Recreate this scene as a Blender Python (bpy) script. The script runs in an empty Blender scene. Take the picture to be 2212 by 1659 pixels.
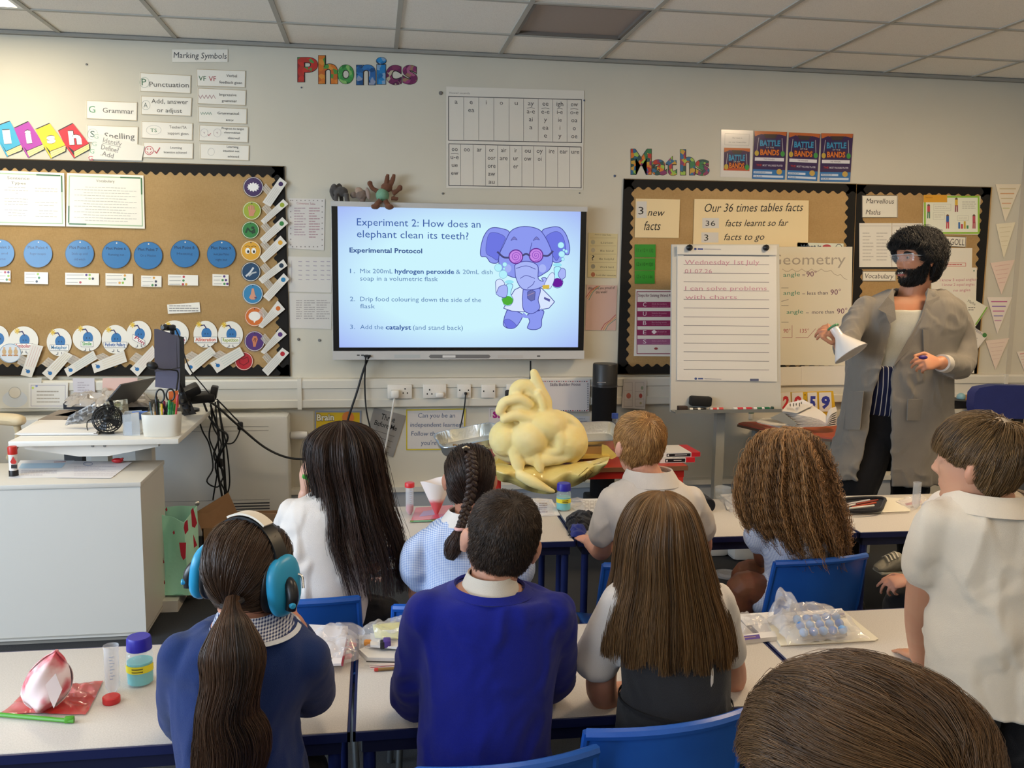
import bpy,bmesh,math,random
import numpy as np
from mathutils import Vector,Matrix
from mathutils.geometry import tessellate_polygon

SC = bpy.context.scene
COL = SC.collection
R = random.Random(7)
NR = np.random.default_rng(11)
PI = math.pi

# ------------------------------------------------------------------ camera
FPX,YAW,PITCH,ROLL = 1944.5,0.153128,-0.129681,0.0124891
EYE = 1.65                      # camera height above the floor
WALL = 5.383                    # distance from the camera to the back wall
_f = np.array([math.sin(YAW)*math.cos(PITCH),math.cos(YAW)*math.cos(PITCH),math.sin(PITCH)])
_r = np.array([math.cos(YAW),-math.sin(YAW),0.0])
_u = np.cross(_r,_f)
_r,_u = math.cos(ROLL)*_r + math.sin(ROLL)*_u,-math.sin(ROLL)*_r + math.cos(ROLL)*_u
cam_data = bpy.data.cameras.new('camera')
cam = bpy.data.objects.new('camera',cam_data)
COL.objects.link(cam)
cam_data.sensor_width = 36.0
cam_data.lens = FPX/2212*36.0
cam_data.clip_start = 0.02
cam.matrix_world = Matrix(((_r[0],_u[0],-_f[0],0),(_r[1],_u[1],-_f[1],0),(_r[2],_u[2],-_f[2],EYE),(0,0,0,1)))
SC.camera = cam

# ------------------------------------------------------------------ world, exposure
SC.view_settings.view_transform = 'Standard'
SC.view_settings.look = 'None'
SC.view_settings.gamma = 1.0
SC.view_settings.exposure = EXPOSURE = 0.0
world = bpy.data.worlds.new('world'); SC.world = world
world.use_nodes = True
world.node_tree.nodes['Background'].inputs[0].default_value = (0.62,0.74,1.0,1)
world.node_tree.nodes['Background'].inputs[1].default_value = 0.6
try:
    SC.cycles.max_bounces = 7; SC.cycles.diffuse_bounces = 4; SC.cycles.glossy_bounces = 3
    SC.cycles.transparent_max_bounces = 10; SC.cycles.transmission_bounces = 6
    SC.cycles.caustics_reflective = False; SC.cycles.caustics_refractive = False
    SC.cycles.sample_clamp_indirect = 4.0
    SC.cycles.use_denoising = True
except Exception:
    pass

def area(name,loc,target,sx,sy,watts,color):
    d = bpy.data.lights.new(name,'AREA'); d.shape = 'RECTANGLE'; d.size = sx; d.size_y = sy
    d.energy = watts; d.color = color
    o = bpy.data.objects.new(name,d); COL.objects.link(o)
    o.location = loc
    o.rotation_euler = (Vector(target)-Vector(loc)).to_track_quat('-Z','Y').to_euler()
    return o
# daylight coming in through the two windows of the left wall, behind and beside the camera
area('daylight',(-4.15,1.6,1.75),(0,1.7,0.9),2.6,1.3,185,(0.66,0.82,1.0))
area('daylight',(-4.15,-1.6,1.75),(0,-1.4,0.9),2.6,1.3,130,(0.66,0.82,1.0))

# ------------------------------------------------------------------ pixel rays (photograph frame 2212 x 1659)
def ray(px,py):
    return _f + _r*((px-1106.0)/FPX) - _u*((py-829.5)/FPX)
def atY(px,py,Y):
    d = ray(px,py); p = d*(Y/d[1]); p[2] += EYE; return p
def atZ(px,py,Z):
    d = ray(px,py); p = d*((Z-EYE)/d[2]); p[2] += EYE; return p
def ppm(p):                     # pixels per metre at a point
    return FPX/float(np.dot(np.array(p)-np.array((0,0,EYE)),_f))

# ------------------------------------------------------------------ materials
def lin(c):
    if isinstance(c,str):
        c = c.lstrip('#'); c = [int(c[i:i+2],16)/255 for i in (0,2,4)]
    return tuple((x/12.92 if x <= .04045 else ((x+.055)/1.055)**2.4) for x in c)
MATS = {}
def M(color,rough=.6,metal=0,coat=0,spec=.4,trans=0,emit=0,alpha=1,bump=None,vary=None,sss=0,key=''):
    k = (color,rough,metal,coat,spec,trans,emit,alpha,bump,vary,sss,key)
    if k in MATS: return MATS[k]
    m = bpy.data.materials.new('paint_'+str(color).strip('#')); m.use_nodes = True
    nt = m.node_tree; b = nt.nodes['Principled BSDF']
    rgb = (*lin(color),1)
    b.inputs['Base Color'].default_value = rgb
    b.inputs['Roughness'].default_value = rough
    b.inputs['Metallic'].default_value = metal
    b.inputs['Specular IOR Level'].default_value = spec
    b.inputs['Coat Weight'].default_value = coat
    b.inputs['Coat Roughness'].default_value = .12
    b.inputs['Transmission Weight'].default_value = trans
    b.inputs['Alpha'].default_value = alpha
    if sss:
        b.inputs['Subsurface Weight'].default_value = sss
        b.inputs['Subsurface Radius'].default_value = (.012,.005,.003)
    if emit:
        b.inputs['Emission Color'].default_value = rgb; b.inputs['Emission Strength'].default_value = emit
    if vary:                    # (scale, amount)
        tc = nt.nodes.new('ShaderNodeTexCoord'); n = nt.nodes.new('ShaderNodeTexNoise')
        n.inputs['Scale'].default_value = vary[0]; n.inputs['Detail'].default_value = 5
        mx = nt.nodes.new('ShaderNodeMix'); mx.data_type = 'RGBA'
        mx.inputs['A'].default_value = tuple(x*(1-vary[1]) for x in rgb[:3])+(1,)
        mx.inputs['B'].default_value = tuple(min(1,x*(1+vary[1])) for x in rgb[:3])+(1,)
        nt.links.new(tc.outputs['Object'],n.inputs['Vector']); nt.links.new(n.outputs['Fac'],mx.inputs['Factor'])
        nt.links.new(mx.outputs['Result'],b.inputs['Base Color'])
    if bump:                    # (scale, strength, distance)
        tc = nt.nodes.new('ShaderNodeTexCoord'); n = nt.nodes.new('ShaderNodeTexNoise')
        n.inputs['Scale'].default_value = bump[0]; n.inputs['Detail'].default_value = 4
        bp = nt.nodes.new('ShaderNodeBump'); bp.inputs['Strength'].default_value = bump[1]; bp.inputs['Distance'].default_value = bump[2]
        nt.links.new(tc.outputs['Object'],n.inputs['Vector']); nt.links.new(n.outputs['Fac'],bp.inputs['Height'])
        nt.links.new(bp.outputs['Normal'],b.inputs['Normal'])
    MATS[k] = m
    return m
def glow(color,strength=1.0):
    k = ('glow',color,strength)
    if k in MATS: return MATS[k]
    m = bpy.data.materials.new('lit_'+str(color).strip('#')); m.use_nodes = True
    nt = m.node_tree; nt.nodes.clear()
    e = nt.nodes.new('ShaderNodeEmission'); o = nt.nodes.new('ShaderNodeOutputMaterial')
    e.inputs[0].default_value = (*lin(color),1); e.inputs[1].default_value = strength
    nt.links.new(e.outputs[0],o.inputs[0]); MATS[k] = m
    return m
def film(color,opacity=.25,rough=.12):   # thin clear plastic: mostly see-through with a sheen
    k = ('film',color,opacity,rough)
    if k in MATS: return MATS[k]
    m = bpy.data.materials.new('film_'+str(color).strip('#')); m.use_nodes = True
    nt = m.node_tree; b = nt.nodes['Principled BSDF']
    b.inputs['Base Color'].default_value = (*lin(color),1); b.inputs['Roughness'].default_value = rough
    b.inputs['Specular IOR Level'].default_value = .7
    t = nt.nodes.new('ShaderNodeBsdfTransparent'); mx = nt.nodes.new('ShaderNodeMixShader')
    mx.inputs[0].default_value = opacity
    nt.links.new(t.outputs[0],mx.inputs[1]); nt.links.new(b.outputs[0],mx.inputs[2])
    nt.links.new(mx.outputs[0],nt.nodes['Material Output'].inputs[0]); MATS[k] = m
    return m
def nodemat(name,rough=.7,spec=.3):
    m = bpy.data.materials.new(name); m.use_nodes = True
    b = m.node_tree.nodes['Principled BSDF']
    b.inputs['Roughness'].default_value = rough; b.inputs['Specular IOR Level'].default_value = spec
    return m,m.node_tree,b
def N(nt,kind,**inp):
    n = nt.nodes.new(kind)
    for k,v in inp.items(): n.inputs[k.replace('_',' ')].default_value = v
    return n
def mixc(nt,fac,a,b,blend='MIX'):
    mx = nt.nodes.new('ShaderNodeMix'); mx.data_type = 'RGBA'; mx.blend_type = blend
    if hasattr(fac,'links'): nt.links.new(fac,mx.inputs['Factor'])
    else: mx.inputs['Factor'].default_value = fac
    for s,v in (('A',a),('B',b)):
        if hasattr(v,'links'): nt.links.new(v,mx.inputs[s])
        else: mx.inputs[s].default_value = (*lin(v),1)
    return mx.outputs['Result']
def mapped(nt,scale=(1,1,1),rot=(0,0,0)):
    tc = nt.nodes.new('ShaderNodeTexCoord'); mp = nt.nodes.new('ShaderNodeMapping')
    mp.inputs['Scale'].default_value = scale; mp.inputs['Rotation'].default_value = rot
    nt.links.new(tc.outputs['Object'],mp.inputs['Vector']); return mp.outputs['Vector']
def noise(nt,vec,scale,detail=4,rough=.5):
    n = N(nt,'ShaderNodeTexNoise',Scale=scale,Detail=detail,Roughness=rough); nt.links.new(vec,n.inputs['Vector']); return n.outputs['Fac']
def bumpn(nt,b,h,strength,dist):
    bp = N(nt,'ShaderNodeBump',Strength=strength,Distance=dist); nt.links.new(h,bp.inputs['Height']); nt.links.new(bp.outputs['Normal'],b.inputs['Normal'])
def ramp(nt,fac,a,b):
    r = nt.nodes.new('ShaderNodeMapRange'); r.inputs['From Min'].default_value = a; r.inputs['From Max'].default_value = b
    nt.links.new(fac,r.inputs['Value']); return r.outputs['Result']

def hessian_mat():
    m,nt,b = nodemat('hessian',.95,.1)
    v = mapped(nt)
    w1 = noise(nt,mapped(nt,(700,700,60)),1,2); w2 = noise(nt,mapped(nt,(60,700,700)),1,2)
    base = mixc(nt,ramp(nt,noise(nt,mapped(nt,(2.0,1,5)),1,5),.3,.7),'#9d7d50','#b8986a')
    c2 = mixc(nt,ramp(nt,w1,.35,.65),'#8f7146','#bd9d6e'); c3 = mixc(nt,ramp(nt,w2,.35,.65),'#937549','#bd9d6e')
    nt.links.new(mixc(nt,.4,base,mixc(nt,.5,c2,c3)),b.inputs['Base Color'])
    bumpn(nt,b,w1,.3,.002); return m
def fabric(color,scale=900,gloss=.9,vary=.14):
    k = ('fabric',color,scale)
    if k in MATS: return MATS[k]
    m,nt,b = nodemat('cloth_'+color.strip('#'),gloss,.15)
    v = mapped(nt); n1 = noise(nt,v,scale,2); n2 = noise(nt,v,14,4)
    r = lin(color); d = tuple(x*(1-vary) for x in r); l = tuple(min(1,x*(1+vary)) for x in r)
    mx = nt.nodes.new('ShaderNodeMix'); mx.data_type = 'RGBA'; mx.inputs['A'].default_value = (*d,1); mx.inputs['B'].default_value = (*l,1)
    ad = nt.nodes.new('ShaderNodeMath'); ad.operation = 'ADD'; nt.links.new(n1,ad.inputs[0]); nt.links.new(n2,ad.inputs[1])
    nt.links.new(ramp(nt,ad.outputs[0],.6,1.4),mx.inputs['Factor']); nt.links.new(mx.outputs['Result'],b.inputs['Base Color'])
    b.inputs['Sheen Weight'].default_value = .15
    bumpn(nt,b,ad.outputs[0],.5,.003); MATS[k] = m; return m
def gingham(c1,c2,scale):
    m,nt,b = nodemat('gingham',.9,.15)
    def stripes(axis):
        w = N(nt,'ShaderNodeTexWave',Scale=scale,Distortion=0.6); w.inputs['Detail Scale'].default_value = 1.0
        w.wave_type = 'BANDS'; w.bands_direction = axis
        tc = nt.nodes.new('ShaderNodeTexCoord'); nt.links.new(tc.outputs['Object'],w.inputs['Vector']); return ramp(nt,w.outputs['Fac'],.4,.6)
    ad = nt.nodes.new('ShaderNodeMath'); ad.operation = 'ADD'
    nt.links.new(stripes('X'),ad.inputs[0]); nt.links.new(stripes('Z'),ad.inputs[1])
    h = nt.nodes.new('ShaderNodeMath'); h.operation = 'MULTIPLY'; h.inputs[1].default_value = .5; nt.links.new(ad.outputs[0],h.inputs[0])
    nt.links.new(mixc(nt,h.outputs[0],c1,c2),b.inputs['Base Color']); return m
def hair_mat(dark,light,rough=.42):
    m,nt,b = nodemat('hair',rough,.45)
    a = nt.nodes.new('ShaderNodeAttribute'); a.attribute_name = 'tint'
    nt.links.new(mixc(nt,a.outputs['Fac'],dark,light),b.inputs['Base Color'])
    return m
def skin_mat(color,red='#b5654d'):
    k = ('skin',color)
    if k in MATS: return MATS[k]
    m,nt,b = nodemat('skin',.5,.35)
    v = mapped(nt)
    nt.links.new(mixc(nt,ramp(nt,noise(nt,v,22,4),.4,.8),color,mixc(nt,.25,color,red)),b.inputs['Base Color'])
    b.inputs['Subsurface Weight'].default_value = .12; b.inputs['Subsurface Radius'].default_value = (.01,.004,.002); b.inputs['Subsurface Scale'].default_value = .6
    bumpn(nt,b,noise(nt,v,500,2),.1,.001); MATS[k] = m; return m

# ------------------------------------------------------------------ meshes
WORLDLOC = {}
def fast_mesh(name,V,polys,mats,midx=None,smooth=True,sharp=None):
    """polys: list of index arrays (n,k) of one size each, or python lists"""
    me = bpy.data.meshes.new(name)
    V = np.asarray(V,dtype=np.float32)
    loops = []; starts = []; totals = []; n = 0
    for P in polys:
        P = np.asarray(P,dtype=np.int32)
        if P.size == 0: continue
        k = P.shape[1]; loops.append(P.ravel()); starts.append(n+np.arange(P.shape[0],dtype=np.int32)*k)
        totals.append(np.full(P.shape[0],k,np.int32)); n += P.size
    loops = np.concatenate(loops); starts = np.concatenate(starts); totals = np.concatenate(totals)
    me.vertices.add(len(V)); me.vertices.foreach_set('co',V.ravel())
    me.loops.add(len(loops)); me.loops.foreach_set('vertex_index',loops)
    me.polygons.add(len(starts)); me.polygons.foreach_set('loop_start',starts)
    try: me.polygons.foreach_set('loop_total',totals)
    except Exception: pass
    for m in mats: me.materials.append(m)
    if midx is not None: me.polygons.foreach_set('material_index',np.asarray(midx,np.int32))
    me.polygons.foreach_set('use_smooth',np.full(len(starts),bool(smooth)))
    me.update(calc_edges=True); me.validate()
    if smooth and sharp:
        me.set_sharp_from_angle(angle=math.radians(sharp))
    return me

def cr(P,sub):                 # Catmull-Rom through rows of P
    P = np.asarray(P,float)
    if len(P) < 3 or sub < 2:
        if sub < 2: return P
        t = np.linspace(0,1,(len(P)-1)*sub+1)*(len(P)-1); i = np.minimum(t.astype(int),len(P)-2); f = (t-i)[:,None]
        return P[i]*(1-f)+P[i+1]*f
    Q = np.vstack([2*P[0]-P[1],P,2*P[-1]-P[-2]]); out = []
    for i in range(1,len(Q)-2):
        a,b,c,d = Q[i-1],Q[i],Q[i+1],Q[i+2]
        for k in range(sub):
            t = k/sub
            out.append(.5*((2*b)+(-a+c)*t+(2*a-5*b+4*c-d)*t*t+(-a+3*b-3*c+d)*t**3))
    out.append(P[-1]); return np.array(out)
def unit(v): v = np.asarray(v,float); return v/max(1e-9,np.linalg.norm(v))

class MB:
    """collects shapes and links them as ONE mesh object"""
    def __init__(s): s.V = []; s.F = []; s.mi = []; s.mats = []; s.m = 0
    def mat(s,m):
        if m not in s.mats: s.mats.append(m)
        s.m = s.mats.index(m); return s
    def add(s,V,F):
        n = len(s.V); s.V.extend([tuple(map(float,v)) for v in V])
        for f in F: s.F.append([n+int(i) for i in f]); s.mi.append(s.m)
        return s
    def box(s,c,size,rot=None,bev=0,seg=2):
        bm = bmesh.new(); bmesh.ops.create_cube(bm,size=1)
        bmesh.ops.scale(bm,vec=size,verts=bm.verts)
        if bev: bmesh.ops.bevel(bm,geom=bm.edges[:],offset=min(bev,min(size)*.49),segments=seg,affect='EDGES',profile=.5)
        if rot is not None: bmesh.ops.rotate(bm,cent=(0,0,0),matrix=Matrix([list(map(float,q)) for q in rot]),verts=bm.verts)
        bm.verts.index_update()
        c = np.asarray(c,float)
        s.add([np.array(v.co)+c for v in bm.verts],[[v.index for v in f.verts] for f in bm.faces]); bm.free(); return s
    def bx(s,x0,x1,y0,y1,z0,z1,bev=0):
        return s.box(((x0+x1)/2,(y0+y1)/2,(z0+z1)/2),(abs(x1-x0),abs(y1-y0),abs(z1-z0)),bev=bev)
    def tube(s,pts,rad,seg=10,sub=1,cap=True,flat=1.0,ref=None):
        pts = np.asarray(pts,float)
        rad = np.broadcast_to(np.asarray(rad,float),(len(pts),)).copy()
        if sub > 1: q = cr(np.column_stack([pts,rad]),sub); pts,rad = q[:,:3],q[:,3]
        V,F = tube_geo(pts,rad,seg,cap,flat,ref); return s.add(V,F)
    def loft(s,rings,sub=1,seg=24,cap=True):
        V,F = loft_geo(rings,sub,seg,cap); return s.add(V,F)
    def ell(s,c,r,seg=16,rot=None):
        V,F = ell_geo(c,r,seg,rot); return s.add(V,F)
    def lathe(s,c,prof,seg=24,axis=(0,0,1),cap=True):
        """prof: list of (radius, height) along axis from c"""
        ax = unit(axis); t = np.array((1,0,0)) if abs(ax[0]) < .9 else np.array((0,1,0))
        a = unit(np.cross(ax,t)); b = np.cross(ax,a); c = np.asarray(c,float); V = []; F = []
        for r,h in prof:
            for k in range(seg):
                an = 2*PI*k/seg; V.append(c+ax*h+(a*math.cos(an)+b*math.sin(an))*max(r,1e-5))
        for i in range(len(prof)-1):
            for k in range(seg):
                k2 = (k+1) % seg; F.append((i*seg+k,i*seg+k2,(i+1)*seg+k2,(i+1)*seg+k))
        if cap: F.append(list(range(seg))[::-1]); F.append([(len(prof)-1)*seg+k for k in range(seg)])
        return s.add(V,F)
    def poly(s,pts):
        pts = [tuple(map(float,p)) for p in pts]
        if len(pts) <= 4: return s.add(pts,[range(len(pts))])
        return s.add(pts,tessellate_polygon([[Vector(p) for p in pts]]))
    def slab(s,pts,off):      # polygon extruded by vector off
        n = len(pts); a = [np.asarray(p,float) for p in pts]; b = [p+np.asarray(off,float) for p in a]
        tri = tessellate_polygon([[Vector(p) for p in a]]) if n > 4 else [list(range(n))]
        F = [list(t) for t in tri]+[[i+n for i in t][::-1] for t in tri]+[(i,(i+1) % n,(i+1) % n+n,i+n) for i in range(n)]
        return s.add(a+b,F)
    def grid(s,G,thick=None):  # G: (n,m,3) surface, optionally thickened by vector/number along its normals
        G = np.asarray(G,float); n,m = G.shape[:2]; idx = np.arange(n*m).reshape(n,m)
        F = [(idx[i,j],idx[i,j+1],idx[i+1,j+1],idx[i+1,j]) for i in range(n-1) for j in range(m-1)]
        V = G.reshape(-1,3)
        if thick:
            du = np.gradient(G,axis=1); dv = np.gradient(G,axis=0); nn = np.cross(du,dv); nn /= np.maximum(1e-9,np.linalg.norm(nn,axis=2,keepdims=True))
            V2 = (G+nn*thick).reshape(-1,3); o = n*m
            F2 = [tuple(o+i for i in f[::-1]) for f in F]
            rim = [idx[0,j] for j in range(m)]+[idx[i,m-1] for i in range(1,n)]+[idx[n-1,j] for j in range(m-2,-1,-1)]+[idx[i,0] for i in range(n-2,0,-1)]
            F3 = [(rim[k],rim[(k+1) % len(rim)],o+rim[(k+1) % len(rim)],o+rim[k]) for k in range(len(rim))]
            return s.add(np.vstack([V,V2]),F+F2+F3)
        return s.add(V,F)
    def build(s,name,parent=None,smooth=True,sharp=38):
        V = np.array(s.V,float)
        by = {}
        for f,i in zip(s.F,s.mi): by.setdefault(len(f),[]).append((f,i))
        polys = []; mi = []
        for k,L in by.items(): polys.append(np.array([f for f,_ in L],np.int32)); mi += [i for _,i in L]
        return link(name,V,polys,s.mats,mi,parent,smooth,sharp)
def link(name,V,polys,mats,mi=None,parent=None,smooth=True,sharp=38,tint=None):
    V = np.asarray(V,float)
    if parent is None:
        lo,hi = V.min(0),V.max(0); org = np.array([(lo[0]+hi[0])/2,(lo[1]+hi[1])/2,lo[2]])
    else: org = np.array(WORLDLOC[parent.name])
    me = fast_mesh(name,V-org,polys,mats,mi,smooth,sharp)
    if tint is not None:
        a = me.attributes.new('tint','FLOAT','POINT'); a.data.foreach_set('value',np.asarray(tint,np.float32))
    o = bpy.data.objects.new(name,me); COL.objects.link(o)
    if parent is None: o.location = org
    else: o.parent = parent
    WORLDLOC[o.name] = tuple(org); return o
def frames(pts,ref=None):
    pts = np.asarray(pts,float); T = np.gradient(pts,axis=0); T /= np.maximum(1e-9,np.linalg.norm(T,axis=1,keepdims=True))
    a = np.asarray(ref,float) if ref is not None else (np.array((0,0,1.)) if abs(T[0][2]) < .9 else np.array((1.,0,0)))
    A = [];
    for t in T:
        a = a-t*np.dot(a,t); a = unit(a); A.append(a)
    A = np.array(A); return T,A,np.cross(T,A)
def tube_geo(pts,rad,seg=10,cap=True,flat=1.0,ref=None):
    T,A,B = frames(pts,ref); n = len(pts)
    an = 2*PI*np.arange(seg)/seg
    V = (pts[:,None]+rad[:,None,None]*(A[:,None]*np.cos(an)[None,:,None]+flat*B[:,None]*np.sin(an)[None,:,None])).reshape(-1,3)
    F = [(i*seg+k,i*seg+(k+1) % seg,(i+1)*seg+(k+1) % seg,(i+1)*seg+k) for i in range(n-1) for k in range(seg)]
    if cap: F.append(list(range(seg))[::-1]); F.append([(n-1)*seg+k for k in range(seg)])
    return V,F
def loft_geo(rings,sub=1,seg=24,cap=True,phi=None):
    """rings: (center, A, B[, power]) cross-sections; A, B are half-axis vectors"""
    X = np.array([np.concatenate([r[0],r[1],r[2]]) for r in rings],float)
    if sub > 1: X = cr(X,sub)
    n = len(X); an = 2*PI*np.arange(seg)/seg
    c,s_ = np.cos(an),np.sin(an)
    V = (X[:,None,0:3]+X[:,None,3:6]*c[None,:,None]+X[:,None,6:9]*s_[None,:,None]).reshape(-1,3)
    F = [(i*seg+k,i*seg+(k+1) % seg,(i+1)*seg+(k+1) % seg,(i+1)*seg+k) for i in range(n-1) for k in range(seg)]
    if cap: F.append(list(range(seg))[::-1]); F.append([(n-1)*seg+k for k in range(seg)])
    return V,F
def ell_geo(c,r,seg=16,rot=None):
    r = np.broadcast_to(np.asarray(r,float),(3,)); nl = max(6,seg//2); V = [(0,0,1)]; F = []
    for i in range(1,nl):
        th = PI*i/nl
        for k in range(seg): V.append((math.sin(th)*math.cos(2*PI*k/seg),math.sin(th)*math.sin(2*PI*k/seg),math.cos(th)))
    V.append((0,0,-1)); V = np.array(V)*r
    if rot is not None: V = V @ np.array(rot).T
    V = V+np.asarray(c,float)
    for k in range(seg): F.append((0,1+k,1+(k+1) % seg))
    for i in range(nl-2):
        for k in range(seg): a = 1+i*seg; F.append((a+k,a+seg+k,a+seg+(k+1) % seg,a+(k+1) % seg))
    a = 1+(nl-2)*seg; last = len(V)-1
    for k in range(seg): F.append((a+k,last,a+(k+1) % seg))
    return V,F
def tag(o,label,cat,group=None,kind=None):
    if label: o['label'] = label
    if cat: o['category'] = cat
    if group: o['group'] = group
    if kind: o['kind'] = kind
    return o
def structure(o): o['kind'] = 'structure'; return o
def thing(name,loc,label,cat,group=None):
    o = bpy.data.objects.new(name,None); COL.objects.link(o); o.location = [float(x) for x in loc]
    o.empty_display_size = .05; WORLDLOC[o.name] = tuple(float(x) for x in loc)
    return tag(o,label,cat,group)
def copy_tree(o,parent=None):
    c = o.copy(); COL.objects.link(c)
    if parent is not None: c.parent = parent
    for ch in list(o.children): copy_tree(ch,c)
    return c
def rotm(ax,ang): return np.array(Matrix.Rotation(ang,3,ax))
def eul(x,y,z): return rotm('Z',z) @ rotm('Y',y) @ rotm('X',x)

# ------------------------------------------------------------------ flat printed things
TEXT = {}
def text_geo(body,bold=0.0,shear=0.0,space=1.0,res=2):
    k = (body,bold,shear,space,res)
    if k not in TEXT:
        cu = bpy.data.curves.new('lettering','FONT'); cu.body = body; cu.size = 1.0; cu.shear = shear; cu.offset = bold; cu.resolution_u = res
        cu.space_character = space
        o = bpy.data.objects.new('lettering',cu); COL.objects.link(o)
        me = bpy.data.meshes.new_from_object(o.evaluated_get(bpy.context.evaluated_depsgraph_get()))
        V = np.array([v.co[:] for v in me.vertices]) if len(me.vertices) else np.zeros((0,3)); F = [list(p.vertices) for p in me.polygons]
        bpy.data.objects.remove(o); bpy.data.curves.remove(cu); bpy.data.meshes.remove(me)
        TEXT[k] = (V,F)
    return TEXT[k]
class Sheet:
    """a flat printed thing on a plane Y = const (a wall) or Z = const (a table); measured in photograph pixels"""
    STEP = .0005
    def __init__(s,Y=None,Z=None,gloss=.5,coat=0,lit=0):
        s.Y,s.Z,s.k,s.mb,s.gloss,s.coat,s.lit = Y,Z,0,MB(),gloss,coat,lit
    def P(s,x,y):
        return atY(x,y,s.Y-s.k*s.STEP) if s.Y is not None else atZ(x,y,s.Z+s.k*s.STEP)
    def ink(s,c): s.mb.mat(glow(c,s.lit) if s.lit else (c if not isinstance(c,(str,tuple)) else M(c,s.gloss,coat=s.coat))); return s
    def base(s,pts,c,thick=.0015):
        s.ink(c); off = (0,-thick,0) if s.Y is not None else (0,0,thick)
        s.mb.slab([s.P(*p) for p in pts],off); s.k += math.ceil(thick/s.STEP)+1; return s
    def rect(s,x0,y0,x1,y1,c): return s.q([(x0,y0),(x1,y0),(x1,y1),(x0,y1)],c)
    def q(s,pts,c): s.k += .02; s.ink(c); s.mb.poly([s.P(*p) for p in pts]); return s
    def up(s,n=1): s.k += n; return s
    def disc(s,x,y,rx,ry,c,n=28): return s.q([(x+rx*math.cos(2*PI*i/n),y+ry*math.sin(2*PI*i/n)) for i in range(n)],c)
    def line(s,pts,w,c,closed=False):
        s.ink(c); pts = [np.array(p,float) for p in pts]
        if closed: pts = pts+[pts[0]]
        for a,b in zip(pts[:-1],pts[1:]):
            d = b-a; L = np.hypot(*d)
            if L < 1e-6: continue
            d = d/L; n = np.array((-d[1],d[0]))*w/2; e = d*w*.3
            s.k += .004; s.mb.poly([s.P(*(a-e+n)),s.P(*(b+e+n)),s.P(*(b+e-n)),s.P(*(a-e-n))])
        return s
    def frame(s,x0,y0,x1,y1,w,c): return s.line([(x0,y0),(x1,y0),(x1,y1),(x0,y1)],w,c,True)
    def greek(s,x0,y0,x1,y1,n,c,w=None,seed=1):
        r = random.Random(seed+int(x0*7+y0)); w = w or (y1-y0)/n*.35
        for i in range(n):
            y = y0+(y1-y0)*(i+.5)/n; x = x0; e = x1-(x1-x0)*r.choice([0,0,.05,.25,.4])
            while x < e-1:
                l = min(r.uniform(3,9),e-x); s.line([(x,y),(x+l,y)],w,c); x += l+2
        return s
    def text(s,body,x0,y0,x1,y1=None,c='#222222',h=None,bold=0.0,shear=0.0,space=1.0):
        """baseline from (x0,y0) to (x1,y1) in pixels; h = cap height in pixels (else natural)"""
        y1 = y0 if y1 is None else y1
        V,F = text_geo(body,bold,shear,space)
        if not len(V): return s
        a = s.P(x0,y0); b = s.P(x1,y1); lo,hi = V[:,0].min(),V[:,0].max(); w = max(1e-6,hi-lo)
        U = (b-a)/w; L = np.linalg.norm(U)
        up = np.cross((0,1,0),-U) if s.Y is not None else np.cross((0,0,1),U)
        if s.Y is not None and up[2] < 0 and abs(U[2]) < abs(U[0]): up = -up
        up = unit(up)*L
        if h: up = unit(up)*(np.linalg.norm(s.P(x0,y0-h)-a)/.72)
        s.k += .02; s.ink(c); s.mb.add([a+U*(v[0]-lo)+up*v[1] for v in V],F); return s
    def done(s,name,label,cat,group=None,parent=None):
        o = s.mb.build(name,parent,smooth=False)
        return tag(o,label,cat,group) if label else o

# ================================================================== ROOM
CEIL = 2.872
XL,XR,YB = -4.2,4.35,-4.2
m_wall,nt,b = nodemat('wall_paint',.75,.25)
nt.links.new(mixc(nt,ramp(nt,noise(nt,mapped(nt),1.6,3),.3,.7),'#c4beae','#cbc5b5'),b.inputs['Base Color']); bumpn(nt,b,noise(nt,mapped(nt),260,2),.06,.002)
m_carpet,nt,b = nodemat('carpet',.97,.05)
nt.links.new(mixc(nt,ramp(nt,noise(nt,mapped(nt),420,3),.3,.7),'#2b2c2e','#4b4c4e'),b.inputs['Base Color']); bumpn(nt,b,noise(nt,mapped(nt),420,3),.6,.004)
m_tile,nt,b = nodemat('ceiling_tile',.9,.1)
nt.links.new(mixc(nt,ramp(nt,noise(nt,mapped(nt),240,2),.5,.75),'#f0ebe2','#dcd6cb'),b.inputs['Base Color']); bumpn(nt,b,noise(nt,mapped(nt),240,2),.2,.002)
m_gloss_white = M('#d9d5ca',.35,vary=(3,.02))
m_trim = M('#d0ccc0',.4)

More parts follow.
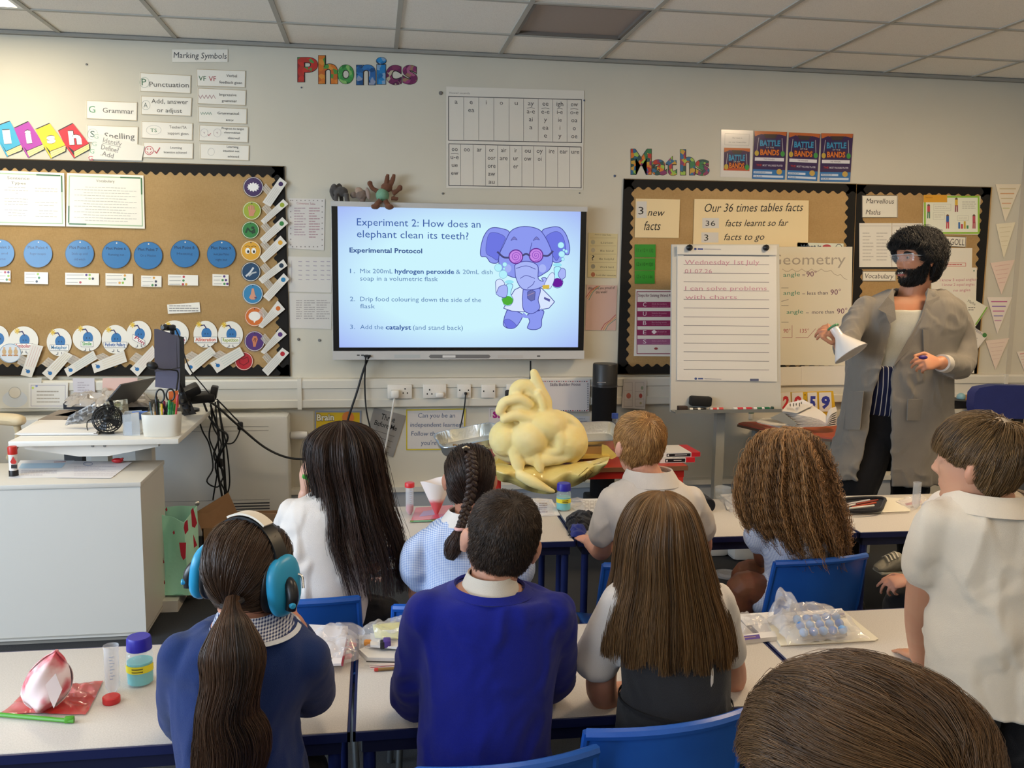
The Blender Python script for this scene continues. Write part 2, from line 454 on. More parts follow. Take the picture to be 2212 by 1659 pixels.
structure(MB().mat(m_carpet).bx(XL,XR,YB,WALL,-.1,0).build('floor',smooth=False))
structure(MB().mat(m_wall).bx(XL,XR,WALL,WALL+.15,0,CEIL+.1).build('wall_back',smooth=False))
structure(MB().mat(m_wall).bx(XR,XR+.15,YB,WALL,0,CEIL+.1).build('wall_right',smooth=False))
structure(MB().mat(m_wall).bx(XL,XR,YB-.15,YB,0,CEIL+.1).build('wall_rear',smooth=False))
w = MB().mat(m_wall)
WINS = ((.3,2.9),(-2.9,-.3))
w.bx(XL-.15,XL,YB,WALL,0,1.0).bx(XL-.15,XL,YB,WALL,2.45,CEIL+.1)
w.bx(XL-.15,XL,YB,-2.9,1.0,2.45).bx(XL-.15,XL,-.3,.3,1.0,2.45).bx(XL-.15,XL,2.9,WALL,1.0,2.45)
structure(w.build('wall_left',smooth=False))
for i,(y0,y1) in enumerate(WINS):
    fr = MB().mat(M('#e6e6e4',.4))
    for yy in (y0+.03,(y0+y1)/2,y1-.03): fr.bx(XL-.1,XL-.04,yy-.03,yy+.03,1.0,2.45)
    for zz in (1.03,2.42): fr.bx(XL-.1,XL-.04,y0,y1,zz-.03,zz+.03)
    o = structure(fr.build('window_%d' % (i+1),smooth=False))
    MB().mat(film('#e8f2f5',.06)).bx(XL-.075,XL-.07,y0+.03,y1-.03,1.03,2.42).build('pane',o,smooth=False)

# ceiling with its grid; the grid lines meet the wall where the photograph shows them
gx0 = atY(855,101,WALL)[0]; gy0 = atZ(860,61,CEIL)[1]
gx = [gx0+.6*k for k in range(-8,7) if XL < gx0+.6*k < XR]; gy = [gy0-.6*k for k in range(0,16) if gy0-.6*k > YB]
lamps = []                                        # (x0, x1, y0, y1) tiles that hold a light panel
def tile(ix,iy): return (gx0+.6*ix,gx0+.6*(ix+1),gy0-.6*(iy+1),gy0-.6*iy)
LIT = [(-4,0),(4,2),(-4,5),(0,5),(4,5),(-4,9),(0,9),(4,9),(0,12),(-4,12),(4,12)]
hx = tile(1,0)                                   # the odd, slightly darker hatch tile
c = MB().mat(m_tile)
xs = [XL]+gx+[XR]; ys = [WALL]+gy+[YB]
holes = [tile(*t) for t in LIT]+[hx]
for i in range(len(xs)-1):
    for j in range(len(ys)-1):
        cx_,cy_ = (xs[i]+xs[i+1])/2,(ys[j]+ys[j+1])/2
        if any(h[0] < cx_ < h[1] and h[2] < cy_ < h[3] for h in holes): continue
        c.bx(xs[i],xs[i+1],ys[j+1],ys[j],CEIL,CEIL+.03)
c.mat(M('#a9a69d',.6))
for x in gx: c.bx(x-.012,x+.012,YB,WALL,CEIL-.006,CEIL+.001)
for y in gy: c.bx(XL,XR,y-.012,y+.012,CEIL-.0065,CEIL+.001)
c.mat(M('#8f8c84',.6)).bx(XL,XR,WALL-.03,WALL-.0005,CEIL-.022,CEIL-.004)
structure(c.build('ceiling',smooth=False))
structure(MB().mat(m_tile).bx(XL-.15,XR+.15,YB-.15,WALL+.15,CEIL+.12,CEIL+.2).build('ceiling_slab',smooth=False))
h = MB().mat(M('#9b8f87',.8,vary=(60,.05))).bx(hx[0]+.03,hx[1]-.03,hx[2]+.03,hx[3]-.03,CEIL+.012,CEIL+.03)
h.mat(M('#6d665f',.6))
for a in ((hx[0]+.012,hx[0]+.03,hx[2]+.012,hx[3]-.012),(hx[1]-.03,hx[1]-.012,hx[2]+.012,hx[3]-.012),(hx[0]+.012,hx[1]-.012,hx[2]+.012,hx[2]+.03),(hx[0]+.012,hx[1]-.012,hx[3]-.03,hx[3]-.012)):
    h.bx(*a,CEIL-.004,CEIL+.03)
structure(h.build('trim_1',smooth=False))
LAMP_W = {0: (30,'#fff0d0'),1: (62,'#ffdfb2')}
for n,t in enumerate(LIT):
    x0,x1,y0,y1 = tile(*t)
    lab = 'square ceiling light panel near the wall above the lettered book cut-outs' if n == 0 else ('square ceiling light panel near the far right end of the wall' if n == 1 else 'square ceiling light panel further back over the pupils, out of the picture')
    L = thing('ceiling_light',((x0+x1)/2,(y0+y1)/2,CEIL),lab,'light','ceiling light panels')
    f = MB().mat(M('#e9e7e0',.4))
    for a in ((x0+.012,x0+.035,y0+.012,y1-.012),(x1-.035,x1-.012,y0+.012,y1-.012),(x0+.035,x1-.035,y0+.012,y0+.035),(x0+.035,x1-.035,y1-.035,y1-.012)): f.bx(*a,CEIL-.004,CEIL+.03)
    f.bx(x0+.012,x1-.012,y0+.012,y1-.012,CEIL+.025,CEIL+.045)
    f.build('frame',L,smooth=False)
    st,cl = LAMP_W.get(n,(15,'#ffe6c4'))
    MB().mat(glow(cl,st)).bx(x0+.035,x1-.035,y0+.035,y1-.035,CEIL+.004,CEIL+.015).build('diffuser',L,smooth=False)

# dado trunking, joints, low boxing along the foot of the wall
zt,zb = atY(900,815,WALL)[2],atY(900,878,WALL)[2]
prof = [(0,zb),(.035,zb),(.05,zb+.008),(.052,zb+.05),(.044,zb+.055),(.044,zt-.06),(.052,zt-.055),(.052,zt-.012),(.046,zt-.002),(.03,zt),(0,zt)]
def extrude_x(mb,prof,x0,x1,Y=WALL):
    a = [(x0,Y-d,z) for d,z in prof]; n = len(a)
    V = a+[(x1,p[1],p[2]) for p in a]
    return mb.add(V,[(i,(i+1) % n,(i+1) % n+n,i+n) for i in range(n)]+[list(range(n))[::-1],list(range(n,2*n))])
structure(extrude_x(MB().mat(m_trim),prof,XL,XR).build('trim_2',smooth=False))
j = MB().mat(M('#d4d0c5',.4))
for px in (647,2172):
    x = atY(px,850,WALL-.055)[0]; j.bx(x-.012,x+.012,WALL-.056,WALL,zb-.002,zt+.002)
structure(j.build('trim_3',smooth=False))
zl = atY(800,1057,WALL-.06)[2]
structure(MB().mat(M('#cfccc2',.45)).bx(XL,XR,WALL-.07,WALL,zl-.02,zl+.01).mat(M('#a9adb2',.5)).bx(XL,XR,WALL-.05,WALL,0,zl-.02).build('baseboard_back',smooth=False))
a = atY(2203,440,WALL)
structure(MB().mat(M('#b9b2a3',.5)).bx(a[0],a[0]+.034,WALL-.003,WALL,zt,2.6).build('trim_4',smooth=False))

# ================================================================== DISPLAY BOARDS
HESS = hessian_mat(); BLK = M('#16130f',.85,vary=(40,.2))
def board(name_label,quad,bw,holes=None):
    """hessian-backed display board with a black scalloped paper border; quad in pixels TL TR BR BL, bw = border px"""
    TL,TR,BR,BL = [np.array(p,float) for p in quad]
    B = lambda u,v: (TL*(1-u)+TR*u)*(1-v)+(BL*(1-u)+BR*u)*v
    t = thing('display_board',atY(*((BL+BR)/2),WALL),name_label,'display board')
    Wd,Hd = np.hypot(*(TR-TL)),np.hypot(*(BL-TL))
    s = Sheet(Y=WALL-.0005); s.base([B(0,0),B(1,0),B(1,1),B(0,1)],HESS,.012); s.done('backing',None,None,parent=t)
    s = Sheet(Y=WALL-.0145); s.ink(BLK)
    for side in range(4):
        L = Wd if side % 2 == 0 else Hd; n = int(L/4); wv = 21.0
        for i in range(n):
            for (a0,a1) in ((i/n,(i+1)/n),):
                def pt(a,d):
                    d /= (Hd if side % 2 == 0 else Wd)
                    return {0: B(a,d),1: B(1-d,a),2: B(a,1-d),3: B(d,a)}[side]
                sc = lambda a: bw*(.86+.16*math.cos(2*PI*a*L/wv))
                s.mb.slab([s.P(*pt(a0,0)),s.P(*pt(a1,0)),s.P(*pt(a1,sc(a1))),s.P(*pt(a0,sc(a0)))],(0,.0025,0))
    s.done('border',None,None,parent=t)
    MB().mat(M('#1a1713',.6)).slab([atY(*p,WALL-.011) for p in (B(-.002,-.003),B(1.002,-.003),B(1.002,1.003),B(-.002,1.003))],(0,.011,0)).build('frame',t,smooth=False)
    return t
board('large hessian display board with black scalloped border above the teacher desk',[(-420,332),(612,360),(625,812),(-420,811)],26)
board('hessian maths display board behind the flipchart, with black scalloped border',[(1349,387),(1850,398),(1834,808),(1335,808)],22)
board('narrow hessian display board behind the man in the grey coat',[(1851,398.5),(2141,405),(2110,807),(1836,808)],21)
YS = WALL-.017            # face of things pinned on the boards
YW = WALL-.002            # face of things stuck on the wall
PAPER,CREAM,INK = '#e4dfd3','#e3cda0','#2c2a2a'

def card(quad,base,label,name='notice_card',cat='notice',Y=YW,gloss=.35,coat=.3,group=None,fn=None,thick=.0015,border=None):
    s = Sheet(Y=Y,gloss=gloss,coat=coat); s.base(quad,base,thick)
    if border:
        q = [np.array(p,float) for p in quad]; c = sum(q)/4
        s.line([p+(c-p)/np.linalg.norm(c-p)*border[1] for p in q],border[1],border[0],True); s.up()
    if fn: fn(s)
    return s.done(name,label,cat,group)
def R4(x0,y0,x1,y1): return [(x0,y0),(x1,y0),(x1,y1),(x0,y1)]
G = 'marking symbol cards'
card(R4(372,107,492,134),'#e2dccf','white strip headed Marking Symbols high on the wall','heading_strip',fn=lambda s: s.text('Marking Symbols',375,125,490,127,'#3a3a40',h=13,shear=.15))
def two(a,la,b,lb,c3=None):
    return lambda s: [s.text(t,*p,c=cl,h=hh) for t,p,cl,hh in (a,b)+((c3,) if c3 else ()) if t]
SY = '#5f5b55'
def mcard(q,lab,*texts,fn=None):
    def f(s):
        for t in texts:
            s.text(t[0],t[1],t[2],t[3],t[4] if len(t) > 6 else None,c=t[-2],h=t[-1])
        if fn: fn(s)
    card(q,PAPER,lab,'marking_card','card',group=G,fn=f,border=('#b9a98a',1.2))
mcard([(302,157),(413,163),(412,202),(302,197)],'laminated card reading P Punctuation',('P',306,184,316,184.5,'#3f6a4c',15),('Punctuation',323,187,408,189,SY,11),fn=lambda s: s.line([(312+10*math.cos(a/6),178+11*math.sin(a/6)) for a in range(39)],.8,'#9aa79a'))
mcard([(304,207),(415,211),(413,251),(304,247)],'laminated card reading A Add, answer or adjust',('A',310,232,319,232.5,'#777d74',11),('Add, answer',327,223,406,225,SY,10),('or adjust',339,242,393,244,SY,10),fn=lambda s: s.line([(315+9*math.cos(a/6),227+10*math.sin(a/6)) for a in range(39)],.8,'#a9aca5'))
mcard([(305,262),(417,266),(416,303),(305,298)],'laminated card marked TS, teacher support given',('TS',325,285,339,285.5,'#3f7a52',8),('Teacher/TA',366,277,403,278,SY,6),('support given',362,290,407,292,SY,6),fn=lambda s: s.line([(332+16*math.cos(a/6),281+10*math.sin(a/6)) for a in range(39)],.7,'#b3b3ad'))
def smile(s):
    s.line([(322+9*math.cos(a/5),325+9*math.sin(a/5)) for a in range(33)],1.2,'#c44a52'); s.disc(319,322,1.3,1.6,'#c44a52').disc(325,322,1.3,1.6,'#c44a52')
    s.line([(317,327),(319,330),(322,331),(325,330),(327,327)],1.2,'#c44a52'); s.line([(334,326),(338,331),(345,319)],1.8,'#b83a40')
mcard([(309,307),(418,309),(417,343),(308,340)],'laminated card with red smiley face and tick',('Learning',368,321,393,321.5,SY,5),('Intention achieved',354,331,403,332,SY,5),fn=smile)
mcard([(186,217),(297,221),(296,261),(186,256)],'laminated card reading G Grammar',('G',192,243,206,243.5,'#4b8a66',15),('Grammar',222,243,289,246,SY,11))
mcard([(187,270),(299,274),(298,313),(187,307)],'laminated card reading S Spelling, half covered by a tilted sheet',('S',195,296,205,296.5,'#4f6a60',14),('Spelling',226,299,291,301,SY,13),fn=lambda s: s.line([(200+11*math.cos(a/6),290+12*math.sin(a/6)) for a in range(39)],.7,'#a9b0aa'))
mcard([(424,149),(531,153),(530,189),(425,186)],'laminated card marked VF in green and red, verbal feedback given',('VF',429,174,445,175,'#3f6a48',11),('VF',451,175,467,175.5,'#a8434c',11),('Verbal',489,166,512,167,INK,6),('feedback given',474,180,523,182,INK,6))
zig = lambda x0,x1,y,a,n,c: (lambda s: s.line([(x0+(x1-x0)*i/n,y+(a if i % 2 else -a)) for i in range(n+1)],1,c))
mcard([(427,190),(532,195),(531,228),(426,224)],'laminated card with wavy red line, impressive grammar',('Impressive',474,207,511,208,INK,6),('grammar',479,220,512,221,INK,6),fn=zig(429,465,209,4,9,'#b0868a'))
mcard([(427,230),(534,235),(533,268),(428,264)],'laminated card with wavy green line, grammatical error',('Grammatical',470,247,516,248,INK,6),('error',488,261,505,262,INK,5),fn=zig(433,457,245,2.5,9,'#7f9a8a'))
def prog(s):
    for x in (441,469): s.line([(x+8*math.cos(a/6),287+9*math.sin(a/6)) for a in range(39)],.6,'#bdb7b7'); s.text('T',x-2,289,x+2,c='#a8848a',h=4)
    s.line([(449,290),(451,293),(455,288)],1,'#b8525a')
mcard([(430,270),(537,274),(536,308),(429,304)],'laminated card about progress to target, with two T circles',('Progress to target',479,279,527,281,INK,5),('observed/not',484,288,519,289,INK,4.5),('observed',492,300,517,301,INK,5),fn=prog)
mcard([(431,310),(539,314),(538,347),(432,343)],'laminated card with faint face, learning intention not achieved',('Learning',490,319,515,320,INK,5),('intention not',482,328,517,329,INK,5),('achieved',492,340,516,341,INK,5),fn=lambda s: s.line([(456+7*math.cos(a/6),328+8*math.sin(a/6)) for a in range(39)],.7,'#bdbdb8'))
def ident(s):
    s.text('Identify',222,307,262,316,'#8a8580',h=11); s.up().line([(221,309),(261,318)],.8,'#8a8580')
    s.text('Define?',218,322,255,330,'#8a8580',h=11); s.text('.Add',217,335,244,342,'#8a8580',h=11)
    for x,y,c in ((206,298,'#9fb8a8'),(202,314,'#9fb8a8'),(197,330,'#7fae8e'),(194,345,'#c85a66')): s.text('G',x-4,y,x+6,y+2,c,h=10)
card([(205,287),(312,316),(306,347),(190,344)],'#e0dbce','tilted white sheet headed Identify, tucked above the left board','tilted_sheet','paper',Y=YW-.004,fn=ident)
# four book-shaped letters
for ch,col,pts,pg,tx,lab in (
    ('l','#3f9fbf',[(-5,272),(22,262),(48,311),(13,327),(-9,292)],[(13,327),(48,311),(47,324),(16,337)],(9,309,25,308),'light blue book cut-out with the letter l'),
    ('i','#a63a9c',[(32,277),(62,263),(94,311),(58,326),(46,312)],[(58,326),(94,311),(95,322),(62,339)],(57,308,70,307),'purple book cut-out with the letter i'),
    ('s','#e3c51f',[(78,280),(108,267),(142,314),(108,327),(94,312)],[(108,327),(142,314),(141,326),(111,341)],(102,309,121,307),'yellow book cut-out with the letter s'),
    ('h','#c8212b',[(127,283),(158,267),(192,310),(160,327),(142,313)],[(160,327),(192,310),(193,322),(161,340)],(150,311,177,310),'red book cut-out with the letter h')):
    s = Sheet(Y=YW,gloss=.4,coat=.3)
    hull = [pts[0],pts[1],pts[2],pg[2],pg[3],pts[4]]
    s.base([(x+(-1.5 if x < pts[2][0]-20 else 1.5),y+(1.5 if y > 300 else -1.5)) for x,y in hull],'#2a2320',.002)
    s.q(pts,col).q(pg,'#efdc94').up(); s.line([pts[4],pts[3],pts[2]],1.2,'#2a2320').line([pts[0],pts[4],pg[3]],3,col)
    for k in (.35,.7): s.line([tuple(np.array(pg[0])*(1-k)+np.array(pg[3])*k),tuple(np.array(pg[1])*(1-k)+np.array(pg[2])*k)],.7,'#b79c55')
    s.up().text(ch,*tx,c='#3a2a2a',h=28 if ch != 's' else 22,bold=.07); s.up().text(ch,*tx,c='#f4efe2',h=27 if ch != 's' else 21,bold=.05)
    s.done('letter_cutout',lab,'letter','book-shaped letters of a wall title')
# big patchwork letters
def patch_mat(seed,cols):
    m,nt,b = nodemat('patchwork',.45,.3)
    vo = N(nt,'ShaderNodeTexVoronoi',Scale=42.0,Randomness=1.0); nt.links.new(mapped(nt,rot=(seed,0,0)),vo.inputs['Vector'])
    sep = nt.nodes.new('ShaderNodeSeparateColor'); nt.links.new(vo.outputs['Color'],sep.inputs[0])
    rp = nt.nodes.new('ShaderNodeValToRGB'); rp.color_ramp.interpolation = 'CONSTANT'
    while len(rp.color_ramp.elements) < len(cols): rp.color_ramp.elements.new(.5)
    for i,c in enumerate(cols): rp.color_ramp.elements[i].position = i/len(cols); rp.color_ramp.elements[i].color = (*lin(c),1)
    nt.links.new(sep.outputs[0],rp.inputs[0]); nt.links.new(rp.outputs[0],b.inputs['Base Color']); return m
def letter(ch,box,mat,lab,grp):
    x0,y0,x1,y1 = box; s = Sheet(Y=YW)
    for bold,mt,gr in ((.05,M('#2a2320',.6),.8),(.03,mat,0)):
        V,F = text_geo(ch,bold,res=7); lo,hi = V.min(0),V.max(0); s.ink(mt)
        q = [s.P(x0-gr+(x1-x0+2*gr)*(v[0]-lo[0])/(hi[0]-lo[0]),y1+gr-(y1-y0+2*gr)*(v[1]-lo[1])/(hi[1]-lo[1])) for v in V]
        n = len(q); s.mb.add(q+[p+np.array((0,.0015,0)) for p in q],F+[[i+n for i in f[::-1]] for f in F])
        ed = {}
        for f in F:
            for a,b_ in zip(f,f[1:]+f[:1]): ed[(a,b_)] = 1
        s.mb.add(q+[p+np.array((0,.0015,0)) for p in q],[(a,b_,b_+n,a+n) for (a,b_) in ed if (b_,a) not in ed]); s.up(2)
    s.done('title_letter',lab,'letter',grp)
for i,(ch,bx_,cols) in enumerate((('P',(643,124,686,177),['#b5322c','#a93a30','#c0392f','#8f2c2c','#4f8a4a']),('h',(688,120,729,181),['#c8702a','#cf7c33','#d08a3a','#4f8a3f','#b9602c']),
        ('o',(730,140,764,181),['#3f8a45','#4c9a50','#2f7038','#7fae62','#3f8a45']),('n',(770,140,811,183),['#2b5f9a','#255a8c','#8a93a8','#1f4a78','#3570a8']),
        ('i',(813,124,834,182),['#2377b0','#1f6aa2','#7a9ab8','#2d86bd','#1d5f95']),('c',(834,141,867,183),['#5a2348','#6b2b52','#b3a58a','#4a1c40','#7a3558']),('s',(870,141,901,182),['#7a2f5f','#8a3a6b','#93705a','#6a2852','#a05a78']))):
    letter(ch,bx_,patch_mat(i,cols),'multicoloured cut-out letter %s of the word Phonics' % ch,'letters of the word Phonics')
pm = ['#a8332c','#2f6f4a','#c8702a','#245f8a','#7a2f5f','#8fae4a','#1f4a48','#b8923a']
for i,(ch,bx_) in enumerate((('M',(1363,322,1407,377)),('a',(1409,345,1440,378)),('t',(1439,337,1462,379)),('h',(1470,323,1501,378)),('s',(1503,345,1532,379)))):
    letter(ch,bx_,patch_mat(i+9,pm[i:]+pm[:i]),'multicoloured cut-out letter %s of the word Maths' % ch,'letters of the word Maths')

# ------------------------------------------------------------------ on the left board
def gsheet(quad,title,lab,cols):
    def f(s):
        q = [np.array(p,float) for p in quad]; B = lambda u,v: (q[0]*(1-u)+q[1]*u)*(1-v)+(q[3]*(1-u)+q[2]*u)*v
        s.line([B(.03,.05),B(.97,.05),B(.97,.95),B(.03,.95)],2.5,'#a9bd98',True).up()
        for a,b_ in (((.7,.05),(.95,.05)),((.97,.06),(.97,.35)),((.03,.62),(.03,.92)),((.04,.95),(.25,.95))): s.line([B(*a),B(*b_)],3,'#3f6b3a')
        t0,t1 = B(.38,.15),B(.62,.15); s.text(title[0],*t0,*t1,c='#8a8578',h=6)
        if len(title) > 1: t0,t1 = B(.42,.24),B(.58,.24); s.text(title[1],*t0,*t1,c='#8a8578',h=6)
        for u0,u1 in cols:
            for k in range(13):
                v = .25+k*.052; ins = R.choice([0,0,.04,.12]) if k % 4 else .14
                x = u0+ins
                while x < u1-ins:
                    l = R.uniform(.02,.05); s.line([B(x,v),B(min(x+l,u1),v)],1,'#b5aea2'); x += l+.012
    card(quad,'#ece6d6',lab,'poster','poster',YS,group='green-bordered posters',fn=f)
gsheet([(-60,366),(139,374),(141,489),(-60,485)],['Sentence','Types'],'green-bordered poster headed Sentence Types, leftmost on the board',[(.35,.6),(.68,.92)])
gsheet([(145,374),(310,379),(313,494),(143,489)],['Vocabulary'],'green-bordered poster headed Vocabulary',[(.1,.9)])
for x,y,n,l2 in ((0,547,3,('ride and','a game')),(82,548,4,('Roger escapes','')),(172,548,5,('Stick up and','old witch')),(251,550,6,('Running out','')),(320,552,7,('On a Mission','')),(399,548,8,('Meeting','')),(478,549,9,('Aunt Jane Makes','night bad'))):
    s = Sheet(Y=YS,gloss=.3,coat=.4)
    s.base([(x+31*math.cos(a*PI/20),y+30*math.sin(a*PI/20)) for a in range(40)],'#2b6fa6',.0015)
    s.line([(x+30.5*math.cos(a*PI/20),y+29.5*math.sin(a*PI/20)) for a in range(40)],1,'#2a4f70',True)
    s.disc(x+1,y-25,1.5,1.5,'#d8d4c8').text('Plot Point %d' % n,x-22,y-11,x+21,y-10,'#173a5c',h=6,bold=.02)
    if l2[0]: s.text(l2[0],x-17,y+2,x+17,y+2.5,'#1b456c',h=5)
    if l2[1]: s.text(l2[1],x-12,y+14,x+12,y+14.5,'#1b456c',h=5)
    s.done('plot_point_disc','blue paper disc reading Plot Point %d' % n,'disc','plot point discs')
for (x0,y0,x1,y1),lab in zip(((-12,583,23,610),(53,587,104,614),(141,589,214,616),(228,590,287,618),(305,595,349,620),(363,593,428,617),(459,592,494,618)),(3,4,5,6,7,8,9)):
    def f(s):
        r = random.Random(lab)
        for k in range(3):
            yy = y0+5+k*8; e = x0+4+(x1-x0)*r.uniform(.3,.6); s.line([(x0+3,yy),(e,yy)],1,'#9a9590')
            for q in range(r.choice([1,1,2])): s.disc(min(e+6+q*7,x1-3),yy,2.6,2.6,r.choice(['#4a8a4f','#b8404a','#55307a','#d89a3a','#3a3a4a','#9ac04a']))
    card([(x0,y0),(x1,y0+1.5),(x1,y1),(x0,y1-1)],'#ece7db','small white caption strip under the blue Plot Point %d disc' % lab,'caption_strip','caption',YS,group='caption strips under the plot point discs',fn=f)
card([(361,658),(431,653),(433,674),(363,678)],'#e9e4d8','lone white caption strip above the monitor','caption_strip','caption',YS,fn=lambda s: s.greek(366,658,428,674,3,'#8a8580'))
def sense(x,y,r,col,fn,lab):
    s = Sheet(Y=YS,gloss=.3,coat=.5); s.base([(x+r*math.cos(a*PI/20),y+r*math.sin(a*PI/20)) for a in range(40)],col,.002)
    s.line([(x+(r-1.5)*math.cos(a*PI/20),y+(r-1.5)*math.sin(a*PI/20)) for a in range(40)],1.2,'#d8d3c0',True).up(); fn(s,x,y); s.disc(x,y-r+4,1.2,1.2,'#1c1c1c')
    s.done('sense_disc',lab,'disc','sense discs along the board edge')
def f_cloud(s,x,y):
    s.q([(x+(12+1.6*math.cos(a*1.26))*math.cos(a*PI/30),y+(9+1.6*math.cos(a*1.26))*math.sin(a*PI/30)) for a in range(60)],'#eeeae6')
def f_hand(s,x,y):
    s.q([(x-6,y+12),(x-7,y),(x-3,y-2),(x+4,y-2),(x+9,y-1),(x+5,y+6),(x+4,y+12)],'#c98a6a')
    for k,l in enumerate((8,11,11,9)): s.line([(x-6+k*3.4,y),(x-7+k*3.8,y-l)],2.6,'#c98a6a')
def f_arm(s,x,y): s.line([(x-10,y+5),(x-6,y-4),(x-1,y+2),(x+3,y+4),(x+8,y-1),(x+9,y+5),(x+4,y+6)],3.5,'#163a22'); s.disc(x+5,y-5,3.5,3,'#163a22')
def f_eyes(s,x,y):
    for d in (-7,6): s.disc(x+d,y,5.2,6.5,'#f0ece2')
    s.up()
    for d in (-6,6.5): s.disc(x+d,y+1.5,2.4,3,'#1d1a18')
    for d in (-7,6): s.line([(x+d-5,y-9),(x+d,y-11),(x+d+5,y-9)],1,'#6b4a1a')
def f_ban(s,x,y): s.line([(x-10,y+9),(x-2,y+2),(x+5,y-8)],4,'#c9d0d4').line([(x-4,y+9),(x+3,y+3),(x+11,y+1)],3,'#aeb8bd')
def f_nose(s,x,y): s.q([(x-2,y-12),(x+2,y-12),(x+5,y+2),(x+9,y+8),(x+4,y+12),(x-4,y+12),(x-8,y+8),(x-4,y)],'#cf9478'); s.up().disc(x+6,y+8,2.6,2,'#5a4a6a')
def f_talk(s,x,y): s.disc(x,y-1,13,10,'#eee9e0').q([(x-3,y+7),(x+4,y+7),(x-1,y+14)],'#eee9e0')
def f_ear(s,x,y): s.q([(x-6,y-4),(x-3,y-11),(x+4,y-11),(x+7,y-4),(x+4,y+4),(x+2,y+12),(x-3,y+12),(x-4,y+4)],'#c77a58'); s.up().line([(x-2,y-1),(x,y-6),(x+3,y-5),(x+1,y+2)],1.5,'#7a3a2a')
def f_heart(s,x,y): s.line([(x-9,y-8),(x-2,y-4),(x+8,y-9),(x+10,y+2),(x-1,y+9),(x-10,y+4)],1.5,'#7c1820',True)
for a in ((547,404,22,'#3a2158',f_cloud,'purple disc with a white cloud'),(544,455,20,'#98a832',f_hand,'lime green disc with a hand'),(541,497,19,'#2d7d3c',f_arm,'dark green disc with a black squiggle'),(542,542,22,'#dba22c',f_eyes,'yellow disc with cartoon eyes'),
          (542,587,21,'#123f63',f_ban,'navy disc with a white peeled shape'),(546,635,22,'#2d7fae',f_nose,'blue disc with a nose'),(550,684,21,'#d06a26',f_talk,'orange disc with a speech bubble'),(550,737,22,'#4f2d72',f_ear,'violet disc with an ear'),(527,780,20,'#b3242e',f_heart,'red disc at the bottom of the board')): sense(*a)
SEN = ('purple cloud','lime hand','dark green','yellow eyes','navy','blue nose','orange speech bubble','violet ear','red')
SC2 = ('#3a2158','#98a832','#2d7d3c','#dba22c','#16324a','#2d7fae','#d06a26','#4f2d72','#b3242e')
for k,q in enumerate(([(605,383),(620,395),(584,447),(567,437)],[(612,430),(623,441),(571,485),(563,477)],[(610,469),(623,482),(571,528),(561,516)],[(606,509),(620,525),(571,568),(561,555)],[(612,560),(621,574),(567,613),(558,603)],
        [(613,590),(625,603),(581,651),(568,640)],[(600,649),(616,668),(567,709),(558,705)],[(605,708),(620,722),(571,765),(563,760)],[(610,751),(625,762),(579,812),(566,799)])):
    q = [np.array(p,float) for p in q]; B = lambda u,v: (q[0]*(1-u)+q[1]*u)*(1-v)+(q[3]*(1-u)+q[2]*u)*v
    s = Sheet(Y=YS-.006,gloss=.25,coat=.5); s.base(q,'#dfdbd2',.004)
    c = B(.5,.16); s.disc(c[0],c[1],5,5,SC2[k])
    for u in (.2,.4,.6,.8): s.line([B(u,.34),B(u,.93)],.7,'#bdb8ae')
    d = [B(0,.5),B(0,.72),B(0,.72)+np.array((-12,-14)),B(0,.5)+np.array((-12,-14))]
    s.mb.mat(film('#e8e4da',.3)); s.mb.slab([s.P(*p) for p in d],(0,.001,0))
    for u in (.2,.5,.8): s.line([d[0]*(1-u)+d[1]*u,d[3]*(1-u)+d[2]*u],.6,'#8f8a82')
    s.done('word_ticket','slanted white word ticket beside the %s disc' % SEN[k],'ticket','slanted tickets by the sense discs')
BOMB = [(-4,733,24,30,'','#333','partly hidden'),(51,736,32,31,'Symbolism','#b8323a',''),(128,739,27,30,'Metaphor','#3f7fa8',''),(188,731,31,28,'Simile','#3f9a3a',''),(249,733,29,31,'Pathetic Fallacy','#2d5a9a',''),(300,723,27,30,'Pun','#a82a4a',''),
        (377,722,31,30,'Exaggeration','#a82a5a',''),(444,722,26,29,'Alliteration','#d0583a',''),(498,723,27,29,'Repetition','#9aa83a','')]
for n,(x,y,rx,ry,word,col,_) in enumerate(BOMB):
    s = Sheet(Y=YS-.0015*(n % 2),gloss=.4,coat=.3); s.base([(x+rx*math.cos(a*PI/20),y+ry*math.sin(a*PI/20)) for a in range(40)],'#e6e1d4',.0015)
    tl = 14 if word == 'Pun' else 0
    s.disc(x+2,y-1,11,13,'#2b6ea8').line([(x+2,y-12),(x-3,y-20),(x-9,y-19),(x-14,y-21)],2.4,'#3a2f5a'); s.line([(x-14,y-27),(x-14,y-15)],2,'#e0c03a').line([(x-20,y-21),(x-8,y-21)],2,'#e0c03a').line([(x-18,y-25),(x-10,y-17)],2,'#d8b02a').line([(x-18,y-17),(x-10,y-25)],2,'#d8b02a').up()
    s.disc(x-1,y-1,1,2,'#173a5c').disc(x+5,y-1,1,2,'#173a5c').line([(x-3,y+22),(x-3,y+26),(x-7,y+27)],1.2,'#3a3a48').line([(x+5,y+22),(x+5,y+26),(x+9,y+27)],1.2,'#3a3a48')
    w_ = 13 if len(word) < 7 else (20 if len(word) < 11 else 25)
    if word:
        s.q([(x-w_,y+6-tl/2),(x+w_,y+6+tl/2),(x+w_,y+18+tl/2),(x-w_,y+18-tl/2)],'#f0ece2').line([(x-w_,y+6-tl/2),(x+w_,y+6+tl/2),(x+w_,y+18+tl/2),(x-w_,y+18-tl/2)],.7,'#4a4a58',True).up()
        s.text(word,x-w_+3,y+15-tl/2,x+w_-3,y+15+tl/2,col,h=8,bold=.02)
    s.done('figure_disc',('white cut-out disc with a blue bomb reading %s' % word) if word else 'white cut-out disc cut off by the left edge of the picture','disc','figure of speech discs')
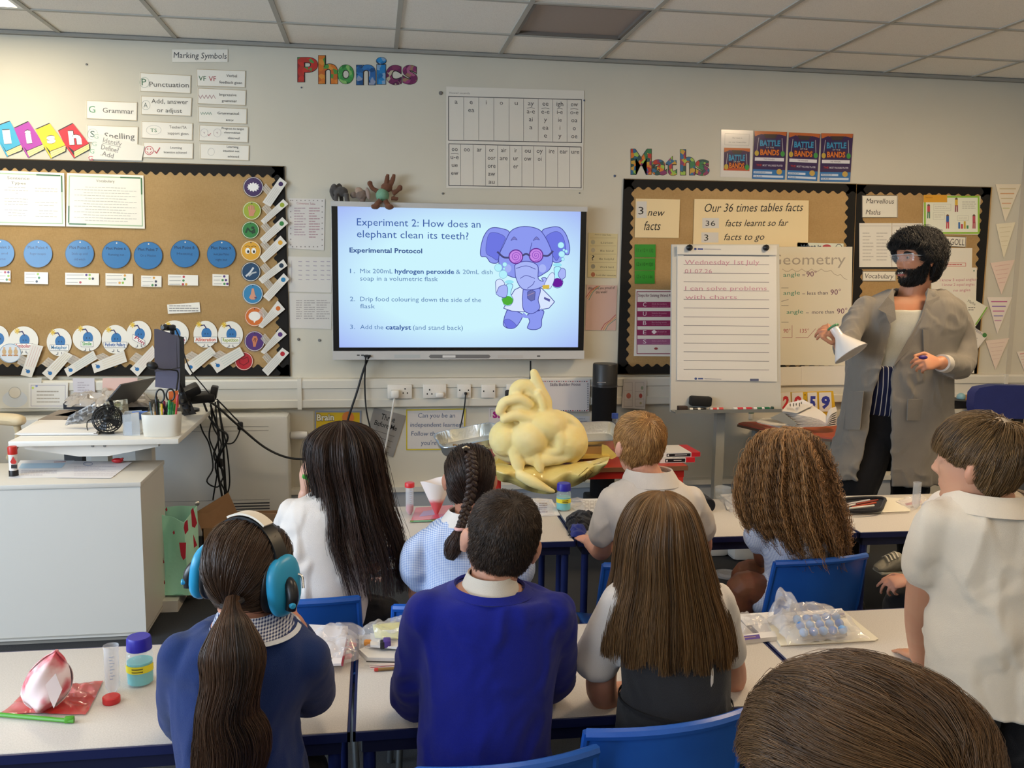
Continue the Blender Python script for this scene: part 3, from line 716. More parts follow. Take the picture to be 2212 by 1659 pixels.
s = Sheet(Y=YS-.004,gloss=.2,coat=.6); s.base([(22+24*math.cos(a*PI/20),763+21*math.sin(a*PI/20)) for a in range(40)],'#d5dade',.0015)
for dx in (-13,0,12): s.disc(22+dx,760,4.5,6,'#c9a87a').disc(22+dx,752,2.5,2.5,'#d8b48a').rect(22+dx-5,766,22+dx+5,769,'#b8855a')
s.line([(22+23*math.cos(a*PI/20),763+20*math.sin(a*PI/20)) for a in range(40)],1,'#6f93ad',True).done('laminated_disc','glossy oval disc with small tan figures overlapping the Symbolism disc','disc')
for k,(q,w_) in enumerate((([(68,742),(94,748),(69,815),(45,810)],'Symbolism'),([(140,758),(158,767),(111,822),(91,806)],'Metaphor'),([(202,757),(211,775),(147,814),(139,797)],'Simile'),([(268,757),(275,781),(204,806),(198,786)],'Pathetic Fallacy'),([(330,746),(340,765),(298,813),(281,797)],'Pun'),([(455,748),(467,763),(411,810),(395,789)],'Alliteration'),([(518,749),(528,767),(469,806),(454,784)],'Repetition'))):
    q = [np.array(p,float) for p in q]; B = lambda u,v: (q[0]*(1-u)+q[1]*u)*(1-v)+(q[3]*(1-u)+q[2]*u)*v
    s = Sheet(Y=YS-.007,gloss=.25,coat=.5); s.base(q,'#ded8cc',.004)
    hz = k > 0
    for u in (.2,.4,.6,.8): s.line([B(u,.06),B(u,.7)],.8,('#d8a8a0','#c8b888','#a8bcb8','#d8c8a8','#d8b8b0','#b8c0a8','#a8c0b8')[k])
    c = B(.5,.85); s.disc(c[0],c[1],4.5,4,'#2b6ea8').line([c,c+np.array((-5,-5))],1.5,'#2b5a8a')
    d = [B(0,.45),B(0,.75),B(0,.75)+np.array((-14,-8)),B(0,.45)+np.array((-14,-8))]
    s.mb.mat(film('#e8e4da',.3)); s.mb.slab([s.P(*p) for p in d],(0,.001,0))
    for u in (.2,.5,.8): s.line([d[0]*(1-u)+d[1]*u,d[3]*(1-u)+d[2]*u],.6,'#8f8a82')
    s.done('word_ticket','slanted white word ticket hanging under the %s disc' % w_,'ticket','slanted tickets under the figure discs')

# ------------------------------------------------------------------ papers around the screen
def greekcols(cols,y0,y1,n,c): return lambda s: [s.greek(a,y0,b_,y1,n,c) for a,b_ in cols]
def conn(s):
    s.text('Conversion Table',641,441,681,443,'#b0787e',h=5)
    for yy in range(433,534,12): s.disc(627+(yy % 3),yy,1.4,1.4,'#8d8580').disc(697-(yy % 4),yy+1,1.4,1.4,'#8d8580')
    for xx in range(632,694,9): s.disc(xx,431+xx % 3,1.3,1.3,'#8d8580').disc(xx,533,1.3,1.3,'#8d8580')
    s.greek(636,447,660,510,11,'#b09aa0').greek(668,447,690,515,12,'#b08a90')
card([(624,428),(702,430),(700,541),(622,536)],'#d3cdc6','pale sheet with two columns of text, topmost left of the screen','wall_sheet','paper',group='sheets left of the screen',fn=conn)
card([(622,554),(717,556),(716,632),(620,630)],'#d3cec6','pale sheet with a grid of dashes left of the screen','wall_sheet','paper',group='sheets left of the screen',fn=lambda s: [s.line([(x,y),(x+7,y+.3)],1.3,'#9a8fa0') for y in (565,574,584,594,604) for x in (645,661,677,693,706)]+[s.line([(630,563),(630,610)],.8,'#a8a0a8')])
card([(625,633),(717,635),(716,711),(626,708)],'#d0cbc3','pale sheet of fine print, lowest left of the screen','wall_sheet','paper',group='sheets left of the screen',fn=greekcols(((640,652),(657,680),(684,712)),647,690,9,'#a09a96'))
QV = [np.array(p,float) for p in ((964,187),(1262,196),(1259,410),(964,406))]
def vowels(s):
    V = lambda x,y: (620+x*.3074,100+y*.3074)
    C = '#4f4b4b'
    s.text('Vowel sounds',*V(1137,333),*V(1285,337),c='#8a8580',h=4.5)
    t1 = [1135,1242,1347,1453,1560,1662,1765,1867,1968,2070]; t2 = [1137,1220,1308,1395,1480,1565,1650,1732,1818,1902,1985,2067]
    sl = .0278
    for T,a,b_,w1,w2 in ((t1,352,660,0,0),(t2,685,978,0,0)):
        top = lambda x: a+(x-T[0])*.0245; bot = lambda x: b_+(x-T[0])*.018
        s.line([V(T[0],top(T[0])),V(T[-1],top(T[-1])),V(T[-1],bot(T[-1])),V(T[0],bot(T[0]))],1.6,C,True)
        for x in T[1:-1]: s.line([V(x,top(x)),V(x,bot(x))],.8,'#77736f')
    cols1 = [['a'],['e','ea'],['i'],['o'],['u'],['ay','a-e','ai','a'],['ee','e-e','y','ea','e'],['igh','i-e','ie','i','y'],['ow','o-e','oa','o','oe']]
    cols2 = [['oo','u-e','ue','ew'],['oo'],['ar'],['or','oor','ore','aw','au'],['air','are'],['ir','ur','er'],['ou','ow'],['oy','oi'],['ire'],['ear'],['ure']]
    wd = {'i': .22,'j': .25,'r': .6,'w': 1.35,'-': .7,'l': .22}
    for T,cols,y0 in ((t1,cols1,402),(t2,cols2,735)):
        for k,cl in enumerate(cols):
            cx = (T[k]+T[k+1])/2
            for n,t in enumerate(cl):
                y = y0+n*56+(cx-T[0])*.022; w = 21*sum(wd.get(q,1) for q in t)
                s.text(t,*V(cx-w/2,y),*V(cx+w/2,y+w*.022),c=C,h=11.0*.92)
                if '-' in t: s.line([V(cx-w/2+2,y-36),V(cx,y-40),V(cx+w/2-2,y-34)],.9,C)
card(QV,'#d6d0c4','large white vowel sounds chart above the screen','vowel_chart','chart',fn=vowels,gloss=.6,coat=0)
for n,(x,y,r) in enumerate(((952,201,4),(187,139,2),(651,189,1.6),(957,418,2.4),(1252,417,1.8),(1328,380,2.6),(645,733,3),(690,735,3),(1262,217,2),(1148,805,2))):
    o = MB().mat(M(('#6d6a66','#7a7a78','#55617a')[n % 3],.7)).ell(atY(x,y,WALL-.003),(r/330,.004,r/360),10).build('tack_blob'); tag(o,'small grey blob of tack left on the bare wall','tack','tack blobs on the wall')
def rules(s):
    s.text('How to Class Rules',1285,508,1320,509,'#4a463f',h=3)
    for k,w in enumerate(('Listen','Be kind','Be helpful','Work hard','Look after resources')):
        y = 514+k*17.5; s.line([(1274,y),(1331,y)],.7,'#9a8f70'); s.disc(1281,y+9,4.5,5,('#a8a48f','#b0aa96','#c9bf96','#8f8c7c','#a8684a')[k]); s.text(w,1302-len(w)*.7,y+12,1322+len(w)*.4,y+12.5,'#57534a',h=4)
    s.text('?',1278,562,1284,c='#2a2a2a',h=11)
card([(1271,503),(1334,505),(1331,601),(1269,599)],'#c9bd92','pale yellow class rules sheet right of the screen','rules_sheet','paper',fn=rules)
def proud(s):
    s.text('What are you proud of',1270,626,1328,624,'#3a3636',h=6,bold=.01); s.text('this week?',1287,634,1312,633,'#3a3636',h=6,bold=.01)
    for k,c in enumerate(('#a8524a','#c08a4a','#6a8a7a')):
        s.line([(1266+k*3,642+k*3),(1276+k*2,628+k*2),(1284+k*2,622+k),(1290+k*3,618)],1.5,c); s.line([(1298+k*5,713),(1306+k*4,700+k),(1318+k*3,692+k),(1330,680+k*5)],1.5,c)
card([(1267,615),(1333,617),(1330,714),(1264,713)],'#c9aa9f','pink sheet asking what we are proud of, right of the screen','question_sheet','paper',fn=proud)

# ------------------------------------------------------------------ on the maths boards
HW = '#35302a'
def s3(s):
    s.rect(1375,435,1397,471,'#d0cbc3').up().text('3',1379,463,1390,c=HW,h=17).text('new',1399,466,1436,467,c=HW,h=16,shear=.3).text('facts',1391,497,1427,497,c=HW,h=20,shear=.3)
card([(1373,429),(1469,431),(1466,514),(1371,513)],CREAM,'cream sheet reading 3 new facts','facts_sheet','paper',YS,fn=s3,gloss=.8,coat=0)
def s36(s):
    s.rect(1517,471,1553,493,'#cfcac2').rect(1515,502,1552,524,'#cfc9c0').up()
    s.text('Our 36 times tables facts',1522,458,1735,456,c=HW,h=19,shear=.3).text('36',1524,488,1545,c=HW,h=12).text('3',1521,520,1530,c=HW,h=14)
    s.text('facts learnt so far',1567,489,1703,488,c=HW,h=15,shear=.3).text('facts to go',1564,519,1651,518,c=HW,h=15,shear=.3)
card([(1500,430),(1747,433),(1745,533),(1497,532)],CREAM,'wide cream sheet about our 36 times tables facts','facts_sheet','paper',YS,fn=s36,gloss=.8,coat=0)
for q,t in ((R4(1371,528,1416,556),'11 x 12 = 132'),(R4(1371,558,1415,584),'12 x 10 = 120'),(R4(1371,585,1414,613),'12 x 12 = 144')):
    card(q,'#2f8a2c','green card with the times table fact %s' % t,'fact_card','card',YS,group='green times table cards',fn=lambda s: s.text(t,q[0][0]+4,q[0][1]+16,q[1][0]-5,q[0][1]+17,c='#164a18',h=8))
def cubes(s):
    s.frame(1376,630,1470,764,1.6,'#8a1f46').text('Steps for Solving Word Problems',1378,641,1470,642,c='#6a2a48',h=7,bold=.01)
    for k,(l,t) in enumerate((('C','Circle the numbers'),('U','Underline the question'),('B','Box the key words'),('E','Evaluate'),('S','Solve and check'))):
        y = 652+k*20; s.rect(1376,y,1470,y+12.5,'#8e2a58' if k < 4 else '#9c5a80').up().text(l,1389,y+10,1396,c='#e8dfe0',h=9).text(t,1408,y+6,1440,c='#c99ab0',h=3.5).greek(1408,y+7.5,1446,y+11.5,1,'#b8809a',w=.8); s.k -= 1
    s.up(2).q([(1407,717),(1413,712),(1419,717),(1413,722)],'#e8dfe0').disc(1417,753,4,2.5,'#9c4a4a')
card([(1373,625),(1476,627),(1474,770),(1369,769)],'#e2dcd2','white and maroon poster of steps for solving word problems','steps_poster','poster',YS,fn=cubes)
def geom(s):
    s.text('Geometry',1662,572,1826,571,c='#a89e92',h=24); s.line([(1690+i*7,583+(3 if i % 3 else -2)+(i > 14)*(i-14)*3) for i in range(21)],1,'#a89a88')
    for k,(y,t,v) in enumerate(((598,'','90\u00b0'),(637,'less than','90\u00b0'),(678,'more than','90\u00b0'))):
        s.text('angle',1692+(k == 2)*7,y,1728+(k == 2)*7,y-1,c='#3f8a72',h=9); s.text('=' if k == 0 else '-',1733+(k == 2)*8,y,1739+(k == 2)*8,c='#555060',h=7)
        if t: s.text(t,1744+(k == 2)*10,y,1788+(k == 2)*13,y-1,c='#3a3348',h=8)
        x = 1742 if k == 0 else (1794 if k == 1 else 1808); s.text(v,x,y+(0),x+22,y-1,c='#6a3a5a',h=12)
    s.text('90\u00b0',1692,719,1707,c='#a8525a',h=9).line([(1690,729),(1711,729),(1711,703)],1,'#a86a6a').text('135\u00b0',1728,719,1747,c='#a8525a',h=9).line([(1719,729),(1745,729),(1762,710)],1,'#a86a6a').line([(1760,729),(1775,729)],1,'#7a6a6a')
    for y in (622,651,660,696): s.line([(1688,y),(1703,y-(y == 651)*4)],.9,'#6a655f')
card([(1650,533),(1841,533),(1837,790),(1650,788)],'#ddd5c2','big white handwritten geometry poster beside the flipchart','geometry_poster','poster',YS-.003,fn=geom,gloss=.7,coat=0)
card([(1722,524),(1822,526),(1822,545),(1722,543)],'#d5d8c8','sheet headed What is, peeping out above the geometry poster','question_sheet','paper',YS,fn=lambda s: s.text('What is',1729,537,1774,c='#3a4a5a',h=9,bold=.03).disc(1786,532,9,4,'#b0424a').disc(1812,534,7,7,'#6a6a68').up().disc(1812,534,5.5,5.5,'#d5d8c8'))
card([(1684,793),(1733,792),(1733,832),(1684,833)],'#dcd6cb','blank white strip under the geometry poster, left one','blank_sheet','paper',WALL-.058,group='blank strips on the trunking')
card([(1731,791),(1832,790),(1830,831),(1731,832)],'#dcd6cb','blank white strip under the geometry poster, right one','blank_sheet','paper',WALL-.0595,group='blank strips on the trunking')
card(R4(1862,422,1939,470),'#e2dccb','white card reading Marvellous Maths','heading_card','card',YS,fn=lambda s: s.text('Marvellous',1871,439,1931,440,c='#4a453f',h=11,shear=.15).text('Maths',1870,463,1902,464,c='#4a453f',h=11,shear=.15),border=('#5a544a',1))
for q,l in (((1856,482,1926,577),'white worksheet pinned left of the head of the man in the coat'),((1927,482,1992,577),'white worksheet half hidden behind the head of the man in the coat')):
    card(R4(*q),'#ddd8cc',l,'worksheet','paper',YS,group='worksheets on the narrow board',fn=lambda s: (s.greek(q[0]+8,500,q[0]+30,565,9,'#c0bab0'),s.greek(q[0]+38,500,q[0]+60,565,9,'#c0bab0'),s.line([(q[0]+2,488),(q[2]-2,488)],.8,'#a8a298'),s.up(-3),s.line([(q[0],579),(q[2],579)],4,'#1f1c19')))
card(R4(1863,586,1935,607),'#e2dccb','white strip reading Vocabulary','heading_card','card',YS,fn=lambda s: s.text('Vocabulary',1868,601,1930,602,c='#4a453f',h=11,shear=.15),border=('#5a544a',1))
def gposter(s):
    s.frame(1998,425,2114,503,4,'#8fbb3a').up().rect(1995,421,2046,437,'#d59a24').up().text('Statistics',1999,428,2014,c='#8a5a1a',h=4)
    for x,y,c,c2 in ((2006,452,'#b8404a','#3f7a5a'),(2066,438,'#d8b03a','#8a3a4a'),(2047,474,'#2d5aa0','#b8404a'),(2104,474,'#b84a5a','#a83a4a')):
        s.disc(x,y-8,3,3,'#6a4a3a').line([(x,y-5),(x,y+6)],6,c).line([(x-1.5,y+6),(x-2,y+19)],2.5,c2).line([(x+2,y+6),(x+2,y+19)],2.5,c2)
    for x0,y0,x1,y1 in ((2017,441,2054,455),(2016,459,2040,474),(2068,466,2092,476)): s.frame(x0,y0,x1,y1,.6,'#b8b8a8').greek(x0+3,y0+3,x1-3,y1-3,2,'#c8c4b4')
    s.greek(2079,434,2108,452,4,'#b8b4a4')
    for k,(hh,c) in enumerate(((14,'#3a6aa8'),(10,'#b83a4a'),(16,'#c8a83a'),(7,'#4a8a5a'))): s.rect(2070+k*6,494-hh,2074+k*6,494,c)
card([(1995,421),(2118,424),(2113,507),(1993,505)],'#e3e2cf','green-edged poster with cartoon children and a bar chart','statistics_poster','poster',YS,fn=gposter)
card([(2025,510),(2087,512),(2086,534),(2025,531)],'#e2dccb','white strip reading WAGOLL','heading_card','card',YS,fn=lambda s: s.text('WAGOLL',2030,528,2083,530,c='#4a453f',h=14),border=('#5a544a',1))
card([(2020,536),(2100,536),(2099,590),(2020,590)],'#ddd6c6','white sheet with a red boxed line under the WAGOLL strip','worked_sheet','paper',YS,fn=lambda s: s.frame(2040,568,2086,575,1,'#c0443c').greek(2044,570,2078,573,1,'#b8443c',w=2))
card([(2012,577),(2110,578),(2104,806),(2010,806)],'#ddd5c4','tall white sheet with pink handwriting behind the coat shoulder','worked_sheet','paper',YS-.003,fn=lambda s: s.text('I know 3 equal angles',2030,608,2108,606,c='#b8687a',h=6).text('I know 2 equal angles',2035,618,2105,617,c='#b8687a',h=6).text('no angles',2060,630,2096,629,c='#b8687a',h=6).disc(2104,585,1.5,1.5,'#3a6a4a'),gloss=.8,coat=0)
card([(2092,640),(2134,664),(2108,704),(2076,686)],'#e0dbc8','upper tilted sheet with a green edge beside the bunting','tilted_sheet','paper',YS-.006,group='tilted sheets at the board edge',fn=lambda s: s.line([(2132,664),(2108,701)],3,'#7aa83f').text('Maths',2090,652,2106,660,c='#5a544a',h=6).greek(2092,662,2106,672,2,'#6a645a'))
card([(2100,704),(2133,725),(2101,768),(2072,748)],'#e0d8cc','lower tilted sheet with a green dot beside the bunting','tilted_sheet','paper',YS-.006,group='tilted sheets at the board edge',fn=lambda s: s.disc(2127,724,5,5,'#3f7a3a').text('Maths',2105,714,2121,724,c='#6a6a80',h=6).greek(2098,728,2112,745,3,'#b8b0a8'))
BT = (([(2150,398),(2205,398),(2171,479)],'#e3d6bd','topmost'),([(2151,484),(2193,480),(2168,558)],'#e3d8bc','second of five'),([(2139,568),(2192,561),(2163,636)],'#dfc8b8','middle, pinkish'),([(2132,642),(2186,642),(2154,721)],'#dfd4c8','pink striped, second from the bottom'),([(2129,736),(2180,730),(2150,799)],'#e0cdbd','lowest'),([(2196,760),(2236,755),(2214,805)],'#e0d5c8','at the right picture edge with a red top'))
for n,(q,c,w_) in enumerate(BT):
    s = Sheet(Y=YW-.004,gloss=.7); s.base(q,c,.0012); q = [np.array(p,float) for p in q]
    for k in range(5):
        v = .12+k*.13; a = q[0]*(1-v)+q[2]*v; b_ = q[1]*(1-v)+q[2]*v
        s.line([a*.85+b_*.15,a*.15+b_*.85],2.2 if n in (0,3) else 1,(('#c9b48a','#d8a070','#cdb98f','#d8a882','#c8c08a'),('#cfc09a',)*5,('#d0a49a',)*5,('#b8508a','#8a6ab0','#c06a9a','#8a80b8','#c08aa8'),('#d0b4a8',)*5,('#c0302a','#d8b0a8','#d8b0a8','#d8b0a8','#d8b0a8'))[n][k])
    s.done('bunting_flag','triangular paper bunting flag, %s' % w_,'bunting flag','bunting flags beside the narrow board')
def battle(q,first,lab,grp):
    def f(s):
        Q = [np.array(p,float) for p in q]; B = lambda u,v: tuple((Q[0]*(1-u)+Q[1]*u)*(1-v)+(Q[3]*(1-u)+Q[2]*u)*v)
        P4 = lambda u0,v0,u1,v1: [B(u0,v0),B(u1,v0),B(u1,v1),B(u0,v1)]
        if first:
            s.line(P4(.12,.08,.88,.32),.6,'#a8a29a',True).text('Our team is',*B(.35,.18),*B(.66,.18),c='#7a756f',h=3).text('on our board for',*B(.24,.27),*B(.8,.27),c='#7a756f',h=3)
            v0,v1 = .38,.86; u0,u1 = .1,.92
        else: v0,v1,u0,u1 = 0,.55,.0,1.0
        W = lambda u,v: B(u0+(u1-u0)*u,v0+(v1-v0)*v)
        if not first: s.q(P4(0,0,1,.8),'#33194a').up().q(P4(0,.8,1,1),'#2a6aa8')
        else: s.q([W(0,0),W(1,0),W(1,1),W(0,1)],'#3a1f48').up().q([W(0,.88),W(1,.88),W(1,1),W(0,1)],'#b8502f')
        s.q([W(0,0),W(1,0),W(.98,.16),W(.75,.1),W(.5,.2),W(.22,.1),W(.02,.2)],'#b8602c').up()
        s.q([W(.28,.1),W(.72,.1),W(.64,.26),W(.36,.26)],'#3a2a2a').up()
        for u,a,c in ((.1,.22,'#b89a3a'),(.9,.78,'#3f8a3f')): s.line([W(u+.04*(1 if u < .5 else -1),.25),W(u,.75)],1.3,'#a8a0a8').disc(*W(u,.84),4.5,6,c)
        s.up().text('BATTLE',*W(.18,.56),*W(.82,.55),c='#1f4a6a',h=13.5,bold=.06); s.up().text('BATTLE',*W(.19,.555),*W(.81,.545),c='#3a8ab8',h=12,bold=.03)
        s.text('OF THE',*W(.38,.64),*W(.62,.64),c='#c8c0b8',h=3); s.text('BANDS',*W(.2,.9),*W(.8,.9),c='#6a2a14',h=13,bold=.06); s.up().text('BANDS',*W(.21,.895),*W(.79,.895),c='#d0702a',h=11.5,bold=.03)
        if not first:
            s.q(P4(.05,.55,.95,.62),'#d8d4da').up().text('THE WINNERS',*B(.32,.6),*B(.66,.6),c='#5a4a6a',h=3.4)
            s.text('THE',*B(.1,.73),*B(.27,.73),c='#a8323a',h=4.5,bold=.02).text('MOST VALUABLE PLAYER',*B(.3,.73),*B(.92,.73),c='#c0b4c8',h=4,bold=.02)
            s.q(P4(.03,.84,.6,.885),'#c0cfe0').q(P4(.03,.92,.95,.965),'#c0cfe0').up().text('AWARDED BY',*B(.06,.875),*B(.4,.875),c='#2a4a7a',h=3).text('CLASS',*B(.06,.957),*B(.3,.957),c='#2a4a7a',h=3); s.disc(*B(.82,.84),6,6,'#b8994a')
    card(q,'#d5cfc8' if first else '#3a1f52',lab,'band_poster','poster',YW,gloss=.15,coat=.8,group=grp,fn=f)
    s = Sheet(Y=YW-.0055); s.mb.mat(film('#efece8',.12,.06))    # the clear laminating pouch stands a little proud
    Q = [np.array(p,float) for p in q]; c = sum(Q)/4; Q = [p+(p-c)/np.linalg.norm(p-c)*4 for p in Q]
    return s,Q
for q,f1,l in (([(1558,280),(1627,282),(1624,384),(1556,382)],1,'white laminated poster with a small battle picture, leftmost of four'),([(1630,283),(1700,285),(1695,388),(1625,386)],0,'purple battle of the bands poster, second of the four'),([(1704,286),(1772,289),(1765,391),(1700,388)],0,'purple battle of the bands poster, third of the four'),([(1774,288),(1843,289),(1836,393),(1771,392)],0,'purple battle of the bands poster, rightmost of four')):
    battle(q,f1,l,'battle posters above the maths board')

# ------------------------------------------------------------------ on and under the trunking
YT = WALL-.0535
def sock(x0,y0,x1,y1,holes,lab,extra=None):
    t = thing('wall_socket',atY((x0+x1)/2,y1,WALL-.05),lab,'socket','sockets on the trunking')
    a,b_ = atY(x0,y0,YT-.008),atY(x1,y1,YT-.008)
    MB().mat(M('#d9d4cb',.35)).box(((a[0]+b_[0])/2,YT-.004,(a[2]+b_[2])/2),(b_[0]-a[0],.012,a[2]-b_[2]),bev=.003).build('face_plate',t)
    if holes:
        h_ = MB().mat(M('#2a2826',.6))
        for x,y in holes: p = atY(x,y,YT-.0105); h_.box(p,(.007,.001,.009))
        h_.build('pin_hole',t,smooth=False)
    if extra: extra(t)
    return t
def plug(px,py,col,cord,lab_col=None):
    def f(t):
        p = atY(px,py,YT-.03); MB().mat(M(col,.4)).box(p,(.05,.035,.05),bev=.012).build('plug',t)
    return f
sock(837,831,890,861,[(875,840),(871,849),(880,849)],'double wall socket with a white plug in its left side')
sock(914,830,964,860,[(928,842),(923,851),(933,851)],'double wall socket with a white plug top in its right side')
sock(988,830,1017,859,[(993,843),(1012,843)],'single data socket with a thin black lead')
sock(1040,831,1070,859,[(1045,845),(1066,845)],'single blank plate left of the yellow foam')
sock(1094,830,1126,859,None,'plate half hidden behind the yellow foam with a black plug')
def tagm(o,l,c,g=None): return tag(o,l,c,g)
p = atY(853,851,YT-.028); cable = MB().mat(M('#dcd8d0',.4)).box(p,(.05,.036,.05),bev=.012)
cable.tube([atY(852,860,YT-.03),atY(846,895,YT-.02),atY(836,950,YT+.02),atY(826,1000,YT+.03),atY(820,1050,YT-.02)],.0055,8,6)
tag(cable.build('mains_lead'),'white mains plug and lead hanging from the double socket','lead')
p = atY(950,853,YT-.022); tag(MB().mat(M('#dcd8d0',.4)).box(p,(.05,.028,.034),bev=.012).build('plug_top'),'white plug top pushed into the middle double socket','plug')
p = atY(1098,850,YT-.025); tag(MB().mat(M('#1b1a1a',.5)).box(p,(.04,.03,.045),bev=.012).build('plug_top'),'black plug in the plate behind the yellow foam','plug')
cb = MB().mat(M('#1a1918',.5)).box(atY(1006,850,YT-.018),(.016,.02,.016),bev=.004).tube([atY(1006,852,YT-.02),atY(1003,880,YT-.015),atY(996,915,YT+.02),atY(988,945,YT+.02)],.004,8,6)
tag(cb.build('data_lead'),'thin black lead from the data socket hanging behind the foil tray','lead')
YU = WALL-.002
def brain(s):
    s.line([(681,889),(779,889),(779,940),(681,940)],4,'#8d93a0',True).up().text('Brain',684,909,722,908,c='#3a3a2a',h=15,bold=.06); s.up().text('Brain',684.5,908.5,721.5,907.5,c='#e8e2c8',h=14,bold=.025)
    s.disc(752,902,13,13,'#d07a3a').disc(752,912,5,5,'#b8603a')
card([(678,887),(780,887),(780,945),(678,945)],'#d3b021','yellow Brain poster above the long dark haired girl','poster','poster',YU,fn=brain)
def three(s):
    s.text('Three',822,905,852,913,c='#2f2d2c',h=13,bold=.01).text('Before Me',808,907+10,856,931,c='#2f2d2c',h=11,bold=.01)
    for k in range(4): s.line([(806-k*3,928+k*11),(852-k*4,943+k*12)],.9,'#4a4846')
card([(808,880),(877,898),(849,988),(786,963)],'#8f8b86','tilted silver grey sheet reading Three Before Me','tilted_sheet','paper',YU-.004,gloss=.2,coat=.8,fn=three)
def indep(s):
    C = '#5a6a86'
    s.text('Can you be an',903,902,983,902,c=C,h=10,shear=.1).text('independent learner?',886,922,1000,922,c=C,h=10,shear=.1).text('Follow these steps if',888,941,1002,942,c=C,h=10,shear=.1).text("you're stuck",909,961,975,961,c=C,h=10,shear=.1)
card([(876,884),(1007,882),(1005,972),(876,973)],'#d2ccc6','yellow-edged poster reading Can you be an independent learner','poster','poster',YU,fn=indep,border=('#c9b53c',3))
card([(1056,880),(1160,880),(1160,935),(1056,935)],'#cfc8c4','white sheet with a magenta letter S behind the yellow foam','poster','poster',YU,fn=lambda s: s.text('S',1064,902,1075,c='#a02a78',h=13,bold=.06).text('k',1076,902,1086,c='#a02a78',h=13,bold=.06).line([(1060,884),(1060,900)],1,'#8a8680').line([(1060,884),(1066,884)],1,'#8a8680'))
def skills(s):
    for x in range(1166,1270,5): s.rect(x,823,x+3,825,('#a8484a','#4a4a5a','#8a8a8a')[x % 3]).rect(x,886,x+3,888,('#a8484a','#4a4a5a','#8a8a8a')[x % 3])
    for y in range(828,886,5): s.rect(1269,y,1271,y+3,'#5a5a66')
    s.text('Skills Builder Focus',1188,834,1254,833,c='#5a5462',h=6.5,bold=.01)
card([(1150,822),(1275,820),(1272,889),(1150,888)],'#cdc8c6','Skills Builder Focus sheet between the foam and the black speaker','poster','poster',WALL-.0575,fn=skills)
card([(1150,899),(1274,899),(1273,928),(1150,928)],'#c6c6c8','pale printed strip below the Skills Builder Focus sheet','printed_strip','paper',YU,fn=lambda s: s.greek(1176,902,1268,924,4,'#9a9aa0'))
def hands(s):
    s.frame(1348,826,1366,878,.7,'#9a948f').frame(1372,826,1391,878,.7,'#9a948f').line([(1348,844),(1366,844)],.6,'#9a948f').line([(1372,846),(1391,846)],.6,'#9a948f').line([(1348,864),(1366,864)],.6,'#9a948f').line([(1372,862),(1391,862)],.6,'#9a948f')
    s.disc(1358,855,5,6,'#b86a5a').disc(1384,855,3.5,5,'#a84a42').disc(1387,838,2.5,4,'#8a9a80').disc(1384,871,2.5,2.5,'#a8a07a')
card([(1347,820),(1397,822),(1393,884),(1343,881)],'#c9c3bd','small pale card with red hand pictures left of the flipchart','picture_card','card',WALL-.0575,fn=hands)
card([(0,818),(90,816),(88,882),(0,882)],'#d3d0c6','rosy pastel drawing on the trunking, far left','pupil_drawing','paper',WALL-.0575,fn=lambda s: s.disc(32,862,27,18,'#c8cdd2').up().disc(32,848,13,12,'#d8d0c0').up().line([(32+13*math.cos(a/4),848+12*math.sin(a/4)) for a in range(26)],1,'#a8a8a0'))
card([(62,828),(147,826),(146,881),(62,881)],'#e0dcd4','white form with a thin dark frame on the trunking','form_sheet','paper',WALL-.059,fn=lambda s: s.frame(67,832,141,877,.9,'#8a86a0').greek(80,842,128,872,4,'#b0a89a').disc(79,834,2.5,2.5,'#7a8ac0').disc(71,838,2.5,2.5,'#c8d85a'))
card([(157,817),(204,817),(206,862),(160,858)],'#c9c5cb','grey lilac sheet on the trunking behind the pencil cases','wall_sheet','paper',WALL-.0575,fn=lambda s: s.greek(168,824,192,856,6,'#a8a0a8'))
card([(222,817),(297,816),(296,872),(220,872)],'#d8b5ab','pink sheet on the trunking behind the open laptop','wall_sheet','paper',WALL-.0575)

# ================================================================== THE SCREEN
YP = WALL-.10
tv = thing('display_screen',atY(990,778,WALL-.05),'large wall-mounted interactive display showing the elephant experiment slide','display')
q = [atY(*p,YP) for p in ((715,433),(1272,447),(1258,778),(718,777))]
x0,x1 = (q[0][0]+q[3][0])/2,(q[1][0]+q[2][0])/2; z1,z0 = (q[0][2]+q[1][2])/2,(q[2][2]+q[3][2])/2
sTL,sBR = atY(729,445,YP),atY(1247,750,YP); sx0,sx1,sz1,sz0 = sTL[0],sBR[0]+.004,sTL[2],sBR[2]
LG = M('#c3c2c0',.4)
MB().mat(LG).box(((x0+x1)/2,YP+.035,(z0+z1)/2),(x1-x0,.06,z1-z0),bev=.012).build('housing',tv)
bz = MB().mat(M('#101114',.25))
bz.bx(x0+.004,sx0,YP-.002,YP+.01,sz0-.02,z1-.03).bx(sx1,x1-.004,YP-.002,YP+.01,sz0-.02,z1-.03).bx(sx0,sx1,YP-.002,YP+.01,sz1,z1-.03).bx(sx0,sx1,YP-.002,YP+.01,sz0-.02,sz0)
bz.build('bezel',tv,smooth=False)
MB().mat(M('#bdbcba',.45)).bx(x0,x1,YP-.008,YP+.02,z0+.004,sz0-.02).bx(x0,x1,YP-.006,YP+.02,z1-.03,z1-.002).build('fascia',tv,smooth=False)
s = Sheet(Y=YP-.009)
s.q([(930,766),(1056,766),(1060,770),(1056,774),(930,774),(926,770)],'#6f6e6e').up().rect(956,767.5,984,772.5,'#d5d4d2')
for x in (771,780,789): s.rect(x,766,x+6,768.5,'#2a2a2a')
s.rect(1160,768,1167,770.5,'#2a2a2a').rect(852,766,908,773,'#b0b4b4').rect(1075,767,1130,773,'#b8b4b0')
s.done('pen_tray',None,None,parent=tv)
m_scr,nt,b = nodemat('lit_slide'); nt.nodes.clear()
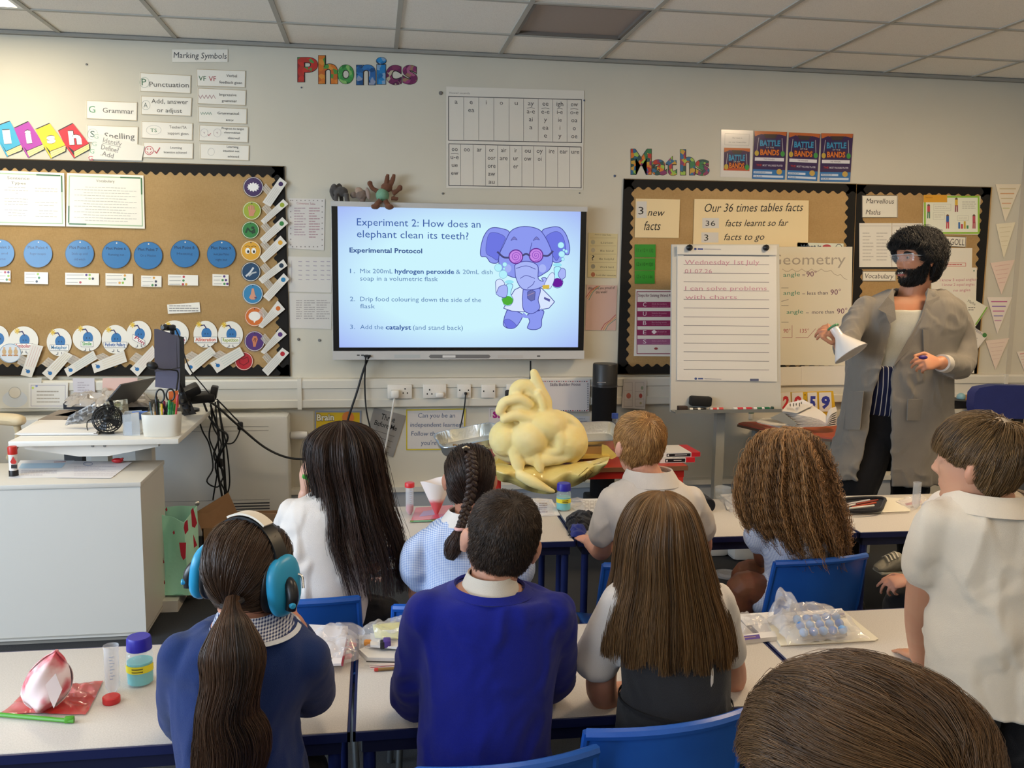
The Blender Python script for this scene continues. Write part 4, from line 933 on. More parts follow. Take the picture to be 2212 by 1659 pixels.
em = nt.nodes.new('ShaderNodeEmission'); out = nt.nodes.new('ShaderNodeOutputMaterial'); nt.links.new(em.outputs[0],out.inputs[0])
tc = nt.nodes.new('ShaderNodeTexCoord'); mp = nt.nodes.new('ShaderNodeMapping'); mp.inputs['Location'].default_value = (-.5,-.5,-.5); nt.links.new(tc.outputs['Generated'],mp.inputs[0])
ln = nt.nodes.new('ShaderNodeVectorMath'); ln.operation = 'LENGTH'
mp2 = nt.nodes.new('ShaderNodeMapping'); mp2.inputs['Scale'].default_value = (1,0,1.05); nt.links.new(mp.outputs[0],mp2.inputs[0]); nt.links.new(mp2.outputs[0],ln.inputs[0])
nt.links.new(mixc(nt,ramp(nt,ln.outputs['Value'],.38,.74),'#cdf4fe','#a3b6f6'),em.inputs[0]); em.inputs[1].default_value = 1.0
MB().mat(m_scr).bx(sx0,sx1,YP+.0005,YP+.002,sz0,sz1).build('slide',tv,smooth=False)
s = Sheet(Y=YP,lit=1.0)
T1,T2,T3 = '#3f5fa5','#3a568f','#5f83b4'
s.text('Experiment 2: How does an',771,487,1038,492,T1,h=16.5).text('elephant clean its teeth?',771,512.5,1012,517.5,T1,h=16.5)
s.text('Experimental Protocol',755,545,912,547,T2,h=10.5,bold=.022)
for n,y,L in ((1,590,[('Mix 200mL ',778,848,0),('hydrogen peroxide',853,981,1),('& 20mL dish',985,1064,0)]),(0,606,[('soap in a volumetric flask',778,946,0)]),(2,650.5,[('Drip food colouring down the side of the',778,1039,0)]),(0,666,[('flask',778,810,0)]),(3,711,[('Add the',778,828,0),('catalyst',833,888,1),('(and stand back)',892,1000,0)])):
    if n: s.text('%d.' % n,756,y,767,c=T3,h=10)
    for t,a,b_,bd in L: s.text(t,a,y+(a-778)*.008,b_,y+(b_-778)*.008,'#3f5f9f' if bd else T3,h=10,bold=.02 if bd else 0)
# the cartoon elephant scientist, drawn as filled outlines on the slide (crop coordinates)
E = lambda pts: [(620+x*.30741,380+y*.30741) for x,y in pts]
OUT,BODY,DARK,LITE = '#4a4f9e','#8d9af0','#6f78e2','#a9b6f7'
def spl(pts,closed=True,n=5):
    p = np.array(pts,float)
    return [tuple(v) for v in (cr(np.vstack([p[-2:],p,p[:2]]),n)[2*n:-(2*n)+n-4] if closed else cr(p,n))]
def blob(pts,fill,ol=2.0,smooth=True):
    q = E(spl(pts) if smooth else pts); s.up().q(q,fill); s.up().line(q,ol*.8,OUT,True); s.k -= 1
def stroke(pts,w,c=OUT): s.up().line(E(spl(pts,False)),w,c); s.k -= 1
S0 = s.k
blob([(1565,400),(1500,368),(1430,368),(1385,420),(1362,500),(1362,562),(1400,570),(1430,608),(1475,612),(1490,580),(1530,500)],BODY)
blob([(1535,440),(1490,405),(1430,400),(1405,450),(1400,540),(1440,570),(1480,590),(1500,520)],DARK,1)
blob([(1790,395),(1850,362),(1915,362),(1960,410),(1985,490),(1980,550),(1945,555),(1925,600),(1870,602),(1830,520)],BODY)
blob([(1815,440),(1860,398),(1910,395),(1945,440),(1960,540),(1920,560),(1890,595),(1850,520)],DARK,1)
s.up(2)
blob([(1545,945),(1620,955),(1655,985),(1610,1060),(1560,1072),(1522,1050),(1525,1005)],BODY); blob([(1522,1020),(1560,1008),(1608,1045),(1600,1068),(1550,1068)],DARK,1)
blob([(1690,975),(1800,945),(1790,1010),(1785,1060),(1745,1080),(1690,1070),(1705,1020)],BODY)
s.up(2)
blob([(1640,780),(1790,790),(1850,850),(1880,885),(1840,930),(1780,940),(1720,955),(1650,955),(1580,950),(1522,930),(1550,880),(1600,800)],'#d9e6ff',smooth=False)
s.up(2)
blob([(1660,790),(1775,790),(1765,870),(1775,930),(1720,968),(1665,945),(1655,880)],BODY)
blob([(1690,815),(1720,800),(1745,815),(1740,870),(1715,880),(1690,860)],'#6a6fae',1.5,False); stroke([(1692,840),(1738,820)],1.3,'#a98fb0')
blob([(1660,960),(1700,985),(1760,965),(1790,930),(1770,990),(1700,1000),(1650,990)],BODY,0.01)
s.up(2)
blob([(1560,405),(1600,370),(1670,355),(1750,368),(1795,400),(1840,480),(1868,570),(1850,650),(1800,690),(1760,710),(1700,720),(1600,715),(1540,690),(1495,640),(1490,560),(1525,480)],BODY)
blob([(1600,630),(1680,600),(1760,630),(1765,720),(1800,740),(1790,720),(1815,715),(1830,745),(1790,780),(1720,800),(1650,790),(1610,720)],LITE)
for a in ([(1610,650),(1680,632),(1745,655)],[(1640,720),(1680,700),(1740,720)],[(1690,790),(1725,765),(1740,740)],[(1720,470),(1700,560)]): stroke(a,1.3)
for x in (1595,1752): blob([(x-22,455),(x,428),(x+22,450),(x,445)],'#7f80c8',1.2)
for x,y in ((1550,650),(1795,650)): s.up(3).disc(*E([(x,y)])[0],8,9,LITE); s.k -= 3
s.up(4)
for x,y in ((1608,568),(1750,558)):
    c = E([(x,y)])[0]; s.disc(*c,16,16,'#6a3a9a').up().disc(*c,13.5,13.5,'#c98ae8').up(); s.line([(c[0]+(1+a*.42)*math.cos(a*.55),c[1]+(1+a*.42)*math.sin(a*.55)) for a in range(27)],1.6,'#9a5ac8'); s.k -= 2
stroke([(1655,560),(1680,548),(1705,560)],4,'#4a4a7a'); stroke([(1480,535),(1520,570),(1560,575)],4,'#4a4a7a'); stroke([(1868,530),(1835,560),(1798,560)],4,'#4a4a7a')
for neck,bulb,lq,rot in (((1562,745),(1550,870),'#4fae3a',.06),((1900,625),(1900,745),'#6a1f9a',0)):
    x,y = bulb; blob([(x-40,y),(x-20,y-45),(neck[0]-22,neck[1]+20),(neck[0]+24,neck[1]+20),(x+22,y-45),(x+40,y),(x+20,y+38),(x-20,y+38)],'#aef0ff',1.2)
    s.up(2).disc(*E([(x,y+6)])[0],11.5,10,lq).disc(*E([(x,y-4)])[0],12,3.5,lq).disc(*E([neck])[0],9.5,4,'#9ae4f6'); s.k -= 2
s.up(3)
blob([(1470,830),(1480,775),(1530,765),(1550,790),(1540,850),(1500,850)],LITE,1.4); blob([(1925,650),(1955,660),(1955,710),(1925,725),(1905,690)],LITE,1.4); blob([(1465,745),(1500,725),(1530,760),(1490,780),(1470,820)],'#d9e6ff',1.4); blob([(1800,790),(1840,700),(1870,680),(1880,720),(1850,790)],'#d9e6ff',1.2)
s.up(3)
s.q(E([(1795,768),(1843,765),(1843,792),(1797,795)]),'#d8b84a').q(E([(1808,850),(1850,868),(1845,885),(1805,865)]),'#5a5aa0')
for x,y,r in ((1485,645,25),(1530,622,14),(1519,692,27),(1525,652,7),(1925,487,20),(1930,550,20),(1962,530,9),(1938,585,10),(1945,520,7)):
    c = E([(x,y)])[0]; s.disc(*c,r*.31+.8,r*.31+.8,'#7fb8d8').up().disc(*c,r*.31,r*.31,'#b5f0fc'); s.k -= 1
s.done('slide_artwork',None,None,parent=tv)

# ================================================================== FURNITURE
def prism(mb,pts,Y,t):       # pixel outline standing on plane Y, going back by t
    return mb.slab([atY(*p,Y) for p in pts],(0,t,0))
def pz(mb,pts,Z,t):          # pixel outline lying on plane Z, t thick
    return mb.slab([atZ(*p,Z) for p in pts],(0,0,t))
TOPM,nt,b = nodemat('table_laminate',.42,.4)
nt.links.new(mixc(nt,ramp(nt,noise(nt,mapped(nt),300,3),.35,.65),'#bdb7b0','#cac4bd'),b.inputs['Base Color'])
NAVY,STEELB = M('#1b2350',.4),M('#2457a8',.35)
def school_table(x0,x1,y0,y1,label,rot=0.0,legm=None):
    cx,cy = (x0+x1)/2,(y0+y1)/2
    t = thing('school_table',(cx,cy,0),label,'table','pupil tables')
    w,d = (x1-x0)/2-.003,(y1-y0)/2; H = .64
    o = lambda mb,nm: mb
    m = MB().mat(TOPM).box((cx,cy,H-.009),(2*w-.012,2*d-.012,.018),bev=.003); m.build('table_top',t)
    e = MB().mat(NAVY)
    e.bx(cx-w,cx+w,cy-d,cy-d+.006,H-.022,H-.002).bx(cx-w,cx+w,cy+d-.006,cy+d,H-.022,H-.002).bx(cx-w,cx-w+.006,cy-d,cy+d,H-.022,H-.002).bx(cx+w-.006,cx+w,cy-d,cy+d,H-.022,H-.002)
    e.build('edging',t,smooth=False)
    f = MB().mat(M('#14193a',.5))
    f.bx(cx-w+.02,cx+w-.02,cy-d+.012,cy-d+.034,H-.055,H-.018).bx(cx-w+.02,cx+w-.02,cy+d-.034,cy+d-.012,H-.055,H-.018).bx(cx-w+.02,cx-w+.042,cy-d+.02,cy+d-.02,H-.055,H-.018).bx(cx+w-.042,cx+w-.02,cy-d+.02,cy+d-.02,H-.055,H-.018)
    f.build('under_frame',t,smooth=False)
    for sx in (-1,1):
        for sy in (-1,1):
            lx,ly = cx+sx*(w-.035),cy+sy*(d-.032)
            MB().mat(legm or M('#1f2c66',.4)).lathe((lx,ly,.012),[(.014,0),(.014,H-.05)],12).build('leg',t)
            for ob in (t.children[-1],): MB().mat(M('#1a1a1c',.7)).lathe((lx,ly,0),[(.016,0),(.017,.02),(.0155,.03)],12).build('foot_cap',ob)
    if rot: t.rotation_euler.z = rot
    return t
NT = [(-1.165,-.055,'left table of the near row, with the blue-capped bottle on it'),(-.055,1.055,'middle table of the near row, in front of the boy in the blue jumper'),(1.055,2.165,'right table of the near row, under the boy leaning in a white polo shirt')]
for x0,x1,l in NT: school_table(x0,x1,1.875,2.41,l)
MT = [(-.375,.745,'left table of the far row, in front of the girl with the braid'),(.745,1.866,'middle table of the far row, where the ginger-haired boy sits'),(1.866,2.98,'right table of the far row, with the open black pencil case')]
for (x0,x1,l),y in zip(MT,(3.18,3.163,3.148)): school_table(x0,x1,y,y+.555,l,-.013)

CH_BLUE,nt,b = nodemat('chair_plastic',.35,.45)
nt.links.new(mixc(nt,ramp(nt,noise(nt,mapped(nt),6,3),.3,.7),'#1c4fa3','#235bb3'),b.inputs['Base Color']); bumpn(nt,b,noise(nt,mapped(nt),700,2),.15,.0008)
STEEL = M('#8d9296',.3,metal=.9)
def chair_proto():
    t = thing('school_chair',(0,0,0),'x','chair')
    # backrest: a curved panel with a rolled rim; local +Y is the way the sitter faces
    def bp(u,v):               # u -1..1 across, v 0 bottom..1 top
        w = .185*(1-.06*v)-(.02 if v < .2 else 0)*(1-v/.2)
        return np.array((u*w,-.175-.055*v+.055*(1-u*u)*-.35+.03*u*u,.43+.262*v+.012*(1-u*u)*(v**3)))
    U = np.linspace(-1,1,17); Vv = np.linspace(0,1,12)
    G_ = np.array([[bp(u,v) for u in U] for v in Vv])
    m = MB().mat(CH_BLUE).grid(G_,.006)
    m.tube([bp(u,1)+np.array((0,-.006,-.004)) for u in np.linspace(-1,1,15)],.012,8)
    for s_ in (-1,1): m.tube([bp(s_,v)+np.array((0,-.004,0)) for v in np.linspace(0,1,8)],.0085,8)
    m.build('backrest',t)
    def sp(u,v): return np.array((u*.185*(1-.08*(1-v)),-.175+.37*v,.385+.02*u*u-.012*math.sin(PI*v)-(.03*(v-.8)/.2 if v > .8 else 0)+(.045*(1-v/.12)**1.5 if v < .12 else 0)))
    G_ = np.array([[sp(u,v) for u in U] for v in np.linspace(0,1,16)])
    MB().mat(CH_BLUE).grid(G_,-.007).build('seat',t)
    for s_ in (-1,1):
        MB().mat(STEEL).tube([(s_*.15,.12,.37),(s_*.165,.15,.2),(s_*.175,.17,0.0)],.0105,10,4).build('leg',t)
        MB().mat(STEEL).tube([(s_*.15,-.13,.37),(s_*.16,-.17,.2),(s_*.17,-.21,0.0)],.0105,10,4).build('leg',t)
    MB().mat(STEEL).tube([(-.15,.12,.372),(-.15,-.13,.372),(-.13,-.16,.40),(-.12,-.19,.46)],.0095,8,4).tube([(.15,.12,.372),(.15,-.13,.372),(.13,-.16,.40),(.12,-.19,.46)],.0095,8,4).tube([(-.15,0,.37),(.15,0,.37)],.0095,8).build('seat_frame',t)
    return t
CH0 = chair_proto(); used = [False]
def chair(px,py,Z,rot,label,sz=1):
    """back-top centre at pixel (px,py) with top height Z; rot turns the sitter's facing"""
    p = atZ(px,py,Z)
    o = CH0 if not used[0] else copy_tree(CH0); used[0] = True
    off = np.array((0,-.225)); c,s_ = math.cos(rot),math.sin(rot)
    o.scale.z = Z/.704; o.location = (p[0]-(c*off[0]-s_*off[1]),p[1]-(s_*off[0]+c*off[1]),0); o.rotation_euler = (0,0,rot)
    o['label'] = label; o['group'] = 'blue plastic school chairs'; return o
CHAIRS = dict(
    near_r=chair(1450,1556,.745,.12,'blue chair behind the girl in the grey pinafore'),
    near_m=chair(1105,1638,.74,.10,'blue chair at the bottom middle, behind the boy in the blue jumper'),
    near_l=chair(560,1775,.74,.05,'blue chair under the girl with blue ear defenders, mostly below the picture'),
    mid_l=chair(640,1292,.70,-.02,'blue chair behind the girl with long loose dark hair'),
    mid_b=chair(985,1300,.70,.02,'blue chair behind the girl with the braid, mostly hidden'),
    mid_g=chair(1420,1212,.70,.0,'blue chair behind the ginger-haired boy'),
    mid_c=chair(1782,1203,.70,.12,'blue chair behind the girl with curly hair'))

# ------------------------------------------------------------------ white pedestal, teacher desk, radiator
WHT = M('#d2cec6',.4,vary=(2,.02))
def box_unit():
    x0,x1,y0,y1,H = -2.25,-1.0,3.985,4.43,.71
    t = thing('storage_cabinet',((x0+x1)/2,(y0+y1)/2,0),'low white storage cabinet with papers on top, far left','cabinet')
    MB().mat(WHT).bx(x0,x1-.001,y0+.004,y1-.004,.02,H-.021).build('body',t,smooth=False)
    MB().mat(WHT).box(((x0+x1)/2,(y0+y1)/2,H-.01),(x1-x0+.006,y1-y0+.006,.02),bev=.002).build('cabinet_top',t)
    MB().mat(M('#a9a59c',.5)).bx(x0,x1-.002,y0+.002,y0+.006,.03,.036).bx(x1-.002,x1,y0+.01,y1-.01,.03,.036).build('bottom_edging',t,smooth=False)
    MB().mat(M('#8a867e',.6)).bx(x0+.01,x1-.012,y0+.015,y1-.012,0,.02).build('plinth',t,smooth=False)
box_unit()
DZ = .85
def desk():
    x0,x1,y0,y1 = -1.615,-.888,4.235,5.19
    t = thing('teacher_desk',((x0+x1)/2,(y0+y1)/2,0),'white height-adjustable teacher desk with laptop and clutter on it','desk')
    MB().mat(M('#dcd8cf',.35)).box(((x0+x1)/2,(y0+y1)/2,DZ-.0125),(x1-x0,y1-y0,.025),bev=.003).build('desk_top',t)
    m = MB().mat(M('#d4d0c8',.4))
    m.slab([(x0+.05,y0+.05,DZ-.026),(x1-.1,y0+.05,DZ-.026),(x1-.1,y0+.05,DZ-.045),(x1-.32,y0+.05,DZ-.085),(x0+.28,y0+.05,DZ-.085),(x0+.05,y0+.05,DZ-.045)],(0,.04,0)); m.build('cross_beam',t,smooth=False)
    bl = MB().mat(M('#9a9a98',.3,metal=.8))
    for px in (200,226): p = atY(px,963,y0+.05); bl.lathe(p,[(.007,0),(.006,.004)],10,axis=(0,-1,0))
    bl.build('bolt',t)
    a = atY(196,990,y0+.21)[0]; c_ = atY(232,990,y0+.21)[0]
    MB().mat(M('#d0ccc2',.4)).bx(a,c_,y0+.215,y0+.295,.36,DZ-.026).bx(a-.012,c_+.012,y0+.205,y0+.305,.03,.5).build('lifting_column',t,smooth=False)
    MB().mat(M('#b9b6ae',.4)).box(((a+c_)/2,y0+.5,.02),(.09,.58,.04),bev=.008).build('foot',t)
    MB().mat(M('#cfcbc2',.4)).bx(x1-.33,x1-.25,y0+.55,y0+.63,.03,DZ-.026).box((x1-.29,y0+.55,.02),(.08,.6,.04),bev=.008).build('rear_column',t,smooth=False)
    MB().mat(M('#3a3a3a',.6)).bx(x0+.16,x0+.24,y0+.22,y0+.28,.4,DZ-.026).build('control_box',t,smooth=False)
desk()
def radiator():
    Y0 = 5.21
    a = atY(-260,897,Y0); b_ = atY(622,897,Y0); zt_ = atY(560,899,Y0)[2]; zb_ = .09
    t = thing('radiator_cover',((a[0]+b_[0])/2,5.3,0),'long white radiator with a grille under the left display board','radiator')
    cm = M('#d0d0cc',.35)
    MB().mat(cm).box(((a[0]+b_[0])/2,(Y0+5.375)/2,(zt_+zb_)/2),(b_[0]-a[0],5.375-Y0,zt_-zb_),bev=.018).build('casing',t)
    g = MB().mat(M('#4a4c50',.6)); c0,c1 = atY(508,1088,Y0),atY(583,1110,Y0)
    for k in range(5): z = c0[2]+(c1[2]-c0[2])*k/4; g.bx(c0[0]-.02,c1[0],Y0-.0015,Y0+.003,z-.004,z+.004)
    g.build('grille',t,smooth=False)
    l = MB().mat(M('#a5a6a4',.5)); p0 = atY(345,928,Y0); p1 = atY(580,928,Y0); l.bx(p0[0],p1[0],Y0-.001,Y0+.003,p1[2]-.006,p1[2]-.003)
    p1 = atY(580,921,Y0); l.bx(p0[0],p1[0],Y0-.001,Y0+.003,p1[2],p1[2]+.003); p1 = atY(583,1079,Y0); l.bx(p0[0],p1[0],Y0-.001,Y0+.003,p1[2],p1[2]+.004); l.build('panel_groove',t,smooth=False)
    MB().mat(cm).bx(a[0]+.1,a[0]+.2,5.25,5.36,0,zb_+.02).bx(b_[0]-.2,b_[0]-.1,5.25,5.36,0,zb_+.02).build('foot',t,smooth=False)
    v = MB().mat(M('#d8d6d0',.3)); p = atY(645,940,5.31); q = atY(624,940,5.31)
    v.lathe(p,[(.014,-.05),(.022,-.04),(.024,0),(.021,.05),(.012,.055)],14,axis=(1,0,0)); v.mat(M('#6f6a62',.3,metal=.8)).lathe(q,[(.012,-.01),(.017,0),(.017,.03),(.012,.04)],12,axis=(1,0,0)).tube([p+np.array((.05,0,0)),p+np.array((.1,0,-.01)),p+np.array((.11,0,-.15)),p+np.array((.11,0,-.6))],.009,8,3)
    v.build('valve',t)
radiator()

# ------------------------------------------------------------------ teacher desk things
def on_desk(*p): return atZ(*p,DZ)
def paper_stack(pts,Z,n,label,name='paper_stack',c='#e2dfdc',fan=.004,th=.003):
    m = MB()
    for k in range(n):
        m.mat(M(('#e2dfdc','#dcdad8','#e6e4e0')[k % 3] if c is None else c,.7)); j = NR.normal(0,fan,2)
        m.slab([atZ(*p,Z)+np.array((j[0],j[1],k*th)) for p in pts],(0,0,th*.9))
    return tag(m.build(name,smooth=False),label,'paper')
paper_stack([(34,941),(82,912),(224,912),(205,940)],DZ,4,'fanned white papers at the front left of the desk',c=None,fan=.012)
# fan
def desk_fan():
    p = on_desk(232,938); t = thing('desk_fan',p,'small black round desk fan beside the laptop','fan')
    c = atY(231,905,p[1]); r = 30/ppm(c); blk = M('#141414',.35)
    ax = unit((.15,-1,.15)); A = unit(np.cross(ax,(0,0,1))); B_ = np.cross(A,ax)
    m = MB().mat(blk)
    for rr,d in ((r,0),(r,.035),(r*.85,-.012),(r*.62,-.02),(r*.4,-.024),(r*.85,.05),(r*.6,.06)):
        m.tube([c-ax*d*1.0+(A*math.cos(k*PI/14)+B_*math.sin(k*PI/14))*rr for k in range(29)],.0022,6)
    for k in range(24):
        an = k*PI/12; dr = A*math.cos(an)+B_*math.sin(an)
        m.tube([c+ax*.024+dr*r*.2,c+ax*.02+dr*r*.62,c+dr*r,c-ax*.035+dr*r,c-ax*.06+dr*r*.6,c-ax*.065+dr*r*.1],.0014,5)
    m.build('cage',t)
    m = MB().mat(M('#2a2a2c',.3))
    for k in range(4):
        an = k*PI/2+.3; dr = A*math.cos(an)+B_*math.sin(an); tg = -A*math.sin(an)+B_*math.cos(an)
        m.grid([[c+dr*r*(.15+.7*u)+tg*r*(.4*v-.1)*(.5+u)-ax*(.012*v) for u in (0,.33,.66,1)] for v in (0,.5,1)],.0015)
    m.build('blade',t)
    MB().mat(blk).lathe(c-ax*.07,[(.001,0),(.02,.004),(.022,.05),(.016,.09),(.001,.096)],16,axis=ax).build('motor',t)
    q = atY(240,868,p[1]+.02); MB().mat(blk).tube([c-ax*.04+B_*r,atY(243,880,p[1]),q,atY(236,862,p[1])],[.007,.008,.009,.007],10,4).build('clip_arm',t)
    MB().mat(blk).tube([p+np.array((-.04,.02,.006)),p+np.array((0,-.02,.008)),c-B_*r*.95],.004,8,3).tube([p+np.array((.03,.0,.006)),p+np.array((0,-.02,.008))],.004,8).tube([p+np.array((-.03,.01,.004)),p+np.array((-.09,.03,.004)),p+np.array((-.11,.1,.05)),p+np.array((-.03,.12,.06))],.0025,6,4).build('stand',t)
desk_fan()
def pot():
    p = on_desk(346,944); Y = p[1]+.05
    t = thing('pen_pot',(p[0],Y,DZ),'white rounded pot on the desk front corner, full of pens','pot')
    a = atY(303,944,p[1]); b_ = atY(388,944,p[1]); w = (b_[0]-a[0])/2; h = atY(346,897,p[1])[2]-DZ; cx = (a[0]+b_[0])/2; dd = .055
    def ring(z,k,n=28): return [(cx+math.copysign(abs(math.cos(2*PI*i/n))**.55,math.cos(2*PI*i/n))*w*k,Y+math.copysign(abs(math.sin(2*PI*i/n))**.55,math.sin(2*PI*i/n))*dd*k,z) for i in range(n)]
    R_ = [ring(DZ,.88),ring(DZ+.004,.92),ring(DZ+h,1),ring(DZ+h+.002,.985),ring(DZ+h,.965),ring(DZ+.01,.88)]
    m = MB().mat(M('#d6d1c5',.4)); V = [p_ for r_ in R_ for p_ in r_]; n = 28
    F_ = [(i*n+k,i*n+(k+1) % n,(i+1)*n+(k+1) % n,(i+1)*n+k) for i in range(len(R_)-1) for k in range(n)]+[list(range(n))[::-1],[(len(R_)-1)*n+k for k in range(n)]]
    m.add(V,F_).build('pot_body',t)
    return cx,Y,h,w
pcx,pY,ph,pw = pot()
def pen(p0,p1,r,col,label,name='felt_pen',cap=None):
    p0,p1 = np.array(p0,float),np.array(p1,float); d = unit(p1-p0); L = np.linalg.norm(p1-p0)
    t = thing(name,p0,label,'pen','pens and pencils in the white pot')
    MB().mat(M(col,.35)).lathe(p0,[(r*.9,0),(r,.004),(r,L*.72),(r*.9,L*.73)],10,axis=d).build('barrel',t)
    MB().mat(M(cap or col,.3)).lathe(p0+d*L*.73,[(r*1.1,0),(r*1.15,L*.24),(r*.7,L*.27)],10,axis=d).build('cap',t)
for k,(x,yt,col,cap,lab) in enumerate(((324,868,'#7a8a90','#3f4a50','thin grey pen leaning left in the pot'),(333,872,'#b88a4a','#8a8070','tan pencil with a pale end in the pot'),(341,862,'#2f8a4a','#1f6a3a','green felt pen left of the scissors'),(349,872,'#d8b02a','#d8b02a','yellow curved pen in the pot'),
        (355,866,'#b8306a','#a0285a','pink felt pen behind the scissors'),(361,874,'#d8d4d0','#7a3a8a','white pen with a purple cap in the pot'),(366,864,'#3f9a4a','#2a8a3a','bright green felt pen in the middle of the pot'),(372,868,'#2f9a6a','#2f9a6a','sea green felt pen right of middle in the pot'),(378,872,'#4aa84a','#3a983a','light green felt pen near the right of the pot'),(384,852,'#b8383a','#b8383a','tall red pencil at the right of the pot'),(337,856,'#1f1f22','#1f1f22','black marker at the left of the pot'))):
    top = atY(x,yt,pY+.02*((k % 3)-1)); bx_ = pcx+(top[0]-pcx)*.7
    pen((bx_,pY+.012*((k % 3)-1),DZ+.012),top,.0045 if k not in (6,7,10) else .006,col,lab,cap=cap)
def scissors():
    Y = pY; t = thing('scissors',(pcx,Y,DZ+.05),'black-handled scissors standing handles up in the pot','scissors')
    m = MB().mat(M('#1a1a1a',.4))
    for cx_,cy_,rx,ry in ((346,855,9,14),(368,853,9,13)):
        m.tube([atY(cx_+rx*math.cos(a*PI/10),cy_+ry*math.sin(a*PI/10),Y-.012) for a in range(21)],.004,8)
    m.tube([atY(348,869,Y-.012),atY(356,884,Y-.01),atY(360,900,Y)],.005,8,3).tube([atY(365,866,Y-.012),atY(358,884,Y-.006),atY(354,900,Y)],.005,8,3).build('handle',t)
    MB().mat(STEEL).slab([atY(352,890,Y),atY(357,890,Y),atY(356,935,Y),atY(354,938,Y)],(0,.002,0)).slab([atY(356,890,Y+.003),atY(361,890,Y+.003),atY(359,935,Y+.003),atY(357,938,Y+.003)],(0,.002,0)).build('blade',t,smooth=False)
scissors()
tag(prism(MB().mat(M('#d86a2a',.6)),[(364,846),(385,844),(386,880),(366,882)],pY+.035,.003).build('sticky_note_pad',smooth=False),'orange card standing at the back of the white pot','card')
def clear_holder():
    p = on_desk(282,941); t = thing('card_holder',p,'clear plastic holder with pale cards left of the white pot','holder')
    cl = film('#cfd6dc',.35)
    m = MB().mat(cl); Y = p[1]
    prism(m,[(264,896),(300,893),(303,944),(266,941)],Y,.003); prism(m,[(270,888),(306,886),(308,936),(272,934)],Y+.07,.003); m.slab([atY(264,896,Y),atY(266,941,Y),atY(272,934,Y+.07),atY(270,888,Y+.07)],(.003,0,0)); m.build('clear_case',t,smooth=False)
    m = MB().mat(M('#c9ced8',.6)); prism(m,[(268,912),(284,911),(285,940),(269,939)],Y+.01,.006); m.build('card_pack',t,smooth=False)
    m = MB().mat(M('#5f7fc0',.5)); prism(m,[(285,890),(318,888),(319,905),(287,907)],Y+.05,.01); m.mat(M('#c8b8a0',.6)); prism(m,[(283,893),(299,891),(300,938),(285,938)],Y+.03,.012); m.build('coloured_cards',t,smooth=False)
clear_holder()
def laptop():
    Y = 4.75; t = thing('laptop',atZ(190,900,DZ),'open grey laptop with its lid leaning back, seen edge on','laptop')
    sil = M('#9a9a9a',.3,metal=.6); dk = M('#4a4a4c',.4)
    a,b_,c,d = atY(199,897,Y-.2),atY(206,899,Y-.2),atY(288,820,Y-.02),atY(245,832,Y+.18)
    a0,a1 = atZ(200,900,DZ+.016),atZ(255,885,DZ+.016)
    v = unit(atY(288,818,Y)-atY(204,899,Y)); L = .29
    base = a0; ax = unit(np.array((.35,.94,0))); up = unit(v-ax*np.dot(v,ax)); nrm = np.cross(ax,up)
    MB().mat(dk).slab([base,base+ax*.3,base+ax*.3+up*.24,base+up*.24],nrm*.007).build('lid',t,smooth=False)
    MB().mat(glow('#6a7f86',.35)).slab([base+ax*.01+up*.015-nrm*.001,base+ax*.29+up*.015-nrm*.001,base+ax*.29+up*.23-nrm*.001,base+ax*.01+up*.23-nrm*.001],nrm*.0005).build('screen',t,smooth=False)
    side = np.cross(ax,(0,0,1)); side = side if side[0] < 0 else -side
    m = MB().mat(sil).slab([base-(0,0,.004),base+ax*.3-(0,0,.004),base+ax*.3+side*.22-(0,0,.004),base+side*.22-(0,0,.004)],(0,0,-.011)); m.build('keyboard_base',t,smooth=False)
laptop()
def crumple(pts_px,Y,depth,seed,n=14,amp=.012,bulge=.5):
    """a crumpled pouch whose outline fills the given quad of pixels on plane Y"""
    r = np.random.default_rng(seed); q = [np.array(p,float) for p in pts_px]
    G_ = np.zeros((n,n,3)); off = r.normal(0,1,(n,n))
    for i in range(n):
        for j in range(n):
            u,v = j/(n-1),i/(n-1); p = (q[0]*(1-u)+q[1]*u)*(1-v)+(q[3]*(1-u)+q[2]*u)*v
            e = min(1,6*min(u,1-u,v,1-v)+.0); w = atY(*p,Y)
            G_[i,j] = w+np.array((0,-depth*bulge*math.sin(PI*u)*math.sin(PI*v)-amp*off[i,j]*e,amp*.4*off[j,i]*e))
    return G_
def wob(P,f,seed=0):          # cheap smooth 3-D noise, about -1..1
    r = np.random.default_rng(seed); out = np.zeros(len(P))
    for k in range(6):
        d = r.normal(0,1,3); d /= np.linalg.norm(d); d2 = r.normal(0,1,3)
        out += np.sin(P @ d*f*(1+.35*k)+r.uniform(0,6.28)+1.3*np.sin(P @ d2*f*.6+k))*(.9**k)
    return out/3.2
def crumple_flat(pts_px,Z,height,seed,n=16,amp=.006,solid=None):
    n = 36; q = [np.array(p,float) for p in pts_px]; u,v = np.meshgrid(np.linspace(0,1,n),np.linspace(0,1,n)); e = np.sin(PI*u)*np.sin(PI*v)
    G_ = np.array([[atZ(*((q[0]*(1-a)+q[1]*a)*(1-b_)+(q[3]*(1-a)+q[2]*a)*b_),Z) for a in u[0]] for b_ in v[:,0]]); F_ = G_.reshape(-1,3)
    w = [wob(F_,f,seed+i).reshape(n,n) for i,f in enumerate((45,45,60,120))]; rd = 1-2*np.abs(w[2])
    G_[:,:,2] += .003+np.maximum(0,height*np.minimum(1,1.6*e)**.6*(.75+.4*w[0])+amp*(1.1*rd+.5*w[3])*np.minimum(1,5*e)); G_[:,:,0] += amp*1.5*w[1]; G_[:,:,1] += amp*1.2*w[2]
    return G_
FOLD = film('#dcd8d4',.45,.1)
